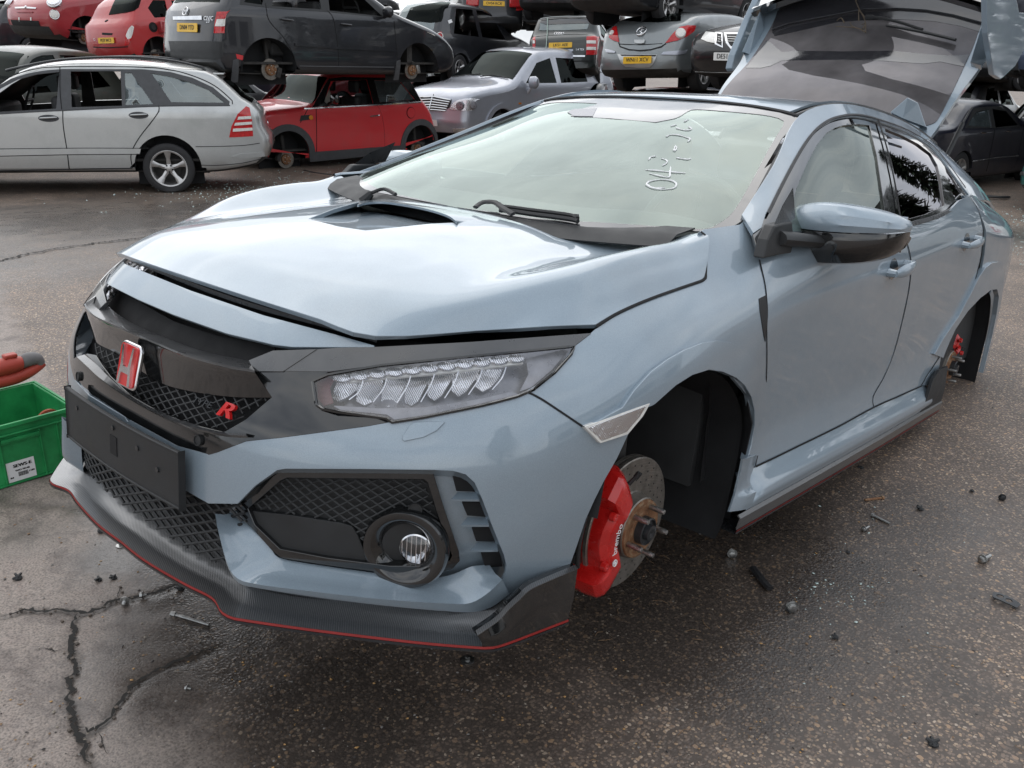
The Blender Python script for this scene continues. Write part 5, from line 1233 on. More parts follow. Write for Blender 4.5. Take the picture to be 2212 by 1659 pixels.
# ---- door handles
def handle(cx,cy,sc=1.0,keyhole=True):
    uv=SB.inv([c6(cx,cy)])[0]; u,v=uv
    P0=SB.S(u,v)[0]
    def pt(y,z,o):
        q=uvyz(SB,[(y,z)],UC+8)[0]; return SB.S(*q)[0]+SB.N(*q)[0]*SB.sg*o
    y,z=P0[1],P0[2]
    bowl=[];cent=[]
    V=[];F=[];n=20
    V.append(pt(y-.035,z-.002,.0012))
    for r in (1.0,.62):
        for k in range(n):
            t=2*math.pi*k/n; V.append(pt(y-.035+.040*r*math.cos(t),z-.002+.036*r*math.sin(t),.0012 if r==1 else .0010))
    for k in range(n): F.append((0,1+n+k,1+n+(k+1)%n)); F.append((1+n+k,1+k,1+(k+1)%n,1+n+(k+1)%n))
    b=mesh('handle_bowl',V,F,M['blackgloss'],car);bm=bmesh.new();bm.from_mesh(b.data);bmesh.ops.recalc_face_normals(bm,faces=bm.faces);bm.to_mesh(b.data);bm.free()
    V=[];F=[];m=10;L=np.linspace(-.095,.085,13)
    for i,l in enumerate(L):
        e=math.sin(math.pi*min(1,max(0,(i+.6)/13.2)))**.35; w=.017*e; d=.030+.012*math.sin(math.pi*i/12)
        for k in range(m):
            t=2*math.pi*k/m; V.append(pt(y+l,z+.012*(l/.09)+w*math.sin(t),d+.011*e*math.cos(t)))
    for i in range(12):
        for k in range(m): F.append((i*m+k,i*m+(k+1)%m,(i+1)*m+(k+1)%m,(i+1)*m+k))
    F.append(tuple(range(m)));F.append(tuple(range(12*m,13*m)))
    h=mesh('door_handle',V,F,M['blue'],car,autosm=50);bm=bmesh.new();bm.from_mesh(h.data);bmesh.ops.recalc_face_normals(bm,faces=bm.faces);bm.to_mesh(h.data);bm.free()
    b.parent=h
    for l in (-.085,.075): mb=MB();mb.tube([pt(y+l,z+.012*(l/.09),.0),pt(y+l,z+.012*(l/.09),.028)],[.015,.012],8);mb.build('handle_mount',M['blue'],h)
    m=mirror_tree(h)
    return h
handle(1050,640);handle(1475,482)
# ---- cabin
def cabin():
    fl=MB();fl.box(-.80,.80,.45,3.3,.24,.27);fl.box(-.78,.78,.34,.40,.27,.93);fl.build('cabin_floor',M['interior'],car)
    V=[];F=[]
    rows=[[(x,.22+.12*(abs(x)/.75)**2,.945) for x in np.linspace(-.74,.74,15)],[(x,.45,.955+.015*math.cos(x*3)) for x in np.linspace(-.76,.76,15)],[(x,.72,.955+.028*math.exp(-((x-.36)/.22)**2)) for x in np.linspace(-.78,.78,15)],[(x,.80,.90) for x in np.linspace(-.78,.78,15)],[(x,.84,.60) for x in np.linspace(-.78,.78,15)]]
    grid('dashboard',rows,M['interior'],car,(3,4),thick=.01)
    st=MB();c=Vector((.36,.88,.93))
    for k in range(48):
        pass
    ring=[(c.x+.185*math.cos(t),c.y+.075*math.sin(t)*.9+.0,c.z+.165*math.sin(t)) for t in np.linspace(0,2*math.pi,49)]
    st.tube(ring,.015,8,caps=False);st.tube([(c.x-.18,c.y,c.z),(c.x,c.y-.02,c.z-.01),(c.x+.18,c.y,c.z)],[.012,.035,.012],8);st.tube([(c.x,c.y-.02,c.z),(c.x,c.y-.06,c.z-.15)],.015,8);st.build('steering_wheel',M['interior'],car)
    for x in (-.36,.36):
        def seat(y0,nm,hr=True):
            rows=[[(x+dx,y0+dy,z) for dx in (-.25,-.19,-.1,0,.1,.19,.25)] for dy,z in ((-.30,.40),(-.32,.50),(0,.50),(.20,.50),(.24,.62),(.30,.85),(.34,1.03),(.37,1.05),(.40,.95))]
            rows=[[(px+0,py-(.05 if abs(px-x)>.18 else 0)*(1 if z>.55 else 0),z+(.03 if abs(px-x)>.18 and z<.55 else 0)) for px,py,z in r] for r in rows]
            s=grid(nm,rows,M['seatred'],car,(3,3),thick=.03)
            h=MB();h.box(x-.13,x+.13,y0+.33,y0+.42,1.06,1.24);b=h.build('headrest',M['interior'],s);bevel(b,.03,3)
        seat(1.45,'front_seat')
        seat(2.25,'rear_seat')
    rm=MB();rm.box(-.13,.13,1.0,1.02,1.19,1.25);rm.tube([(0,1.01,1.24),(0,1.0,1.275)],.01,6);bevel(rm.build('rear_view_mirror',M['blackgloss'],car),.01)
    hd=[[(x,y,z-.03) for x in np.linspace(-.54,.54,7)] for y,z in ((1.2,1.36),(1.6,1.39),(2.1,1.39),(2.55,1.35))];grid('headliner',hd,M['pbag'],car,(2,2))
cabin()
# inner door skins so that the cabin is closed
for s in (1,-1):
    mb=MB();mb.box(s*.80,s*.83,.45,3.1,.3,.94);mb.build('door_card',M['interior'],car)
# ---- open tailgate
ty=[(2.50,1.300),(2.58,1.375),(2.73,1.53),(2.92,1.68),(3.06,1.84),(3.135,1.975),(3.19,2.12),(3.22,2.28)]
xe=[.585,.60,.62,.635,.645,.655,.665,.67]
HR=[]
for (y,z),x_ in zip(ty,xe):
    row=[]
    for k in range(7):
        t=k/6; b=.055*(1-t**2.2); row.append((x_*t,y-b*.75,z+b*.62))
    HR.append([(-x,yy,zz) for x,yy,zz in row[:0:-1]]+row)
ST_=Patch(HR,CAR,8)
tgN=uvr(.15,11.85,.35,7,40)
# glass edge (near side traced, mirrored)
gR=ST_.inv(smoothline(T(c4,(1500,916),(1560,895),(1600,845),(1680,690),(1770,500),(1850,320),(1925,90),(1935,20)),12))
gR=[q for q in gR if q[0]>6]
gl=[(12-u,v) for u,v in gR[::-1]]
gin=[(6,gR[0][1]-.02)]+gR+[(gR[-1][0],6.2),(6,6.2)]
gfull=gin[:-1]+[(6,6.2)]+[(12-u,v) for u,v in gin[-2:0:-1]]
panel('tailgate',ST_,tgN,M['blue'],car,uv=True,step=.04,thick=.03,holes=[gfull] if False else [])
panel('tailgate_glass',ST_,gfull,M['hatchglass'],car,uv=True,off=.004,step=.04,thick=.004)
tr_=offset(ST_,.0045)
# dark bands across the glass
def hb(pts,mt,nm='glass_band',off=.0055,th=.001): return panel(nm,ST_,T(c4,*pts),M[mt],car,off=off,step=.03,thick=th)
hb(((380,235),(500,190),(700,150),(900,112),(1060,82),(1300,75),(1500,88),(1700,125),(1900,180),(1885,235),(1750,195),(1560,160),(1400,150),(1300,145),(1060,150),(860,165),(600,225),(400,268)),'frit')
hb(((190,500),(240,440),(340,300),(365,310),(450,385),(560,375),(900,380),(1250,375),(1500,400),(1700,412),(1815,402),(1770,490),(1600,455),(1480,470),(1200,450),(900,440),(550,445),(450,448),(370,485),(300,500)),'frit')  # a reflection in the glass, laid on as a dark band
# spoiler slab: upper glass / wing underside above the dark bar
hb(((430,95),(600,20),(760,-30),(1600,-30),(1700,0),(1935,68),(1900,178),(1700,122),(1500,86),(1300,73),(1060,80),(900,110),(700,148),(500,188),(385,230)),'frit','high_level_panel',.02,.012)
# rear wiper
mb=MB();q=on(offset(ST_,.035),T(c4,(1062,125),(1150,128),(1300,160),(1440,205),(1475,215)),step=8);mb.tube(q,[.012]*3+[.007]*(len(q)-3),7);
q=on(offset(ST_,.028),T(c4,(1215,185),(1300,200),(1450,228),(1600,262),(1715,290)),step=8);mb.tube(q,.013,6,flat=.6);mb.build('rear_wiper',M['blackmat'],car)
# vortex fins at the roof edge and high on the gate
def fin3(name,pts,X,th):
    V=[];F=[]
    P=[CAR.at(*c4(*p),X=x) for p,x in zip(pts,X)]
    V=[tuple(p) for p in P];n=len(P);c=sum(P)/n
    V+=[tuple(c+(p-c)*.98+np.array(th)) for p in P]
    F=[tuple(range(n)),tuple(range(2*n-1,n-1,-1))]+[(i,(i+1)%n,(i+1)%n+n,i+n)[::-1] for i in range(n)]
    o=mesh(name,V,F,M['blue'],car,smooth=False);bm=bmesh.new();bm.from_mesh(o.data);bmesh.ops.recalc_face_normals(bm,faces=bm.faces);bm.to_mesh(o.data);bm.free();bevel(o,.004,2);return o
def vortex(pts,X,name='roof_fin'):
    # faceted fin: left foot, ridge top, shoulder, right foot, plus a ridge line foot
    P=[CAR.at(*c4(*p),X=x) for p,x in zip(pts,X)]
    A,B,Cc,D,E=P; back=np.array([-.02,.10,-.01])
    V=[A,B,Cc,D,E,B+back,Cc+back,A+back,D+back]
    F=[(0,1,4),(4,1,2,3),(1,5,6,2),(0,7,5,1),(2,6,8,3),(7,8,6,5)]
    o=mesh(name,V,F,M['blue'],car,smooth=False);bm=bmesh.new();bm.from_mesh(o.data);bmesh.ops.recalc_face_normals(bm,faces=bm.faces);bm.to_mesh(o.data);bm.free();bevel(o,.004,2);return o
v_=vortex(((1240,815),(1365,707),(1440,745),(1502,925),(1330,860)),(.46,.50,.525,.56,.50))
v2=vortex(((160,375),(290,78),(330,260),(180,440),(215,395)),(-.62,-.60,-.575,-.60,-.59),'tailgate_fin')
v3=vortex(((1945,265),(1900,200),(1820,455),(1900,475),(1970,420)),(.64,.63,.63,.65,.655),'tailgate_fin')
# wing end plates
def endplate(pts,X,th):
    return fin3('wing_end_plate',pts,X,th)
endplate(((1940,-40),(1945,240),(1995,545),(2040,577),(2060,565),(2150,480),(2205,380),(2290,170),(2240,95),(2180,90),(2150,-40)),(.712,)*11,(-.03,.02,0))
endplate(((245,-30),(150,180),(60,400),(38,500),(50,522),(80,505),(150,340),(240,130),(330,-30)),(-.705,)*9,(.03,.02,0))
# wing blade between the plates
r1=[];
w0=CAR.at(*c4(240,70),X=-.66);w1=CAR.at(*c4(1935,30),X=.68)
t=np.linspace(0,1,25)
ln=[w0+(w1-w0)*k+np.array([0,0,.12*math.sin(math.pi*k)]) for k in t]
loft('wing_blade',[[p+np.array([0,-.02,-.02]) for p in ln],[p+np.array([0,.03,-.035]) for p in ln],[p+np.array([0,.16,.10]) for p in ln],[p+np.array([0,.15,.12]) for p in ln],[p+np.array([0,-.02,-.0]) for p in ln]],M['blackgloss'],car,40,mid=2)
# inner trim and strut
mb=MB();A=CAR.at(*c4(1650,1135),X=.60);B=CAR.at(*c4(1765,900),X=.60);Cc=CAR.at(*c4(1800,850),X=.60)
mb.tube([A,B],.011,10);mb.tube([B-(B-A)*.02,Cc+(B-A)*.3],.005,8);mb.build('gas_strut',M['blackmat'],car)
mb=MB();mb.tube([A*[-1,1,1],B*[-1,1,1]],.011,10);mb.build('gas_strut',M['blackmat'],car)
# boot opening and tail
tb=MB();tb.box(-.70,.70,3.30,3.46,.30,.62);bevel(tb.build('rear_bumper',M['blue'],car),.03,3)
tb=MB();tb.box(-.62,.62,2.7,3.35,.50,.53);tb.build('boot_floor',M['interior'],car)
# twigs caught under the wiper
tw=MB()
for pts in (((1060,238),(1055,150),(1010,60),(985,0),(975,-30)),((1010,70),(1030,95),(1058,130)),((1060,235),(1000,205),(900,195),(840,192)),((985,10),(1000,-10)),((1010,150),(1008,80)),((905,165),(880,130),(850,150)),((1000,205),(960,190),(945,160)),((1040,210),(1060,170),(1030,180))):
    q=on(offset(ST_,.03),T(c4,*pts),step=6); tw.tube(q,[.0035*(1-.5*i/len(q)) for i in range(len(q))],5)
tag(tw.build('twig',plain('twig_bark',(.10,.075,.05),.8),None),'thin dry twig caught in the wiper of the open tailgate','twig'); 
bpy.data.objects['twig'].matrix_world=CAR.mat()
lf=MB()
# ================================================================= scrap cars
class SFrame(Frame):
    def __init__(s,x,y,yaw,sc=1.0,z=0.0,pitch=0.0,roll=0.0):
        c,q=math.cos(R_(yaw)),math.sin(R_(yaw)); A=np.array([[c,-q,0],[q,c,0],[0,0,1]])
        cp,sp=math.cos(R_(pitch)),math.sin(R_(pitch)); B=np.array([[1,0,0],[0,cp,-sp],[0,sp,cp]])
        cr,sr=math.cos(R_(roll)),math.sin(R_(roll)); D=np.array([[cr,0,sr],[0,1,0],[-sr,0,cr]])
        s.M=A@B@D*sc; s.T=np.array([x,y,z],float); s.Mi=np.linalg.inv(s.M); s.o=s.Mi@(CW-s.T)
    def ray(s,px,py): return s.Mi@raydir(px,py)
def recalc(o):
    bm=bmesh.new();bm.from_mesh(o.data);bmesh.ops.recalc_face_normals(bm,faces=bm.faces);bm.to_mesh(o.data);bm.free();return o
def circ(yc,zc,r,a0=0,a1=360,n=28): return [(yc+r*math.cos(R_(a0+(a1-a0)*k/n)),zc+r*math.sin(R_(a0+(a1-a0)*k/n))) for k in range(n)]
class BgCar:
    def __init__(s,name,label,F,prof,w,zb,tum=.32,arches=(),wins=(),mat='white',side=1,crown=.05,bulge=.10,r=.07,cat='car',group=None,under=True,glass='darkglass',open_wins=(),tuck=.03,taper=.14,step=.07,arch_bot=.2):
        s.F=F;s.w=w;s.zb=zb;s.tum=tum;s.side=side;s.r=r;s.mat=M[mat] if isinstance(mat,str) else mat
        s.root=empty(name,label,cat,mat=F.mat(),group=group)
        P=np.array(smoothline(prof,.16,True)); s.y0,s.y1=P[:,0].min(),P[:,0].max();s.z0,s.z1=P[:,1].min(),P[:,1].max();s.ym=(s.y0+s.y1)/2
        s.taper=taper;s.tuck=tuck
        # make counter-clockwise in (y,z)
        if np.sum(P[:,0]*np.roll(P[:,1],-1)-np.roll(P[:,0],-1)*P[:,1])<0:P=P[::-1]
        T_=np.roll(P,-1,0)-np.roll(P,1,0);T_/=np.linalg.norm(T_,axis=1)[:,None]+1e-9;Ni=np.stack([-T_[:,1],T_[:,0]],1)   # inward
        s.prof=P;n=len(P)
        cols=[(1.0,1.0),(.985,.55),(.93,.16),(.80,.0),(.5,0),(0,0)]
        rows=[]
        for i in range(n):
            row=[]
            for fx,ins in cols:
                q=P[i]+Ni[i]*r*ins
                out=-Ni[i]; 
                q=q+out*np.array([bulge,crown])*(1-fx*fx)*(abs(out)**1.0)*(0 if out[1]<-.6 else 1)
                X=s.W(P[i][0]+Ni[i][0]*r,P[i][1]+Ni[i][1]*r)
                row.append((X*fx if fx<1 else X,q[0],q[1]))
            rows.append(row+[(-x,y,z) for x,y,z in row[-2::-1]])
        rows.append(rows[0])
        s.wrap=Patch(rows,F,3)
        wp=s.wrap; nn=wp.N(wp.U,wp.V); cc=np.array([0,s.ym,(s.z0+s.z1)/2]); s_old=wp.sg
        wp.sg=1 if np.einsum('ij,ij->i',nn,(wp.P-cc)*np.array([.3,1,1.6])).sum()>0 else -1
        dd=F.o-wp.P; wp.ok=np.einsum('ij,ij->i',nn,dd)/np.linalg.norm(dd,axis=1)*wp.sg>.03
        ni=np.cumsum([0]); s.rows=rows
        edge=P+Ni*r; s.edge=edge
        holes=[]
        for a in arches: holes.append(np.array(a))
        s.arches=arches
        s.allwins=list(wins)+list(open_wins)
        for wdw in s.allwins: holes.append(np.array(wdw))
        # arches cut the lower edge: merge as outline notches by clipping the polygon
        outl=s.notch(edge,arches)
        vo,Fc=fill(outl,[np.array(h) for h in s.allwins],step)
        V=[];Fa=[];mi=[]
        for sg in (1,-1):
            b=len(V);V+=[(sg*s.W(y,z),y,z) for y,z in vo]
            Fa+=[tuple(b+i for i in (f if sg>0 else f[::-1])) for f in Fc]
        # wrap faces
        nr=len(rows)-1; m=len(rows[0]); b=len(V)
        for rw in rows[:-1]: V+=rw
        # drop the underside inside arches
        for i in range(nr):
            mid=(edge[i]+edge[(i+1)%nr])/2
            if any(inside(mid[None],np.array(a))[0] for a in arches): ks=range(3,m-4)
            else: ks=range(m-1)
            for k in ks: Fa.append((b+i*m+k,b+i*m+k+1,b+((i+1)%nr)*m+k+1,b+((i+1)%nr)*m+k))
        o=mesh('body',V,Fa,s.mat,s.root); recalc(o); bm=bmesh.new();bm.from_mesh(o.data);bmesh.ops.remove_doubles(bm,verts=bm.verts,dist=.0008);bmesh.ops.recalc_face_normals(bm,faces=bm.faces);bm.to_mesh(o.data);bm.free()
        o.data.set_sharp_from_angle(angle=R_(38)); s.body=o; o.data.materials.append(M['under'])
        for pf in o.data.polygons:
            if pf.normal.z<-.5 and pf.center.z<s.z0+.22: pf.material_index=1
        solid(o,.015,-1); sm_=o.modifiers['solid']; sm_.material_offset=1; sm_.material_offset_rim=0
        for i,wdw in enumerate(wins):
            s.sidep('side_window',wdw,M[glass],-.012,.0,yz=True,both=True)
        for a in arches:
            s.liner(a)
        s.cabin()
    def W(s,y,z):
        t=(y-s.ym)/((s.y1-s.y0)/2); pl=1-s.taper*abs(t)**5
        x=s.w*pl
        if z>s.zb: x-=s.tum*(z-s.zb)
        zl=s.z0+.28
        if z<zl: x-=s.tuck*((zl-z)/.28)**2
        x-= .012*((z-s.zb*.72)/s.zb)**2
        return max(x,.05)
    def notch(s,edge,arches):
        pts=[np.array(p) for p in lin(edge,.12)]
        for a in arches:
            A=np.array(a); ins=inside(np.array(pts),A)
            if not ins.any(): continue
            n=len(pts);k=[i for i in range(n) if ins[i] and not ins[i-1]][0]
            pts=pts[k:]+pts[:k];ins=np.r_[ins[k:],ins[:k]];e=k2=int(np.argmin(ins)) if not ins.all() else n
            pa=pts[-1];pb=pts[e]
            arc=[p for p in A if inside(p[None],np.array(pts))[0]]
            # order arc from pa to pb
            j=np.argmin([np.linalg.norm(p-pa) for p in A]);seq=[A[(j+q)%len(A)] for q in range(len(A))]
            f1=[p for p in seq if inside(p[None],np.array(pts))[0]]
            f2=[p for p in seq[::-1] if inside(p[None],np.array(pts))[0]]
            f=f1 if np.linalg.norm(f1[0]-pa)<=np.linalg.norm(f2[0]-pa) else f2
            pts=f+pts[e:]
        return np.array(pts)
    def yz(s,px):
        out=[]
        for q in px:
            X=s.side*s.w
            for _ in range(6):
                p=s.F.at(*q,X=X); X=s.side*s.W(p[1],p[2])
            out.append((p[1],p[2]))
        return out
    def sidep(s,name,pts,mt,off=.003,thick=.004,yz=False,both=False,holes=(),step=.08,parent=None):
        O=np.array(pts if yz else s.yz(pts));H=[np.array(h if yz else s.yz(h)) for h in holes]
        O=np.array(lin(O,.08)); vo,Fc=fill(O,H,step); res=None
        for sg in ((s.side,-s.side) if both else (s.side,)):
            V=[(sg*(s.W(y,z)+off),y,z) for y,z in vo];F=[tuple(f if sg>0 else f[::-1]) for f in Fc]
            o=mesh(name,V,F,mt,parent or s.root)
            if thick: solid(o,thick,-1)
            res=res or o
        return res
    def sline(s,name,px,wd,mt,off=.002,yz=False,both=False,parent=None,sm=True):
        q=px if yz else s.yz(px); q=smoothline(q,.06) if sm else lin(q,.1,False)
        for sg in ((s.side,-s.side) if both else (s.side,)):
            P=np.array([(sg*(s.W(y,z)+off),y,z) for y,z in q]);N=np.tile(np.array([sg,0,.15]),(len(P),1)); o=ribbon(name,P,N,wd,mt,parent or s.root,.003)
        return o
    def wrapp(s,name,px,mt,off=.004,thick=.004,step=.06,parent=None,smooth=False,fs=8,**k):
        return panel(name,s.wrap,px,mt,parent or s.root,off=off,step=step,thick=thick,smooth=smooth,frame_step=fs,**k)
    def wrapuv(s,name,uv,mt,off=.004,thick=.004,step=.08,parent=None):
        return panel(name,s.wrap,uv,mt,parent or s.root,off=off,step=step,thick=thick,uv=True)
    def rows_at(s,y,z): return int(np.argmin(((s.prof-(y,z))**2).sum(1)))
    def band(s,name,a,b,mt,fx=.82,off=.004,thick=.004,x0=None,fx2=None):
        # glass etc. across the car between two profile places a,b (y,z)
        i,j=s.rows_at(*a),s.rows_at(*b)
        if i>j:i,j=j,i;
        n=len(s.prof)
        if j-i>n/2: i,j=j,i+n
        us=lambda f: f  # column coordinate by lateral fraction
        C=[1.0,.985,.93,.80,.5,0,-.5,-.80,-.93,-.985,-1.0]
        def uc(f): return float(np.interp(-f,[-c for c in C],range(11)))
        a_,b_=uc(fx),uc(-fx); c_,d_=uc(fx2 or fx),uc(-(fx2 or fx))
        pts=[(a_+(b_-a_)*t,i) for t in np.linspace(0,1,10)]+[(b_+(d_-b_)*t,i+(j-i)*t) for t in np.linspace(0,1,8)]+[(d_+(c_-d_)*t,j) for t in np.linspace(0,1,10)]+[(c_+(a_-c_)*t,j+(i-j)*t) for t in np.linspace(0,1,8)]
        q=[];
        for p in pts:
            if not q or np.hypot(p[0]-q[-1][0],p[1]-q[-1][1])>1e-6:q.append(p)
        if np.hypot(q[0][0]-q[-1][0],q[0][1]-q[-1][1])<1e-6:q=q[:-1]
        if j>n: return None
        return s.wrapuv(name,q,mt,off,thick)
    def liner(s,a):
        A=np.array(a);c=A.mean(0)
        for sg in (1,-1):
            V=[];F=[];n=len(A)
            xo=s.W(c[0],c[1]+.1)-.012;xi=xo-.30
            for x in (xo,xi):
                for y,z in A: V.append((sg*x,y,z))
            for i in range(n):
                if min(A[i][1],A[(i+1)%n][1])>s.z0-.02: F.append((i,(i+1)%n,(i+1)%n+n,i+n))
            top=[i for i in range(n)]
            F.append(tuple(range(n,2*n)))
            recalc(mesh('arch_liner',V,F,M['liner'],s.root,smooth=False))
    def cabin(s):
        zf=s.z0+.15;w_=s.w-.10
        mb=MB();mb.box(-w_,w_,s.y0+.35,s.y1-.25,zf,zf+.03);mb.box(-w_,w_,s.y0+.95,s.y0+1.05,zf,s.zb-.05);mb.build('cabin_floor',M['under'],s.root,smooth=False)
    def seats(s,ys,zt=None,mt='interior'):
        zt=zt or s.zb+.12
        for y in ys:
            for x in (-.36,.36):
                mb=MB();mb.box(x-.24,x+.24,y-.5,y,s.z0+.25,s.z0+.45);mb.box(x-.23,x+.23,y-.06,y+.08,s.z0+.3,zt-.05,0,Matrix.Translation((0,0,0)));o=mb.build('seat',M[mt],s.root);bevel(o,.05,2)
                h=MB();h.box(x-.13,x+.13,y+.02,y+.11,zt,zt+.20);bevel(h.build('headrest',M[mt],o),.04,2)
    def steer(s,y,z,x=-.36):
        mb=MB();mb.tube([(x+.18*math.cos(t),y+.06*math.sin(t),z+.17*math.sin(t)) for t in np.linspace(0,2*math.pi,25)],.014,6,caps=False);mb.tube([(x-.17,y,z),(x+.17,y,z)],.02,6);mb.build('steering_wheel',M['interior'],s.root)
        d=MB();d.box(-s.w+.15,s.w-.15,y-.55,y-.18,z-.25,z-.02);bevel(d.build('dashboard',M['interior'],s.root),.05,2)
    def wheel(s,y,z,r,rim=.66,mt='alloy',spokes=5,x=None,both=True,width=.2,flat=0.0):
        for sg in ((1,-1) if both else (s.side,)):
            xo=(x or s.W(y,z+.1))-.015
            Mx=Matrix.Translation((0,y,z))
            if sg<0: Mx=Matrix.Scale(-1,4,(1,0,0))@Mx
            mb=MB();R=r;mb.lathe([(xo-width,R*rim),(xo-width,R*.93),(xo-width+.02,R*.99),(xo-width/2,R),(xo-.02,R*.985),(xo-.004,R*.93),(xo-.001,R*.80),(xo-.006,R*(rim+.02)),(xo-.02,R*rim)],44,0,Mx,'X',False)
            if flat:
                for i,v in enumerate(mb.V):
                    dz=v[2]-z
                    if dz<-R+flat: mb.V[i]=(v[0]+(.012 if sg>0 else -.012)*(1 if abs(v[0])>xo-width/2 else -1),v[1]*1.0+(v[1]-y)*.08,z-R+flat)
            t=mb.build('wheel',M['tyre'],s.root); recalc(t)
            rm=MB();rr=R*rim
            rm.lathe([(xo-width+.03,rr*.86),(xo-.03,rr*.90),(xo-.012,rr*.98),(xo-.006,rr*1.02),(xo-.002,rr*1.0),(xo-.006,rr*.93),(xo-.05,rr*.90)],44,0,Mx,'X',False)
            for k in range(spokes):
                a=2*math.pi*k/spokes+math.pi/2; ca,sa=math.cos(a),math.sin(a)
                def q(rad,tn,xx): return (xx,rad*ca-tn*sa,rad*sa+tn*ca)
                V=[q(rr*.16,-rr*.13,xo-.055),q(rr*.16,rr*.13,xo-.055),q(rr*.55,rr*.10,xo-.035),q(rr*.95,rr*.20,xo-.012),q(rr*.95,-rr*.20,xo-.012),q(rr*.55,-rr*.10,xo-.035),q(rr*.55,0,xo-.018),q(rr*.93,0,xo-.003),q(rr*.18,0,xo-.035)]
                rm.add(V,[(8,1,2,6),(6,2,3,7),(0,8,6,5),(5,6,7,4)],0,Mx)
                b=MB()
            rm.lathe([(xo-.06,rr*.26),(xo-.035,rr*.24),(xo-.028,rr*.14),(xo-.026,.0005)],20,0,Mx,'X',False)
            rr_=rm.build('rim',M[mt],t,autosm=45)
            nb=MB()
            for k in range(5):
                a=2*math.pi*k/5+math.pi*.7; nb.lathe([(xo-.030,.012),(xo-.024,.009),(xo-.024,.0005)],8,0,Mx@Matrix.Translation((0,rr*.19*math.cos(a),rr*.19*math.sin(a))),'X',False)
            nb.build('wheel_bolt',M['gap'],t)
            dk=MB();dk.lathe([(xo-.11,.0005),(xo-.11,rr*.62),(xo-.12,rr*.62)],24,0,Mx,'X',False);dk.lathe([(xo-.145,.0005),(xo-.145,rr*.95)],24,0,Mx,'X',False);dk.build('brake_disc',M['under'],t)
    def hub(s,y,z,r=.13,x=None,both=True,cal=True,mt='disc',calang=150):
        for sg in ((1,-1) if both else (s.side,)):
            xo=(x or s.w-.10);Mx=Matrix.Translation((0,y,z))
            if sg<0: Mx=Matrix.Scale(-1,4,(1,0,0))@Mx
            mb=MB();mb.lathe([(xo-.05,.05),(xo-.05,r),(xo-.03,r),(xo-.03,r*.6)],36,0,Mx,'X',False);d=mb.build('brake_disc',M[mt],s.root,autosm=30);recalc(d)
            mb=MB();mb.lathe([(xo-.032,r*.62),(xo,r*.56),(xo+.004,r*.5),(xo+.002,r*.22),(xo+.015,r*.2),(xo+.02,.0005)],28,0,Mx,'X',False);recalc(mb.build('hub',M['rust'],d,autosm=30))
            nb=MB()
            for k in range(5):
                a=2*math.pi*k/5; nb.lathe([(xo,.007),(xo+.03,.007),(xo+.032,.0005)],8,0,Mx@Matrix.Translation((0,r*.38*math.cos(a),r*.38*math.sin(a))),'X',False)
            nb.build('wheel_stud',M['steel'],d)
            a=R_(calang);cb=MB();cb.box(xo-.09,xo+.0,-.035,.035,-.07,.07,0,Mx@Matrix.Translation((0,r*.95*math.cos(a),r*.95*math.sin(a)))@Matrix.Rotation(a,4,'X'));bevel(cb.build('caliper',M['under'] if cal!='silver' else M['steel'],d),.012,2)
            ax=MB();
            P=np.array([xo-.05,y,z])*[sg,1,1];Q=np.array([.2,y,z+.02])*[sg,1,1];ax.tube([P,Q],[.035,.03],8);S_=np.array([xo-.12,y,z+.36])*[sg,1,1];ax.tube([P+np.array([-.04*sg,0,.03]),S_],[.025,.035],8);ax.tube([P+np.array([-.05*sg,0,-.05]),P+np.array([-.3*sg,.30,-.02])],.02,6);ax.build('suspension_arm',M['under'],s.root)
    def plate(s,txt,px,mt='yellowplate',wd=.52,ht=.111,off=.012,rows=1,sz=.082):
        # px = centre of the plate; lies on the wrap
        uv=s.wrap.inv([px])[0];P=s.wrap.S(*uv)[0];N=s.wrap.N(*uv)[0]*s.wrap.sg
        N=np.array([N[0]*.4,N[1],N[2]*.6]);N/=np.linalg.norm(N);m=seatbox(P+N*off,N)
        mb=MB();plate(mb,rrect(wd,ht,.012),0,.008,0,m);p=mb.build('number_plate',M[mt],s.root,smooth=False)
        text_on('plate_characters',txt,sz,M['platechar'],p,m@Matrix.Translation((0,-.002,0)),.001,.92 if len(txt)<9 else .86,0,.003)
        return p
    def text(s,txt,px,size,mt='chrome',off=.004,ext=.003,sx=1.0,parent=None):
        uv=s.wrap.inv([px])[0];P=s.wrap.S(*uv)[0];N=s.wrap.N(*uv)[0]*s.wrap.sg;m=seatbox(P+N*off,N)
        return text_on('badge_word',txt,size,M[mt],parent or s.root,m,ext,sx)
    def ringw(s,name,px,r,mt,tk=.01,parent=None,rt=.25):
        uv=s.wrap.inv([px])[0];P=s.wrap.S(*uv)[0];N=s.wrap.N(*uv)[0]*s.wrap.sg;m=seatbox(P,N)
        mb=MB();mb.tube([tuple(m@Vector((r*math.cos(t),-tk*.5,r*math.sin(t)))) for t in np.linspace(0,2*math.pi,25)],r*rt,6,caps=False);return mb.build(name,M[mt],parent or s.root)
    def discw(s,name,px,r,mt,tk=.01,parent=None,sx=1.0):
        uv=s.wrap.inv([px])[0];P=s.wrap.S(*uv)[0];N=s.wrap.N(*uv)[0]*s.wrap.sg;m=seatbox(P,N)@Matrix.Scale(sx,4,(1,0,0))
        mb=MB();mb.lathe([(.01,r),(-tk*.5,r*.97),(-tk,r*.8),(-tk*1.15,.0005)],28,0,m,'Y',False);return mb.build(name,M[mt],parent or s.root)
cE=crop(0,0,700);cM=crop(600,0,700);cR=crop(1200,0,700);cX=crop(2260,0,300,957);cL=crop(0,0,260,2157)
M['silverpaint']=paint('silver_paint',(.50,.51,.50),metal=.8,rough=.36,dirt=.18)
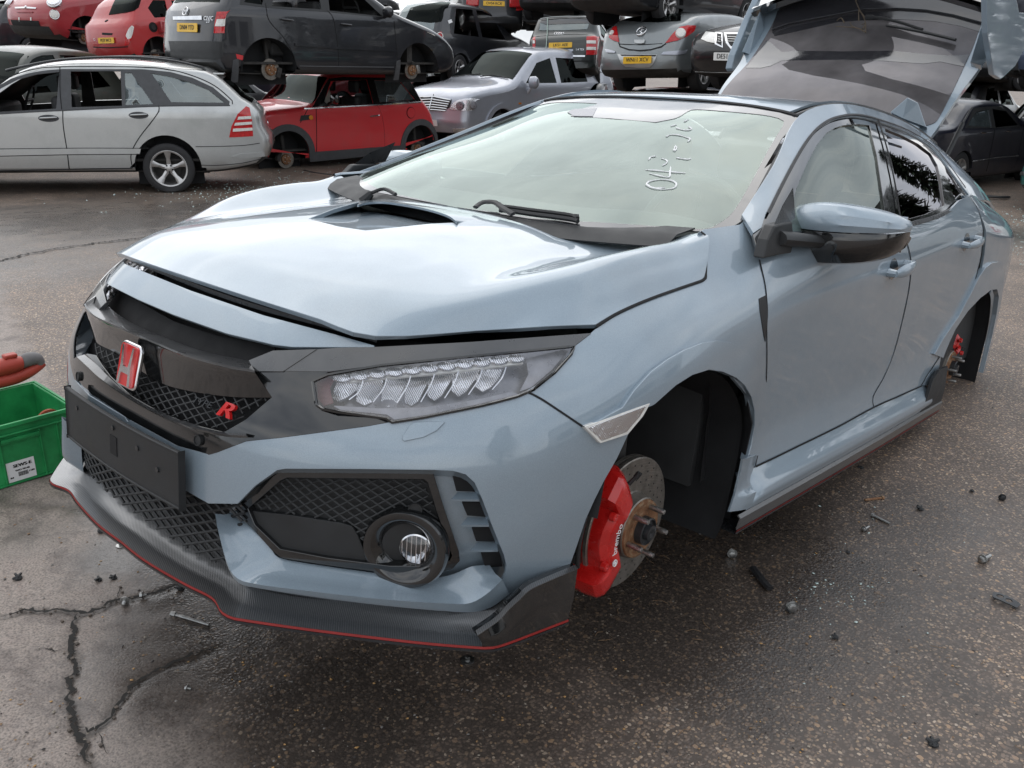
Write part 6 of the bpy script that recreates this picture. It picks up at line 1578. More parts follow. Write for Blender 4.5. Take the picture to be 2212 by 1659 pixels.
M['silverblue']=paint('cool_silver_paint',(.42,.44,.49),metal=.55,rough=.34,dirt=.16)
M['redpaint']=paint('flame_red_paint',(.60,.030,.037),metal=.05,rough=.4,coat=.7,dirt=.16)
M['maroonred']=paint('deep_red_paint',(.34,.025,.032),metal=.05,rough=.38,coat=.8,dirt=.14)
M['orangered']=paint('bright_red_paint',(.44,.028,.028),metal=.05,rough=.4,coat=.7,dirt=.10)
M['greypaint']=paint('dark_grey_paint',(.013,.014,.018),metal=.2,rough=.36,dirt=.12,dirtc=(.06,.058,.055))
M['blackpaint']=paint('black_paint',(.008,.0085,.010),metal=.0,rough=.35,coat=.7,dirt=.10,dirtc=(.06,.055,.05))
M['greenblack']=paint('dark_green_paint',(.007,.012,.010),metal=.1,rough=.35,coat=.8,dirt=.07,dirtc=(.06,.06,.055))
M['corsagrey']=paint('steel_grey_paint',(.22,.24,.245),metal=.5,rough=.36,dirt=.14)
M['navy']=paint('navy_paint',(.006,.007,.016),metal=.1,rough=.35,coat=.6,dirt=.06,dirtc=(.05,.05,.05))
M['teal']=paint('teal_paint',(.045,.22,.20),metal=.35,rough=.38,coat=.8,dirt=.10)
M['whitepaint']=paint('white_paint',(.68,.69,.66),metal=0,rough=.4,coat=.6,dirt=.15)
M['creampaint']=paint('champagne_paint',(.50,.49,.43),metal=.3,rough=.4,coat=.6,dirt=.15)
M['slateblue']=paint('slate_blue_paint',(.07,.095,.15),metal=.3,rough=.4,coat=.7,dirt=.12)
M['rubtrim']=plain('grey_plastic_trim',(.06,.062,.066),.6,noise=.2)
def archpts(yc,zc,r,zlo,n=20): return [(yc+r*math.cos(t),zc+r*math.sin(t)) for t in np.linspace(0,math.pi,n)]+[(yc-r*1.02,zlo),(yc+r*1.02,zlo)]
# ---- silver estate, side on, facing left
prof=[(-.78,.30),(-.80,.5),(-.76,.66),(-.60,.76),(0.0,.90),(.45,.98),(.70,1.13),(1.0,1.335),(1.36,1.43),(1.8,1.465),(2.3,1.465),(2.8,1.43),(3.14,1.40),(3.32,1.30),(3.54,1.09),(3.66,1.02),(3.74,.93),(3.76,.75),(3.83,.62),(3.84,.50),(3.80,.36),(3.70,.26),(3.3,.18),(2.9,.16),(2.2,.17),(1.2,.17),(.4,.17),(-.5,.20)]
w1=[(.70,.895),(1.40,.945),(1.46,1.36),(1.22,1.33),(1.0,1.265),(.80,1.16),(.66,1.03)]
w2=[(1.585,1.37),(2.15,1.385),(2.14,.985),(1.57,.962)]
w2b=[(2.195,1.37),(2.27,1.37),(2.50,1.01),(2.18,.995)]
w3=[(2.50,1.37),(2.72,1.335),(2.94,1.275),(3.16,1.19),(3.35,1.035),(2.71,1.035)]
E1=BgCar('estate_car','silver estate car side on with roof rails and a flat rear tyre',SFrame(-11.02,2.22,326.7,1.0,-.184),prof,.86,.93,.42,arches=[archpts(2.60,.24,.40,.0),archpts(-.12,.24,.37,.0)],wins=[w2b,w3],open_wins=[w1,w2],mat='silverpaint',side=1,taper=.10,glass='greyglass')
e=E1
dlo=[(.62,.875),(1.47,.935),(2.6,.998),(3.40,1.012),(3.41,1.05),(3.22,1.215),(2.98,1.325),(2.72,1.388),(2.4,1.412),(1.5,1.395),(1.2,1.365),(.93,1.275),(.70,1.14),(.58,1.0)]
e.sidep('window_trim',dlo,M['rubtrim'],.003,.004,yz=True,both=True,holes=[w1,w2,w2b,w3])
e.sline('chrome_trim',[(.6,.868),(1.47,.928),(2.6,.990),(3.41,1.004)],.016,M['rubtrim'],.006,yz=True,both=True)
e.sline('drip_rail',[(.5,.95),(.70,1.16),(.93,1.30),(1.2,1.388),(1.5,1.42),(2.4,1.436),(2.72,1.412),(2.98,1.35),(3.24,1.235),(3.44,1.06),(3.44,1.02)],.012,M['gap'],.003,yz=True,both=True)
e.sline('door_gap',[(1.47,.93),(1.45,.74),(1.45,.45),(1.44,.23)],.012,M['gap'],.001,yz=True,both=True)
e.sline('door_gap',[(2.56,1.0),(2.56,.93),(2.46,.80),(2.32,.64),(2.22,.50),(2.17,.38),(2.17,.24)],.012,M['gap'],.001,yz=True,both=True)
e.sline('door_gap',[(1.46,.93),(1.455,1.15),(1.47,1.42)],.010,M['gap'],.005,yz=True,both=True)
e.sline('sill_gap',[(.35,.205),(1.44,.225),(2.17,.235)],.012,M['gap'],.001,yz=True,both=True)
e.sidep('door_moulding',[(.3,.46),(1.44,.475),(2.30,.475),(2.28,.415),(1.44,.41),(.3,.385)],M['silverpaint'],.014,.014,yz=True,both=True)
e.sline('moulding_gap',[(.3,.467),(1.44,.482),(2.40,.482)],.008,M['gap'],.004,yz=True,both=True);e.sline('moulding_gap',[(.3,.378),(1.44,.403),(2.28,.408)],.008,M['gap'],.004,yz=True,both=True)
e.sline('bumper_gap',[(2.95,.50),(3.3,.505),(3.55,.515),(3.74,.54)],.008,M['gap'],.003,yz=True,both=True)
e.sidep('bumper_moulding',[(3.38,.375),(3.50,.41),(3.72,.42),(3.79,.43),(3.79,.37),(3.5,.345)],M['silverpaint'],.012,.012,yz=True)
e.sline('bumper_gap',[(2.98,.27),(3.2,.265),(3.5,.29),(3.75,.34)],.008,M['gap'],.003,yz=True)
def sl_handle(c,y,z,mt):
    mb=MB();L=np.linspace(-.10,.10,9);mb.tube([(c.side*(c.W(y+l,z)+.018+.012*math.cos(l*15)),y+l,z+l*.06) for l in L],[.008]+[.017]*7+[.008],8,flat=.7);h=mb.build('door_handle',mt,c.root)
    mb=MB();mb.tube([(c.side*(c.W(y,z)+.0),y-.07,z),(c.side*(c.W(y,z)-.002),y+.07,z)],[.03,.03],12,flat=.15);return h
for y,z in ((1.30,.84),(2.32,.885)):
    e.sidep('handle_bowl',circ(y,z,.055)if False else [(y+.115*math.cos(t),z-.008+.042*math.sin(t)) for t in np.linspace(0,2*math.pi,22)[:-1]],M['rubtrim'],.002,.002,yz=True)
    sl_handle(e,y,z,M['silverpaint'])
tl=e.sidep('tail_lamp',T(cE,(1945,838),(1972,850),(1992,950),(2000,1076),(1810,1086),(1828,1000),(1878,900)),M['lampred'],.006,.01)
for a in (((1882,922),(1984,915),(1986,938),(1876,945)),((1858,970),(1990,960),(1992,982),(1850,992)),((1843,1016),(1994,1008),(1996,1030),(1838,1040))): e.sidep('lamp_strip',T(cE,*a),M['whitelens'],.014,.006,parent=tl)
e.band('tailgate_glass',(3.36,1.27),(3.66,1.01),M['darkglass'],.80)
e.band('windscreen',(.52,1.02),(.98,1.31),M['darkglass'],.84)
for sg in (1,-1):
    mb=MB();P=[(sg*.56,y,z) for y,z in ((.85,1.36),(1.0,1.40),(1.4,1.485),(1.9,1.535),(2.4,1.545),(2.8,1.51),(3.1,1.445),(3.14,1.41))];mb.tube(smoothline(P,.1),.016,8);mb.build('roof_rail',M['greytrim'],e.root)
mb=MB();mb.box(-.5,.5,1.95,2.05,1.475,1.492);mb.build('roof_strip',M['greytrim'],e.root)
mb=MB();mb.box(-.55,.55,3.18,3.36,1.36,1.385,0,Matrix.Rotation(-.0,4,'X'));bevel(mb.build('roof_spoiler',M['silverpaint'],e.root),.01,2)
e.wheel(2.60,.225,.315,.71,spokes=5,flat=.03);e.wheel(-.12,.225,.315,.71)
e.seats([1.35,2.35],1.12);e.steer(.85,.98)
mb=MB();mb.box(-.6,.6,2.38,2.42,.6,1.22);mb.box(-.58,.58,2.36,2.38,1.0,1.30);mb.build('load_barrier',M['interior'],e.root)
# ---- red three-door hatchback without wheels
prof=[(-.50,.25),(-.53,.45),(-.50,.62),(-.42,.76),(-.25,.84),(.2,.885),(.55,.93),(.75,1.10),(.95,1.32),(1.2,1.38),(1.7,1.40),(2.2,1.395),(2.50,1.37),(2.60,1.26),(2.72,1.02),(2.82,.92),(2.95,.78),(3.03,.60),(3.08,.42),(3.08,.26),(2.98,.15),(2.5,.10),(1.5,.08),(.5,.07),(-.3,.12)]
w1=[(.70,.915),(.95,1.275),(1.66,1.30),(1.68,.93)];w2=[(1.80,1.295),(2.34,1.28),(2.58,.985),(1.81,.945)]
E2=BgCar('three_door_car','small red three-door car with grey wheel arches under the dark hatchback',SFrame(-10.90,6.59,355.4,1.0,-.225),prof,.835,.90,.36,arches=[archpts(.045,.18,.365,-.05),archpts(2.68,.20,.355,-.05)],wins=[w2],open_wins=[w1],mat='redpaint',side=1,taper=.10,glass='greyglass',crown=.04)
e=E2
dlo=[(.50,.89),(1.70,.915),(2.72,.945),(2.66,1.10),(2.53,1.33),(1.2,1.34),(.93,1.315),(.80,1.20),(.60,1.0)]
e.sidep('window_trim',dlo,M['blackgloss'],.004,.004,yz=True,both=True,holes=[w1,w2])
e.sline('chrome_trim',[(.35,.872),(.56,.875),(1.70,.905),(2.72,.935)],.022,M['chrome'],.008,yz=True,both=True)
e.band('windscreen',(.58,.97),(.93,1.29),M['darkglass'],.86);e.band('rear_window',(2.56,1.32),(2.74,1.0),M['darkglass'],.86)
for a,bq in (((.045,.18),'f'),((2.68,.20),'r')):
    yc,zc=a;R1=.365 if bq=='f' else .355
    o=[(yc+(R1+.10)*math.cos(t),zc+(R1+.10)*math.sin(t)) for t in np.linspace(-.1,math.pi+.1,22)];i_=[(yc+(R1-.002)*math.cos(t),zc+(R1-.002)*math.sin(t)) for t in np.linspace(math.pi+.1,-.1,22)]
    e.sidep('arch_moulding',o+i_,M['rubtrim'],.016,.02,yz=True,both=True)
e.sidep('sill_cover',[(.40,.20),(.9,.205),(1.6,.215),(2.33,.225),(2.33,.10),(.42,.045)],M['rubtrim'],.018,.02,yz=True,both=True)
e.sline('door_gap',[(.54,.20),(.555,.50),(.57,.87)],.012,M['gap'],.001,yz=True,both=True)
e.sline('door_gap',[(1.72,.90),(1.79,.85),(1.85,.70),(1.88,.5),(1.89,.22)],.007,M['maroonred'],.001,yz=True,both=True)
e.sline('bonnet_gap',[(.42,.87),(.36,.78),(.27,.66)],.012,M['gap'],.001,yz=True)
e.sidep('wing_vent',[(.26,.685),(.29,.77),(.47,.775),(.50,.71)],M['blackmat'],.006,.006,yz=True);e.sidep('side_indicator',circ(.46,.735,.036,n=14),M['amber'],.016,.01,yz=True)
sl_handle(e,1.68,.735,M['chrome'])
e.sidep('fuel_cap',circ(2.46,.765,.085,n=24),M['redpaint'],.016,.014,yz=True);e.sline('fuel_gap',circ(2.46,.765,.092,n=24)+[(2.552,.765)],.010,M['gap'],.002,yz=True)
mb=MB();mb.tube([(.84,.80,.93),(.93,.82,.98)],[.03,.02],8);mb.lathe([(.88,.02),(.90,.075),(1.0,.085),(1.04,.06),(1.05,.0005)],20,0,Matrix.Translation((0,.84,1.02))@Matrix.Diagonal((1,.7,1,1)),'X',False);mb.build('door_mirror',M['blackgloss'],e.root)
e.hub(.045,.10,.14,x=.74,calang=160,mt='disc');e.hub(2.68,.14,.13,x=.74,calang=10)
e.seats([1.55,2.3],1.08);e.steer(.98,.93)
ab=MB();ab.tube([(.55,1.0,.92),(.35,.98,1.16),(.0,1.02,1.1),(-.3,1.0,1.0)],[.05,.16,.12,.04],12,flat=.35);ab.build('airbag',M['pbag'],e.root)
e.discw('headlight',cM(165,975),.12,'chrome')
# ---- black five-door hatchback stacked on it, facing right
prof=[(-.78,.30),(-.82,.42),(-.78,.56),(-.62,.70),(-.30,.84),(.09,.95),(.50,1.07),(.85,1.27),(1.2,1.43),(1.7,1.485),(2.4,1.48),(2.9,1.44),(3.15,1.30),(3.30,1.08),(3.40,.98),(3.44,.85),(3.47,.68),(3.50,.55),(3.50,.35),(3.42,.24),(3.0,.20),(2.2,.19),(1.0,.18),(0,.18),(-.6,.20)]
w1=[(.78,1.01),(1.10,1.28),(1.66,1.38),(1.72,1.05)];w2=[(1.86,1.06),(1.82,1.38),(2.45,1.38),(2.66,1.07)];w3=[(2.80,1.08),(2.62,1.34),(2.95,1.26),(3.05,1.10)]
E3=BgCar('hatchback_car','dark five-door hatchback stacked above the small red car, rear lamp clusters red and white',SFrame(-9.79,8.42,178.6,1.0,1.02,-.7,-.6),prof,.84,.97,.36,arches=[archpts(.07,.22,.43,.05),archpts(2.76,.24,.43,.05)],wins=[w3],open_wins=[w1,w2],mat='greypaint',side=-1,taper=.12,glass='darkglass',crown=.05)
e=E3
e.sidep('window_trim',[(.56,.985),(1.75,1.03),(2.70,1.045),(3.12,1.07),(3.02,1.28),(2.6,1.40),(1.2,1.38),(.85,1.18)],M['blackmat'],.003,.004,yz=True,both=True,holes=[w1,w2,w3])
e.sidep('lower_body_strip',[(.53,.54),(1.62,.575),(2.36,.61),(2.36,.575),(1.62,.54),(.53,.515)],M['greypaint'],.016,.014,yz=True,both=True)  # raised strip along the doors in the body colour
e.sline('door_gap',[(.56,.95),(.53,.60),(.51,.36),(.58,.29)],.012,M['gap'],.001,yz=True,both=True);e.sline('door_gap',[(1.76,1.05),(1.68,.94),(1.63,.60),(1.62,.30)],.012,M['gap'],.001,yz=True,both=True);e.sline('door_gap',[(2.74,1.10),(2.74,.90),(2.53,.68),(2.39,.46),(2.34,.31)],.012,M['gap'],.001,yz=True,both=True)
e.sline('sill_line',[(.58,.29),(1.6,.30),(2.3,.31)],.014,M['rubtrim'],.006,yz=True,both=True)
for y,z in ((1.47,.875),(2.46,.905)): sl_handle(e,y,z,M['greypaint'])
mb=MB();mb.lathe([(-.86,.02),(-.88,.07),(-.98,.08),(-1.02,.055),(-1.03,.0005)],18,0,Matrix.Translation((0,.76,1.07))@Matrix.Diagonal((1,.8,1,1)),'X',False);mb.tube([(-.80,.72,1.0),(-.90,.74,1.03)],.03,8);mb.build('door_mirror',M['greypaint'],e.root)
e.band('windscreen',(.55,1.10),(1.15,1.41),M['darkglass'],.82);e.band('rear_window',(2.98,1.40),(3.30,1.09),M['darkglass'],.80)
e.wrapp('headlight',T(cM,(1480,255),(1530,275),(1580,345),(1590,375),(1560,360),(1510,300)),M['whitelens'],.006,.01)
lp=e.wrapp('tail_lamp',T(cE,(1715,95),(1830,92),(1860,150),(1890,262),(1690,262),(1700,170)),M['lampred'],.008,.012)
e.wrapp('lamp_centre',T(cE,(1718,155),(1800,110),(1830,97),(1872,205),(1702,208)),M['whitelens'],.016,.006,parent=lp)
e.wrapp('lamp_indicator',T(cE,(1730,110),(1800,108),(1800,148),(1715,152)),M['lampred'],.022,.004,parent=lp)
e.wrapp('chrome_bar',T(cE,(1370,132),(1595,126),(1597,158),(1372,158)),M['chrome'],.010,.01)
e.wrapp('rear_bumper_trim',T(cE,(1335,325),(1640,325),(1980,340),(1960,400),(1700,470),(1360,460)),M['blackmat'],.006,.01)
e.plate('DN04 YTD',cE(1482,218),sz=.085)
e.text('CIVIC',cE(1650,147),.075,ext=.004);e.text('2.0',cE(1645,170),.055)
rg=e.ringw('emblem',cE(1467,90),.055,'chrome',.014,rt=.14)
uv=e.wrap.inv([cE(1467,90)])[0];P=e.wrap.S(*uv)[0];N=e.wrap.N(*uv)[0]*e.wrap.sg;text_on('emblem_letter','H',.085,M['chrome'],rg,seatbox(P+N*.006,N),.003,1.1,0,.004)
e.sidep('damage_patch',[(3.15,.44),(3.25,.46),(3.24,.40),(3.16,.38)],M['redpaint'],.004,.003,yz=True)
for y in (.43,3.20):
    e.sidep('mud_flap',[(y+.02,.40),(y+.10,.38),(y+.13,.10),(y+.03,.10)],M['rubtrim'],.008,.012,yz=True,both=True)
e.hub(.10,.24,.135,x=.72,calang=170,cal='silver');e.hub(2.68,.26,.14,x=.72,calang=200)
e.seats([1.75,2.6],1.22);e.steer(1.0,1.12)
# ---- silver people carrier, front three-quarter
prof=[(-.93,.30),(-.98,.45),(-.95,.62),(-.93,.88),(-.80,1.0),(-.4,1.08),(.15,1.15),(.45,1.24),(.9,1.52),(1.25,1.72),(1.7,1.80),(3,1.82),(3.8,1.75),(4.05,1.3),(4.15,.9),(4.18,.4),(4.05,.25),(3,.22),(1,.2),(-.6,.22)]
w1=[(.75,1.18),(1.25,1.56),(1.75,1.66),(1.8,1.18)];w2=[(1.95,1.18),(1.95,1.67),(2.9,1.66),(2.95,1.2)]
E4=BgCar('people_carrier','silver people carrier with a slatted chrome grille facing the yard',SFrame(-11.32,11.83,2.9,1.039,-.23),prof,.93,1.10,.34,arches=[archpts(.0,.32,.40,.1),archpts(3.0,.32,.40,.1)],wins=[w1,w2],mat='silverblue',side=1,taper=.10,crown=.07,bulge=.16,r=.12)
e=E4
e.band('windscreen',(.42,1.24),(1.22,1.70),M['darkglass'],.86)
g=e.wrapp('grille',T(cM,(1420,765),(1530,762),(1672,785),(1655,850),(1600,878),(1500,870)),M['blackmat'],.006,.004)
for k in range(6):
    t=k/5; a=e.wrap.inv([cM(1425+14*k,770+19*k),cM(1520+3*k,766+20*k),cM(1668-8*k,790+17*k)]);P=[e.wrap.S(*q)[0]+e.wrap.N(*q)[0]*e.wrap.sg*.018 for q in a];mb=MB();mb.tube(P,.012,6);mb.build('grille_bar',M['chrome'],g)
mb=MB();a=e.wrap.inv(T(cM,(1530,752),(1515,810),(1500,872)));mb.tube([e.wrap.S(*q)[0]+e.wrap.N(*q)[0]*e.wrap.sg*.022 for q in a],.016,6);mb.build('grille_bar',M['chrome'],g)
hl_=e.wrapp('headlight',T(cM,(1655,865),(1690,810),(1750,785),(1850,778),(1920,800),(1938,825),(1900,860),(1800,875)),M['lampref'],.008,.012,smooth=True)
e.discw('lamp_bowl',cM(1740,835),.085,'lampgrey',.03,hl_);e.discw('lamp_bowl',cM(1850,830),.080,'lampgrey',.03,hl_)
e.plate('BN05 JFY',cM(1480,965),'whiteplate')
e.wrapp('fog_lamp',T(cM,(1680,1015),(1790,1010),(1780,1045),(1690,1055)),M['lampref'],.006,.01)
e.sidep('side_indicator',[(.50,.82),(.58,.82),(.58,.79),(.50,.79)],M['amber'],.008,.006,yz=True)
mb=MB();mb.lathe([(.96,.03),(.98,.11),(1.10,.12),(1.16,.08),(1.17,.0005)],18,0,Matrix.Translation((0,.80,1.20))@Matrix.Diagonal((1,.6,1,1)),'X',False);mb.tube([(.90,.80,1.0),(1.0,.82,1.12)],[.05,.03],8);mb.build('door_mirror',M['silverblue'],e.root)
e.sidep('arch_lip',[( .50*math.cos(t),.32+.50*math.sin(t)) for t in np.linspace(-.1,math.pi,20)]+[( .41*math.cos(t),.32+.41*math.sin(t)) for t in np.linspace(math.pi,-.1,20)],M['silverblue'],.03,.03,yz=True,both=True)
e.wheel(0,.32,.33,.62);e.wheel(3.0,.32,.33,.62);e.seats([1.7],1.3);e.steer(1.2,1.15)
a=e.wrap.inv(T(cM,(1680,615),(1800,598),(1900,590)));mb=MB();mb.tube([e.wrap.S(*q)[0]+e.wrap.N(*q)[0]*e.wrap.sg*.02 for q in a],.012,6);mb.build('wiper',M['blackmat'],e.root)
a=e.wrap.inv(T(cM,(1900,612),(2000,600),(2120,625)));mb=MB();mb.tube([e.wrap.S(*q)[0]+e.wrap.N(*q)[0]*e.wrap.sg*.02 for q in a],.012,6);mb.build('wiper',M['blackmat'],e.root)
HATCH=[(-.72,.30),(-.76,.45),(-.72,.62),(-.55,.76),(.1,.92),(.50,1.0),(.85,1.22),(1.15,1.40),(1.7,1.47),(2.4,1.45),(2.85,1.38),(3.05,1.20),(3.18,1.0),(3.26,.85),(3.30,.62),(3.32,.45),(3.25,.27),(2.8,.20),(1.5,.18),(0,.18),(-.55,.22)]
def shape(top,k=1.0): return [(y*k,z if z<1.0 else 1.0+(z-1.0)*top) for y,z in HATCH]
def g_car(name,label,F,mat,k=1.0,top=1.0,side=1,wheels=True,cat='car',glass='darkglass',group=None,openw=False,w=.83,profile=None,lamp='rear',**kw):
    p=profile or shape(top,k); zt=max(z for y,z in p)-.09; zb=.94
    ws=[]
    if zt-zb>.16: ws=[[(.78*k,zb+.03),(1.12*k,zt-.02),(1.66*k,zt),(1.70*k,zb+.05)],[(1.82*k,zb+.05),(1.80*k,zt),(2.40*k,zt-.01),(2.72*k,zb+.09)]]
    c=BgCar(name,label,F,p,w,.94,.36,arches=[archpts(0,.26,.37,.0),archpts(2.52*k,.26,.37,.0)],wins=[] if openw else ws,open_wins=ws if openw else [],mat=mat,side=side,glass=glass,cat=cat,group=group,step=.14,**kw)
    if ws:
        c.band('windscreen',(.52*k,1.04),(1.08*k,zt+.03),M[glass],.82);c.band('rear_window',(2.88*k,zt+.0),(3.16*k,1.04),M[glass],.80)
    for sg in (1,-1):
        mb=MB();mb.box(sg*.52-.15,sg*.52+.15,3.22*k,3.30*k,.72,.92);bevel(mb.build('tail_lamp',M['lampred'],c.root),.03,2)
        mb=MB();mb.box(sg*.55-.15,sg*.55+.15,-.72*k,-.60*k,.62,.74);bevel(mb.build('headlight',M['lampref'],c.root),.03,2)
    if wheels: c.wheel(0,.30,.30,.62);c.wheel(2.52*k,.30,.30,.62)
    else: c.hub(0,.30,.13,x=.70);c.hub(2.52*k,.30,.13,x=.70)
    return c
# ---- red hatchback seen from behind, upper row left
prof=[(-.70,.30),(-.74,.5),(-.6,.75),(.0,.92),(.45,1.02),(.85,1.30),(1.3,1.48),(1.9,1.52),(2.4,1.47),(2.68,1.33),(2.82,1.12),(2.90,1.0),(3.02,.92),(3.06,.75),(3.08,.58),(3.06,.40),(2.98,.26),(2.6,.20),(1.5,.18),(0,.18),(-.5,.22)]
rr_w=[(2.02,1.05),(1.95,1.38),(2.25,1.38),(2.45,1.22),(2.38,1.03)]
E5=BgCar('hatchback_car','bright red hatchback seen from behind with its fuel flap hanging open',SFrame(-15.05,8.61,189.1,.85,1.183,-2.7,1.7),prof,.84,.92,.38,arches=[archpts(0,.28,.38,.05),archpts(2.43,.28,.39,.05)],wins=[rr_w,[(.8,1.0),(1.1,1.32),(1.8,1.38),(1.85,1.03)]],mat='orangered',side=-1,crown=.05,bulge=.10,r=.10,taper=.10)
e=E5
e.wrapp('rear_window',T(cE,(860,118),(890,40),(920,-20),(1120,-20),(1095,60),(1060,85),(1000,100)),M['darkglass'],.006,.004)
e.plate('PE59 WCT',cE(840,320),sz=.085);e.wrapp('tail_lamp',T(cE,(1015,230),(1040,202),(1060,215),(1050,250),(1035,300),(1010,310),(995,285)),M['whitelens'],.010,.012,smooth=True)
e.wrapp('lamp_lower',T(cE,(990,290),(1042,265),(1045,300),(1015,355),(985,360)),M['lampred'],.006,.01)
e.wrapp('bumper_gap',T(cE,(735,368),(860,372),(1010,366),(1012,373),(860,380),(735,376)),M['gap'],.003,.003)
e.wrapp('handle_recess',T(cE,(805,258),(890,262),(885,278),(808,275)),M['gap'],.003,.003)
e.text('1.2',cE(747,312),.07)
e.discw('washer_hole',cE(842,165),.045,'gap',.01)
fy=e.yz([cE(1210,215)])[0];e.sidep('fuel_recess',circ(fy[0],fy[1],.10,n=20),M['gap'],.004,.004,yz=True);e.sidep('fuel_neck',circ(fy[0],fy[1],.055,n=18),M['blackmat'],.02,.02,yz=True)
mb=MB();X=-e.W(*fy)-.05;mb.box(X-.10,X+.02,fy[0]-.22,fy[0]-.10,fy[1]-.12,fy[1]+.12);bevel(mb.build('fuel_flap',M['maroonred'],e.root),.02,2)
e.wrapp('paper_label',T(cE,(1128,60),(1190,75),(1188,108),(1127,92)),M['white'],.010,.002)
e.hub(2.43,.28,.13,x=.7)
# ---- dark red bubble-shaped car, front view
prof=[(-.55,.28),(-.62,.42),(-.63,.60),(-.58,.76),(-.42,.90),(.0,.98),(.35,1.06),(.7,1.30),(1.0,1.44),(1.6,1.49),(2.2,1.42),(2.7,1.12),(2.85,.85),(2.90,.5),(2.8,.25),(1.5,.18),(0,.18),(-.4,.20)]
E6=BgCar('city_car','dark red round-nosed small car facing out, high in the stack',SFrame(-18.30,6.78,12.0,1.07,1.394,.7,1.1),prof,.815,.95,.38,arches=[archpts(0,.26,.375,.05),archpts(2.3,.26,.375,.05)],wins=[[(.62,1.05),(.95,1.32),(1.7,1.36),(1.75,1.06)]],mat='maroonred',side=1,crown=.06,bulge=.16,r=.16,taper=.12)
e=E6
e.band('windscreen',(.32,1.08),(.92,1.42),M['darkglass'],.82)
h_=e.discw('headlight',cE(430,18),.125,'lampref',.05);e.ringw('headlight_rim',cE(430,18),.125,'chrome',.03,h_,.10)
h_=e.discw('indicator_lamp',cE(430,115),.075,'whitelens',.03);e.ringw('indicator_rim',cE(430,115),.078,'chrome',.02,h_,.10)
h_=e.discw('headlight',cL(120,20),.10,'lampref',.05)
e.wrapp('moustache_trim',T(cE,(120,58),(205,55),(290,62),(285,72),(205,68),(125,70)),M['chrome'],.014,.014);e.discw('emblem',cE(208,60),.032,'chrome',.03,None,.7)
e.band('lower_intake',(-.632,.44),(-.632,.54),M['gap'],.55,off=.004,thick=.004)
e.band('lower_bumper',(-.56,.29),(-.61,.37),M['blackmat'],.80,off=.004,thick=.01)
e.wrapp('plate_slot',T(cE,(130,88),(260,92),(258,100),(132,98)),M['maroonred'],.010,.008)
for x in (150,243): e.wrapp('paint_chip',T(cE,(x-5,138),(x+5,136),(x+6,168),(x-4,166)),M['whitelens'],.003,.002)
e.hub(0,.24,.12,x=.68)
# ---- very dark green tall hatchback, rear view
prof=[(-.70,.30),(-.74,.5),(-.6,.78),(.0,.98),(.45,1.08),(.85,1.34),(1.3,1.52),(1.9,1.55),(2.6,1.50),(2.78,1.44),(2.92,1.22),(3.04,1.06),(3.18,.98),(3.24,.80),(3.26,.62),(3.27,.42),(3.2,.26),(2.6,.20),(1.5,.18),(0,.18),(-.5,.22)]
E7=BgCar('tall_hatchback','very dark green tall hatchback seen from behind, yellow plate LK51 AEE',SFrame(-12.47,17.33,208.3,1,.61,6.0,2.8),prof,.80,1.0,.26,arches=[archpts(0,.28,.38,.05),archpts(2.42,.28,.38,.05)],wins=[[(.8,1.08),(1.15,1.38),(2.3,1.42),(2.5,1.10)]],mat='greenblack',side=-1,crown=.05,bulge=.08,r=.08,taper=.06)
e=E7
e.wrapp('rear_window',T(cR,(478,172),(540,158),(700,152),(862,158),(858,205),(845,232),(640,240),(470,240)),M['greyglass'],.006,.004)
e.wrapp('window_mask',T(cR,(480,168),(640,152),(866,150),(862,185),(700,190),(520,196),(478,180)),M['frit'],.012,.003)
sp=MB();uv=e.wrap.inv(T(cR,(482,158),(560,146),(700,140),(862,146)));sp.tube([e.wrap.S(*q)[0]+e.wrap.N(*q)[0]*e.wrap.sg*.03 for q in uv],.022,6,flat=.6);sp.build('roof_spoiler',M['corsagrey'],e.root)
e.plate('LK51 AEE',cR(636,357),sz=.088)
for s_ in (((842,290),(905,285),(950,300),(952,380),(945,432),(838,434)),((418,300),(438,290),(438,434),(415,434))):
    l_=e.wrapp('tail_lamp',T(cR,*s_),M['lampred'],.010,.014)
    xs=[p[0] for p in s_];x0,x1=min(xs)+4,min(max(xs)-4,912)
    for y0,y1 in ((322,345),(372,395)): e.wrapp('lamp_window',T(cR,(x0,y0),(x1,y0),(x1,y1),(x0,y1)),M['whitelens'],.018,.005,parent=l_)
e.wrapp('chrome_strip',T(cR,(440,437),(830,437),(828,450),(440,448)),M['chrome'],.012,.01);e.wrapp('bumper_line',T(cR,(415,482),(885,478),(885,486),(415,490)),M['gap'],.004,.003)
e.wrapp('plate_lamp_bar',T(cR,(530,392),(735,390),(735,405),(532,405)),M['silverblue'],.012,.01)
for k in range(4): e.ringw('emblem_ring',cR(600+17*k,265),.034,'chrome',.012,rt=.16)
e.text('A2',cR(466,392),.085);e.text('1.4 TDI',cR(788,392),.06)
cdm=MB();uv=e.wrap.inv(smoothline(T(cR,(536,150),(534,250),(528,350),(520,430),(518,515)),8));cdm.tube([e.wrap.S(*q)[0]+e.wrap.N(*q)[0]*e.wrap.sg*.035 for q in uv],.008,5)
tag(cdm.build('cord',plain('cord_fibre',(.42,.52,.46),.7)),'thin pale cord hanging down the rear window of the dark green tall hatchback','cord');bpy.data.objects['cord'].matrix_world=e.F.mat()
e.wheel(2.42,.30,.31,.62);e.wheel(0,.30,.31,.62)
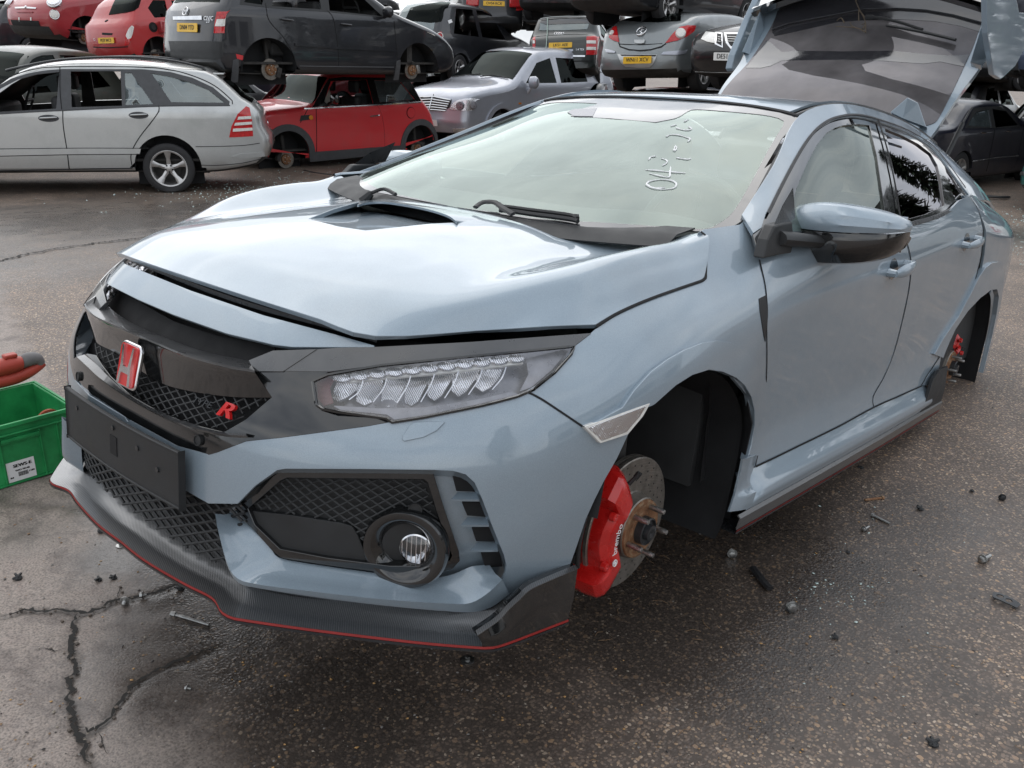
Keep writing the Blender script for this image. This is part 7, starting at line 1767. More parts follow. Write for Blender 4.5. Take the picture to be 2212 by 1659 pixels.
# ---- steel grey three-door, rear view
prof=[(-.72,.30),(-.76,.5),(-.6,.75),(.0,.92),(.45,1.0),(.8,1.12),(1.1,1.18),(1.7,1.20),(2.4,1.18),(2.75,1.14),(2.92,1.08),(3.12,1.0),(3.20,.88),(3.24,.74),(3.30,.64),(3.33,.50),(3.31,.36),(3.2,.24),(2.6,.20),(1.5,.18),(0,.18),(-.5,.22)]
E8=BgCar('three_door_car','steel grey three-door car seen from behind, yellow plate WN11 XCV',SFrame(-6.90,14.52,183.1,1,1.09,-1.6,2.4),prof,.85,.98,.40,arches=[archpts(0,.28,.38,.05),archpts(2.51,.28,.38,.05)],mat='corsagrey',side=-1,crown=.05,bulge=.17,r=.13,taper=.12)
e=E8
e.plate('WN11 XCV',cR(1245,474),sz=.088,off=.02)
e.wrapp('plate_recess',T(cR,(1085,427),(1245,430),(1400,432),(1372,500),(1340,532),(1250,535),(1150,528),(1115,500)),M['silverpaint'],.004,.006)
e.wrapp('painted_recess_shadow',T(cR,(1110,432),(1245,434),(1395,436),(1385,446),(1245,442),(1118,440)),M['gap'],.011,.002)  # dark strip paints the shade under the recess's upper edge
for s_ in (((1465,340),(1520,270),(1580,215),(1640,202),(1705,203),(1690,245),(1640,285),(1560,320)),((1080,208),(1055,215),(1030,245),(1018,298),(1050,318),(1098,332))):
    l_=e.wrapp('tail_lamp',T(cR,*s_),M['lampred'],.010,.014)
l_=e.discw('lamp_eye',cR(1585,262),.085,'whitelens',.03);e.discw('lamp_eye',cR(1042,262),.05,'whitelens',.03)
e.wrapp('bumper_gap',T(cR,(1098,335),(1110,365),(1180,388),(1260,395),(1350,388),(1430,365),(1468,340),(1470,348),(1432,375),(1350,397),(1260,404),(1175,397),(1104,372),(1092,338)),M['gap'],.004,.003)
for s_ in (((1430,433),(1450,412),(1560,402),(1650,400),(1640,420),(1560,434)),((990,390),(1040,398),(1070,408),(1068,420),(1000,416))): e.wrapp('bumper_moulding',T(cR,*s_),M['silverblue'],.016,.014)
e.wrapp('tailgate_handle',T(cR,(1222,315),(1305,315),(1300,340),(1280,346),(1245,346),(1225,338)),M['silverpaint'],.020,.02)
e.wrapp('shut_line',T(cR,(1105,345),(1250,352),(1440,342),(1440,346),(1250,357),(1105,350)),M['gap'],.003,.002)
rg=e.ringw('emblem',cR(1275,247),.085,'chrome',.014,rt=.12)
mb=MB();uv=e.wrap.inv(smoothline(T(cR,(1262,232),(1275,226),(1290,238),(1268,250),(1285,262),(1270,270)),4));mb.tube([e.wrap.S(*q)[0]+e.wrap.N(*q)[0]*e.wrap.sg*.012 for q in uv],.012,6);mb.build('emblem_figure',M['chrome'],rg)
e.wrapp('rear_window',T(cR,(1130,160),(1250,172),(1400,176),(1585,165),(1590,110),(1400,90),(1140,120)),M['darkglass'],.006,.004)
e.sidep('door_gap',[(2.0,.3),(2.01,.3),(2.06,1.0),(2.05,1.0)],M['gap'],.002,.002,yz=True)
e.wheel(2.51,.28,.30,.62);e.wheel(0,.28,.30,.62)
# ---- black saloon front
prof=[(-.86,.28),(-.92,.42),(-.92,.60),(-.86,.76),(-.6,.86),(.1,.96),(.5,1.02),(.9,1.12),(1.6,1.16),(2.5,1.15),(3.0,1.08),(3.6,1.0),(3.75,.7),(3.7,.3),(2.5,.18),(0,.18),(-.7,.2)]
E9=BgCar('saloon_car','black saloon facing out of the stack, pale headlight and chrome-edged grille, white plate',SFrame(-4.72,11.73,353.4,1,1.10),prof,.88,.95,.4,arches=[archpts(0,.28,.38,.05),archpts(2.65,.28,.38,.05)],mat='blackpaint',side=-1,crown=.06,bulge=.14,r=.12,taper=.10)
e=E9
e.wrapp('headlight',T(cR,(1748,310),(1785,252),(1862,262),(1860,342),(1800,332)),M['whitelens'],.010,.014)
for s_,i_ in ((((1862,258),(1915,265),(1922,378),(1858,350)),((1875,270),(1908,276),(1912,362),(1872,342))),(((1930,262),(2060,262),(2060,390),(1985,388),(1945,340)),((1948,276),(2060,276),(2060,372),(1985,365),(1960,330)))):
    g=e.wrapp('grille_frame',T(cR,*s_),M['chrome'],.012,.016);e.wrapp('grille_slats',T(cR,*i_),M['blackmat'],.018,.006,parent=g)
    x0,x1=min(p[0] for p in i_)+4,max(p[0] for p in i_)-6
    for y_ in (296,312,328): e.wrapp('grille_slat',T(cR,(x0+8,y_),(x1,y_+4),(x1,y_+9),(x0+8,y_+5)),M['steel'],.026,.006,parent=g)
e.plate('DE51 ZZU',cR(1965,447),'whiteplate',sz=.098)
e.wrapp('bumper_gap',T(cR,(1700,565),(1850,570),(2080,572),(2080,580),(1850,578),(1700,572)),M['steel'],.006,.006)
e.wrapp('lower_grille',T(cR,(1820,590),(2080,592),(2080,640),(1830,635)),M['gap'],.004,.004)
e.wheel(0,.29,.31,.66);e.wheel(2.65,.29,.31,.66)
# ---- black people carrier high up, plate OV54
E10=g_car('people_carrier','black people carrier on the top row, tall red rear lamps, yellow plate OV54 RCX',SFrame(-16.23,17.17,231.2,1,1.85,.6,.2),'blackpaint',1.09,1.6,side=-1,wheels=False,profile=[(-.80,.30),(-.84,.5),(-.7,.80),(.0,1.0),(.5,1.1),(1.0,1.45),(1.5,1.62),(2.4,1.66),(3.1,1.60),(3.3,1.35),(3.42,1.0),(3.46,.8),(3.50,.62),(3.52,.45),(3.45,.30),(3.0,.22),(1.5,.20),(0,.20),(-.6,.24)])
e=E10
e.plate('OV54 RCX',cR(110,28),sz=.088)
for s_ in (((297,-60),(372,-60),(385,78),(285,85)),((-55,-60),(-38,-60),(-38,60),(-52,60))): e.wrapp('tail_lamp',T(cR,*s_),M['lampred'],.012,.014)
e.wrapp('bumper_edge',T(cR,(0,118),(160,100),(330,88),(360,90),(350,108),(200,130),(0,142)),M['greypaint'],.012,.012)
cS=crop(800,0,500)
E11=g_car('people_carrier','dark grey people carrier with a silver wheel and a smashed side window',SFrame(-14.24,15.88,189.0,1,.92),'greypaint',1.06,1.9,side=-1,glass='greyglass',openw=True,profile=[(-.80,.30),(-.84,.5),(-.7,.80),(.0,1.0),(.5,1.12),(1.0,1.48),(1.5,1.64),(2.4,1.67),(3.0,1.60),(3.18,1.35),(3.34,1.08),(3.40,.9),(3.46,.62),(3.48,.45),(3.4,.28),(3.0,.22),(1.5,.20),(0,.20),(-.6,.24)])
e=E11
e.wrapp('tail_lamp',T(cS,(1300,380),(1325,352),(1368,365),(1360,420),(1325,495),(1315,440)),M['lampred'],.012,.014);e.ringw('lamp_ring',cS(1325,398),.07,'whitelens',.02,rt=.12)
e.wrapp('rear_window',T(cS,(1000,90),(1100,60),(1400,10),(1440,20),(1400,120),(1340,240),(1230,255),(940,225)),M['darkglass'],.006,.004)
e.sidep('paper_label',T(cS,(1410,228),(1450,212),(1465,245),(1425,262)),M['white'],.006,.002)
# ---- right edge
prof=[(-.85,.28),(-.90,.45),(-.85,.66),(-.6,.82),(.1,.94),(.55,1.0),(1.0,1.25),(1.4,1.37),(2.0,1.40),(2.5,1.33),(2.95,1.08),(3.2,1.02),(3.6,.98),(3.72,.75),(3.75,.45),(3.6,.28),(2.5,.18),(1,.17),(-.6,.22)]
w1=[(.95,1.02),(1.30,1.25),(1.78,1.29),(1.78,1.0)];w2=[(1.90,1.0),(1.90,1.29),(2.35,1.25),(2.72,1.05)]
E12=BgCar('saloon_car','navy saloon with a thin chrome side strip standing behind the raised tailgate',SFrame(-2.31,15.87,168.8,.94,-.29),prof,.88,.95,.40,arches=[archpts(.0,.30,.36,.05),archpts(2.71,.30,.36,.05)],wins=[w2],open_wins=[w1],mat='navy',side=-1,crown=.05,glass='greyglass')
e=E12;e.wheel(2.71,.31,.33,.66);e.wheel(0,.31,.33,.66);e.seats([1.6],1.15)
e.sidep('window_trim',[(.85,.98),(2.80,1.01),(2.4,1.31),(1.4,1.34),(1.1,1.2)],M['blackmat'],.003,.004,yz=True,both=True,holes=[w1,w2]);e.sline('chrome_strip',[(.75,.50),(1.6,.50),(2.4,.48)],.02,M['chrome'],.010,yz=True);e.sline('door_gap',[(1.83,.97),(1.82,.6),(1.80,.28)],.012,M['gap'],.002,yz=True);e.sline('door_gap',[(.78,.95),(.76,.6),(.78,.28)],.012,M['gap'],.002,yz=True)
for y in (1.35,2.25): sl_handle(e,y,.93,M['chrome'])
mb=MB();mb.lathe([(-.88,.02),(-.90,.08),(-1.0,.09),(-1.04,.06),(-1.05,.0005)],18,0,Matrix.Translation((0,.95,1.08))@Matrix.Diagonal((1,.7,1,1)),'X',False);mb.build('door_mirror',M['navy'],e.root)
E13=g_car('hatchback_car','teal hatchback cut by the right edge, bumper with a dark moulding strip',SFrame(2.25,12.75,97,.954,-.27),'teal',1.0,1.0,side=1)
E13.wrapp('bumper_moulding',T(cX,(850,1365),(957,1368),(957,1398),(850,1392)),M['rubtrim'],.012,.012);E13.wrapp('tail_lamp',T(cX,(925,1180),(957,1178),(957,1300),(935,1290)),M['lampred'],.010,.01);E13.wrapp('valance',T(cX,(835,1500),(957,1520),(957,1600),(840,1580)),M['blackmat'],.006,.01)
E14=g_car('van','slate blue van with a slotted grille, stacked above the navy saloon',SFrame(-.75,13.95,352,1,1.22),'slateblue',1.1,1.5,side=-1,cat='van',wheels=True,w=.88)
E14.wrapp('grille',T(cX,(845,560),(925,555),(935,640),(850,635)),M['rubtrim'],.010,.012)
for k in range(5): E14.wrapp('grille_slot',T(cX,(856,570+k*14),(922,566+k*14),(924,572+k*14),(858,577+k*14)),M['gap'],.024,.004)
# ---- filling the stacks: whole cars, most of each hidden
def copy_car(src,name,label,F,mat,group=None,wheels=True,cat='car'):
    r=empty(name,label,cat,mat=F.mat(),group=group)
    def cp(o,par):
        if not wheels and o.name.split('.')[0]=='wheel': return
        c=o.copy();COL.objects.link(c);c.parent=par
        if o.name.split('.')[0]=='body': c.material_slots[0].link='OBJECT';c.material_slots[0].material=M[mat] if isinstance(mat,str) else mat
        for ch in o.children: cp(ch,c)
    for o in list(src.root.children): cp(o,r)
    return r
P1=g_car('hatchback_car','dark grey hatchback on the ground below the dark red car',SFrame(-15.6,6.6,20,1,-.27),'greypaint',1.02,1)
P2=g_car('hatchback_car','black flattened car underneath the steel grey three-door car',SFrame(-6.9,14.6,184,1,-.27),'blackpaint',1,.6)
fill_=[(P1,'saloon_car','pale champagne car behind the silver estate at the left edge',(-17.6,3.7,118,1,-.27),'creampaint',True),
(P1,'hatchback_car','black hatchback on the ground below the bright red hatchback',(-15.6,9.6,192,.95,-.27),'blackpaint',True),
(P2,'hatchback_car','black flattened car underneath the dark green tall hatchback',(-12.3,17.6,206,1,-.27),'blackpaint',True),
(P2,'hatchback_car','black flattened car underneath the black saloon with the white plate',(-4.6,11.9,354,1,-.27),'blackpaint',True),
(P1,'hatchback_car','black car on top of the steel grey three-door car',(-7.3,14.4,178,1,2.06),'blackpaint',True),
(P1,'hatchback_car','black car on top of the dark green tall hatchback',(-13.2,18.4,200,1,2.34),'blackpaint',True),
(P1,'hatchback_car','black car on top of the black saloon, an alloy wheel showing',(-4.3,12.6,350,1,2.25),'blackpaint',True),
(P2,'hatchback_car','flattened dark car carrying the dark grey people carrier',(-14.2,16.2,190,1,-.27),'blackpaint',True),
(P1,'estate_car','white car seen through the windows of the stacked dark hatchback',(-16.6,13.9,62,1,1.05),'whitepaint',True),
(P1,'hatchback_car','pale silver car behind the nose of the stacked dark hatchback',(-18.8,18.4,80,1,1.3),'silverpaint',True),
(P1,'hatchback_car','silver car far off at the left edge, first of the distant row',(-33.5,10.2,250,1,-.27),'silverblue',True),
(P1,'hatchback_car','white car far off, right of the distant silver one',(-33.0,12.8,240,1,-.27),'whitepaint',True),
(P1,'saloon_car','silver car farthest off behind the distant white one',(-39.5,16.4,200,1,-.2),'silverpaint',True),
(P1,'hatchback_car','black car in the back row behind the navy saloon',(-4.2,18.6,100,1,-.27),'blackpaint',True),
(P1,'hatchback_car','dark grey car in the back row above the one behind the navy saloon',(-4.6,18.8,95,1,1.15),'greypaint',True),
(P1,'hatchback_car','dark grey car stacked in the back row behind the slate blue van',(.6,18.2,110,1,1.15),'greypaint',True),
(P1,'hatchback_car','black car on the ground behind the teal hatchback',(.9,18.0,105,1,-.27),'blackpaint',True)]
for pr,nm,lb,fr,mt,wh in fill_: copy_car(pr,nm,lb,SFrame(*fr),mt,None,wh)
# the back rows: cars stacked three high, mostly hidden
cols_=['blackpaint','greypaint','blackpaint','navy','blackpaint','silverblue','maroonred','greypaint','blackpaint','corsagrey']
n_=0
for i,(x,y) in enumerate(((-24,9.5),(-23.5,13.5),(-22.5,17.5),(-20.5,21.5),(-16.5,23.5),(-12.5,24.5),(-8.5,24.5),(-4.5,23.5),(-.5,22.8),(3.5,21.5),(-27,6.5))):
    for lv in range(3):
        yaw=(rng.integers(-12,12)+(90 if (i+lv)%3==0 else 180 if (i+lv)%3==1 else 0))
        cw_n={'blackpaint':'black','greypaint':'dark grey','navy':'navy','silverblue':'silver','maroonred':'dark red','corsagrey':'steel grey'}[cols_[n_%10]]
        where=('behind the city car','behind the bright red hatchback','behind the stacked dark hatchback','behind its nose','behind the dark grey people carrier','behind the silver people carrier','behind the green tall hatchback','behind the steel grey car','behind the black saloon','behind the raised tailgate','at the far left')[i]
        r=copy_car(P1,'hatchback_car',cw_n+' rear-row car '+('at ground level','on the middle level','on the top level')[lv]+' '+where,SFrame(x+rng.uniform(-.3,.3),y+(-1.2 if yaw<60 else 1.2 if yaw>120 else 0)+rng.uniform(-.3,.3),yaw,1,-.27+1.32*lv),cols_[n_%10],'cars in the rear rows of the stacks');n_+=1
# ---- dark bonnet corner at the far left
E6b=g_car('pickup_truck','dark olive pickup with its bonnet up, cut by the left edge behind the estate',SFrame(-13.6,2.9,30,1,-.22),plain('olive_paint',(.05,.055,.045),.35,coat=.4),1.1,1.35,side=1,cat='pickup')
# ---- blue crates on the far left
for k,(x,y,z) in enumerate(((-37,12.0,.2),(-37,12.0,1.5),(-38.3,13.2,.2),(-38.3,13.2,1.5))):
    o=MB();o.box(x-.55,x+.55,y-.5,y+.5,z-.6,z+.6)
    for q in range(5): o.box(x-.58,x+.58,y-.52,y+.52,z-.6+q*.29,z-.56+q*.29)
    for q in (-.5,0,.5): o.box(x+q-.04,x+q+.04,y-.55,y-.5,z-.6,z+.6)
    ob=o.build('container',plain('blue_plastic',(.03,.10,.28),.5) if k==0 else bpy.data.materials['blue_plastic'],None,smooth=False)
    tag(ob,('lower blue slatted container at the far left','upper blue slatted container at the far left','lower blue slatted container, set back at the far left','upper blue slatted container, set back at the far left')[k],'container','blue containers at the far left')
# ---- what stands behind the photographer: it shows in the paint and the glass
def conifer(x,y,h,seed,label):
    r=np.random.default_rng(seed); t=empty('conifer_tree',label,'tree',loc=(x,y,0))
    mb=MB();mb.tube([(0,0,0),(.1,0,h*.5),(0,.05,h)],[.22,.14,.03],8);mb.build('trunk',plain('bark',(.09,.065,.045),.9) if 'bark' not in bpy.data.materials else bpy.data.materials['bark'],t)
    V=[];F=[]
    for k in range(2600):
        z=h*(.12+.88*r.random()**.85); R=(h-z)*.30+.25; a=r.uniform(0,6.283); rad=R*r.uniform(.35,1)*(1+.25*math.sin(a*3+z)); c=np.array([rad*math.cos(a),rad*math.sin(a),z-.18*rad]); d=np.array([math.cos(a),math.sin(a),r.uniform(-.5,.1)]); s=np.cross(d,(0,0,1));s/=np.linalg.norm(s); L=r.uniform(.25,.55);w_=r.uniform(.06,.14); b=len(V)
        V+=[c-s*w_,c+s*w_,c+d*L*.6+s*w_*.8,c+d*L,c+d*L*.6-s*w_*.8]; F.append((b,b+1,b+2,b+3,b+4))
    m=bpy.data.materials.get('needle_green') or plain('needle_green',(.035,.06,.028),.7,noise=.5,nscale=3)
    mesh('crown',V,F,m,t,smooth=False)
for i,(x,y,h,l) in enumerate(((4.6,17.5,5.2,'dark conifer right of the stacks, out beyond the doors'),(6.8,16.0,6.4,'taller dark conifer right of the stacks, beside the shed'),(2.9,21.5,6.8,'dark conifer behind the white parked car'),(9.0,19.5,5.4,'dark conifer farthest right beside the shed'),(12.0,-5.0,7.2,'dark conifer behind the photographer'),(-12.5,-7.5,5.5,'dark conifer at the far end of the bonnet side'),(-7.5,-10.0,5.0,'smaller dark conifer at the bonnet side of the yard'))): conifer(x,y,h,i+3,l)
sh=empty('shed','long pale metal-clad shed behind the photographer','shed',loc=(17,6,0))
mb=MB();mb.box(-1.5,6,-6,9,0,4.2);mb.build('wall',plain('shed_cladding',(.45,.46,.46),.5),sh,smooth=False)
mb=MB();mb.add([(-1.8,-6.3,4.2),(6.3,-6.3,4.2),(6.3,9.3,4.2),(-1.8,9.3,4.2),(2.2,-6.3,5.6),(2.2,9.3,5.6)],[(0,1,4),(2,3,5),(1,2,5,4),(3,0,4,5),(0,3,2,1)]);mb.build('roof',plain('shed_roof',(.16,.17,.18),.6),sh,smooth=False)
for k in range(5):
    mb=MB();mb.box(-1.56,-1.50,-5+k*2.8,-3.2+k*2.8,.9,2.6);mb.build('window',M['darkglass'],sh,smooth=False)

copy_car(P1,'estate_car','white car parked right of the stacks in front of the conifers',SFrame(4.6,13.2,120,1,-.27),'whitepaint')
# ================================================================= crate, tools and what lies on the ground
cg=plain('green_crate_plastic',(.018,.27,.080),.46,noise=.35,nscale=9,bump=.1)
cr0=empty('crate','open green plastic crate with a white label by the front bumper','crate',loc=(-1.49,-.775,0))
def crate():
    w,l,h,t=.18,.305,.235,.008
    mb=MB()
    mb.box(-w,w,-l,l,0,.01);mb.box(w-t,w,-l,l,.01,h);mb.box(-w,-w+t,-l,l,.01,h);mb.box(-w+t,w-t,-l,-l+t,.01,h);mb.box(-w+t,w-t,l-t,l,.01,h)
    bevel(mb.build('shell',cg,cr0),.003,2)
    r=MB()
    for z0,z1,o in ((h-.012,h+.003,.011),(h-.042,h-.036,.010)):
        r.box(w+.0003,w+o,-l-.01,l+.01,z0,z1);r.box(-w-o,-w-.0003,-l-.01,l+.01,z0,z1);r.box(-w,w,l+.0003,l+o,z0,z1);r.box(-w,w,-l-o,-l-.0003,z0,z1)
    bevel(r.build('rim',cg,cr0),.002,2)
    rb=MB()
    for y in (-.24,-.10,.04,.175,.235): rb.box(w+.0003,w+.008,y-.002,y+.002,.008,h-.042)
    rb.box(w+.0003,w+.008,.045,.172,.165,.172);rb.box(w+.0003,w+.012,.045,.172,.172,.182);rb.box(w+.0003,w+.006,-l,l,.006,.012)
    rb.build('rib',cg,cr0,smooth=False)
    # label
    lb=MB();lb.box(w+.0008,w+.0018,.048,.142,.014,.090);p=lb.build('label',M['white'],cr0,smooth=False)
    def tx(s,y,z,sz,bold=.0006,sx=1.15):
        V,F=text_mb(s,sz,.0003);mb=MB()
        for d in (0,bold,bold*2): mb.add([(w+.0022+zz,y+x*sx+d,z+yy) for x,yy,zz in V],F)
        mb.build('label_text',M['platechar'],p,smooth=False)
    tx('SEWS-E',.100,.072,.0165,.0012);tx('W/O 78148',.098,.054,.0085,.0007);tx('1180',.127,.040,.0085,.0007);tx('B4',.060,.030,.009,.0007)
    bc=MB();y=.083
    for k in range(14):
        d=.0009+.0011*((k*7)%3)/2; bc.box(w+.0019,w+.0024,y,y+d,.030,.046);y+=d+.0010
    bc.build('barcode',M['platechar'],p,smooth=False)
crate()
# power tool on the far rim
pt=empty('power_tool','red and grey cordless power tool resting on the back of the green crate','power tool',loc=tuple(gp(38,822,.262)))
red_=plain('tool_red',(.42,.055,.035),.5,noise=.12);gry=plain('tool_grey',(.16,.15,.15),.6)
def fat(name,P,r,mt,par,flat=1.0,n=12): mb=MB();mb.tube(smoothline(P,.012),r if not isinstance(r,list) else list(np.interp(np.linspace(0,1,len(smoothline(P,.012))),np.linspace(0,1,len(r)),r)),n,flat=flat);return mb.build(name,mt,par,autosm=50)
fat('motor_housing',[(0,-.10,.055),(0,-.06,.065),(0,0,.068),(0,.025,.066)],[.020,.033,.034,.026],red_,pt)
fat('handle',[(0,-.13,.018),(0,-.06,.012),(0,.02,.018),(0,.085,.040),(0,.100,.050)],[.020,.026,.026,.022,.016],red_,pt)
fat('guard',[(0,.02,.060),(0,.055,.075),(0,.085,.065),(0,.090,.045)],[.018,.028,.026,.018],gry,pt)
mb=MB();mb.box(-.018,.018,-.035,.012,.096,.112);bevel(mb.build('battery_catch',red_,pt),.005,2)
fat('tool_bar',[(0,-.11,.055),(0,-.18,.040),(0,-.30,.010)],.009,M['steel'],pt);fat('tool_bar',[(.02,-.11,.062),(.02,-.16,.055),(.02,-.21,.042)],.006,M['chrome'],pt)
fat('nose',[(0,-.14,.02),(0,-.24,-.005),(0,-.32,-.03)],[.024,.03,.02],M['blackmat'],pt)
sk=empty('tape_reel','small orange and black reel inside the green crate','reel',loc=(-1.40,-.52,.16))
mb=MB();mb.lathe([(-.03,.02),(-.03,.045),(-.02,.045),(-.018,.036),(.018,.036),(.02,.045),(.03,.045),(.03,.02)],24);mb.build('reel',plain('reel_orange',(.35,.07,.03),.5),sk);mb=MB();mb.lathe([(-.017,.038),(.017,.038)],24,caps=False);mb.build('tape',M['blackmat'],sk)
ct=MB()
for (x,y,z) in ((-1.45,-.70,.03),(-1.55,-.62,.03),(-1.42,-.60,.03)): ct.tube([(x,y,z),(x+.05,y+.10,z+.01)],[.02,.018],8)
tag(ct.build('tool_grips',M['blackmat'],None),'black tool grips lying in the bottom of the green crate','tools')
# ---- small things on the ground
cG=crop(1900,1150,660,2190)
def gz(px,py):
    P=gp(px,py,0.0);h=float(hg(P[0],P[1]));return gp(px,py,h)
def bolt(px,py,ang,label,L=.030,r=.004,mt='steel',washer=True,nm='bolt',up=False,sc=1.0):
    P=gz(px,py);mb=MB();M4=Matrix.Translation(P)@Matrix.Rotation(ang,4,'Z')
    M4=M4@(Matrix.Rotation(-math.pi/2,4,'Y') if up else Matrix.Identity(4))@Matrix.Translation((0,0,0 if up else r*1.9))@Matrix.Scale(sc,4)
    mb.lathe([(0,r),(L,r),(L+.001,r*.6)],10,0,M4,'X')
    for k in range(6): mb.lathe([(L*.35+k*L*.1,r*1.0),(L*.38+k*L*.1,r*1.18),(L*.41+k*L*.1,r)],10,0,M4,'X',False)
    mb.lathe([(-.001,r*1.95),(-r*1.6,r*1.95),(-r*1.75,r*1.6)],6,0,M4,'X')
    if washer: mb.lathe([(.0,r*2.7),(.0015,r*2.7)],16,0,M4,'X')
    return tag(mb.build(nm,M[mt]),label,nm,'bolts and screws on the ground')
bolt(*cG(1840,850),1.3,'longest bright bolt with a washer, on the tarmac near the right edge',.045,.006)
bolt(*cG(860,590),1.4,'short bright bolt between the two small pins, beside the side skirt')
bolt(*cG(2005,330),2.0,'dark bolt farthest to the right on the tarmac',.02,.005,'greytrim')
bolt(*cG(258,1250),2.3,'bright bolt head below the black rubber strip',.016,.007)
bolt(1010,1426,.5,'bright bolt standing on end below the red edge of the splitter',.012,.007,up=True)
bolt(1581,1203,2.2,'bright bolt on the wet tarmac between the brake disc and side skirt',.022,.006)
bolt(270,1304,-.6,'bright bolt lying across the lower left crack',.020,.005)
bolt(308,1290,.9,'small dull bolt in the lower left crack by the splitter',.012,.004)
bolt(405,1490,.4,'small pale screw below the splitter at the lower left',.010,.003)
bolt(262,1178,.9,'bright washer-headed bolt on the wet patch under the splitter edge',.008,.006,up=True)
def rod(px0,px1,r,label,mt='greytrim',nm='pin',head=True):
    A=gz(*px0);B=gz(*px1);A[2]+=r;B[2]+=r;mb=MB();mb.tube([A,A*.5+B*.5,B],r,8)
    if head: mb.tube([A-(B-A)*.02,A+(B-A)*.10],r*1.8,8)
    return tag(mb.build(nm,M[mt]),label,nm)
rod(cG(1020,322),cG(868,340),.0045,'rusty headed pin lying level, upper of two beside the side skirt','rust')
rod(cG(930,465),cG(1075,538),.0045,'grey slanting pin, lower of two beside the side skirt','steel')
rod((372,1328),(452,1352),.004,'long thin bolt with a black clip under the splitter corner','steel')
def strip(px,label,nm,w_=.012,h=.006,mt='rubber',step=.02):
    P=[gz(*q) for q in px];P=smoothline([p+np.array([0,0,h]) for p in P],step);mb=MB();mb.tube(P,w_,6,flat=.55);return tag(mb.build(nm,M[mt]),label,nm)
strip((c5(1378,1365),c5(1420,1420),c5(1480,1490)),'short black rubber strip on the tarmac behind the brake disc','rubber strip'.replace(' ','_'),.013,.010)
strip(T(cM,(505,1352),(560,1366),(640,1378),(740,1392),(830,1412)),'thin dark cable on the ground in front of the small red car','cable',.016,.016,step=.1)
strip(T(cX,(560,1572),(650,1580),(760,1590),(830,1588)),'black trim strip on the ground in front of the navy saloon','trim_strip',.035,.03,step=.1)
def clip(px,py,seed,label,s=1.0):
    r=np.random.default_rng(seed);P=gz(px,py);mb=MB();a=r.uniform(0,3)
    for k in range(3):
        d=np.array([math.cos(a+k*1.1),math.sin(a+k*1.1),r.uniform(.2,.8)])*.014*s
        mb.tube([P+np.array([0,0,.004])-d*.6,P+np.array([0,0,.006]),P+d],[.0045*s,.0055*s,.003*s],6)
    mb.lathe([(0,.009*s),(.002,.010*s)],12,0,Matrix.Translation(P+np.array([0,0,.003])),'Z')
    return tag(mb.build('trim_clip',M['blackmat']),label,'trim clip','broken trim clips on the ground')
for k,(q,l,s) in enumerate((((40,1250),'black clip nearest the left edge on the concrete',1.1),((214,1254),'left of the two black clips side by side above the crack',.9),((246,1250),'right of the two black clips side by side above the crack',.9),((391,1274),'black clip beside the splitter edge at the end of the crack',1.0),((219,1147),'curled black clip against the splitter edge',1.2),(cG(1330,410),'flat dark clip on the tarmac right of the two pins',1.1),(cG(1760,262),'small dark ring clip up by the right edge',.7),(cG(625,1475),'small dark clip low on the right-hand tarmac',.8),(cG(730,772),'small dark chip right of the black rubber strip',.6),((2015,1608),'black clip low at the right near the bottom edge',1.2),((1705,1322),'tiny dark clip below the rubber strip',.7),((1860,1012),'dark clip beside the side skirt',1.0))): clip(*q,k+40,l,s)
# drilled bracket
A=gz(*cG(1910,1135));B=gz(*cG(2140,1240));u=(B-A)/np.linalg.norm(B-A);v=np.array([-u[1],u[0],0]);L=np.linalg.norm(B-A)
ol=[(0,.012),(.01,.020),(L*.5,.022),(L,.016),(L,-.014),(L*.6,-.020),(L*.2,-.019),(.01,-.014)];hs_=[circ(L*.30,.002,.010,n=14),circ(L*.64,.0,.010,n=14)]
vo,Fc=fill(lin(ol,.02),hs_,.02);o=mesh('bracket',[A+u*p[0]+v*p[1]+np.array([0,0,.012+.004*math.sin(p[0]*40)]) for p in vo],Fc,M['greytrim'],None);solid(o,.003);tag(o,'grey drilled metal bracket lying on the tarmac at the right edge','bracket')
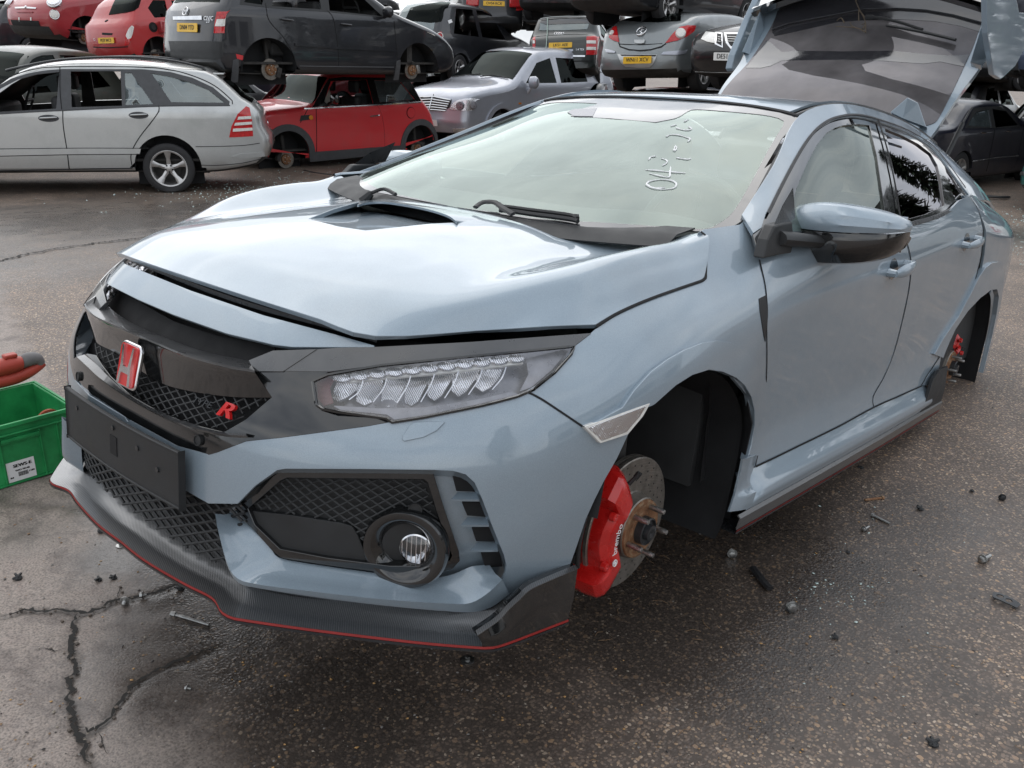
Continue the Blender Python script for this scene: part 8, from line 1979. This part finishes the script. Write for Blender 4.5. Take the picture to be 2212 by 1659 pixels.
# grit, glass crumbs, twigs
def scatter(name,label_mat,pts,size,kind,seed,flat=.6,cols=1):
    r=np.random.default_rng(seed);V=[];F=[];I=[]
    oc=np.array([(1,0,0),(-1,0,0),(0,1,0),(0,-1,0),(0,0,1),(0,0,-1)]);of=[(0,2,4),(2,1,4),(1,3,4),(3,0,4),(2,0,5),(1,2,5),(3,1,5),(0,3,5)]
    for (x,y) in pts:
        s=size[0]+(size[1]-size[0])*r.random()**3; sc_=np.array([s*r.uniform(.7,1.5),s*r.uniform(.6,1.1),s*flat*r.uniform(.5,1)]);a=r.uniform(0,6.3);c,q=math.cos(a),math.sin(a)
        z=float(hg(x,y));b=len(V);jit=r.uniform(.75,1.2,(6,1));p=oc*jit*sc_;p=p@np.array([[c,q,0],[-q,c,0],[0,0,1]])
        V+=[(x+k[0],y+k[1],z+sc_[2]*.5+k[2]) for k in p];F+=[tuple(b+i for i in f) for f in of];I+=[int(r.integers(0,cols))]*8
    o=mesh(name,V,F,label_mat,None,smooth=False,mi=I if cols>1 else None);o['kind']='stuff';return o
rg=np.random.default_rng(21)
pts=[]
while len(pts)<3600:
    px,py=rg.uniform(0,2212),rg.uniform(430,1659)
    P=gp(px,py,0)
    if P[0]>6 or P[1]>7 or P[0]<-7: continue
    if rg.random()<min(1,(2.2/np.linalg.norm(P-CW))**1.2): pts.append((P[0],P[1]))
gm=[plain('grit_brown',(.24,.15,.085),.7,noise=.4),plain('grit_grey',(.20,.185,.17),.7,noise=.4),plain('grit_pale',(.28,.24,.19),.6,noise=.3),plain('grit_dark',(.035,.030,.028),.6,noise=.4),plain('grit_ochre',(.42,.24,.09),.6,noise=.3)]
scatter('grit',gm,pts,(.0010,.0050),'stuff',5,cols=5)
gl_=[plain('glass_crumb',(.45,.55,.52),.12,spec=.9,coat=.6)]
pts=[]
for (px,py),r,n in (((1795,1285),.10,60),((1960,1190),.30,25),((2120,520),1.0,420),((2190,470),1.2,420),((1880,1370),.25,20),((640,395),1.8,620),((560,405),.9,300),((2050,760),.5,50)):
    c=gz(px,py)
    for _ in range(n): pts.append((c[0]+rg.normal(0,r*.6),c[1]+rg.normal(0,r*.6)))
scatter('broken_glass',gl_,pts,(.0015,.0055),'stuff',6,1.0)
far=[(x,y) for x,y in pts if y>4 or x<-4]
scatter('broken_glass',gl_,far,(.006,.016),'stuff',7,1.0)
tw=MB()
for k in range(46):
    px,py=rg.uniform(1200,2212),rg.uniform(1150,1650)
    if k>34: px,py=rg.uniform(1150,1450),rg.uniform(1180,1420)
    P=gz(px,py)+np.array([0,0,.003]);a=rg.uniform(0,6.3);L=rg.uniform(.01,.045);tw.tube([P,P+np.array([math.cos(a)*L*.5,math.sin(a)*L*.5,.003]),P+np.array([math.cos(a+.3)*L,math.sin(a+.3)*L,0])],.0008,4)
o=tw.build('dry_needles',plain('needle_brown',(.20,.12,.06),.8));o['kind']='stuff'
lf=MB()
leafm=plain('dead_leaf',(.18,.07,.03),.7)
bpy.context.view_layer.update()
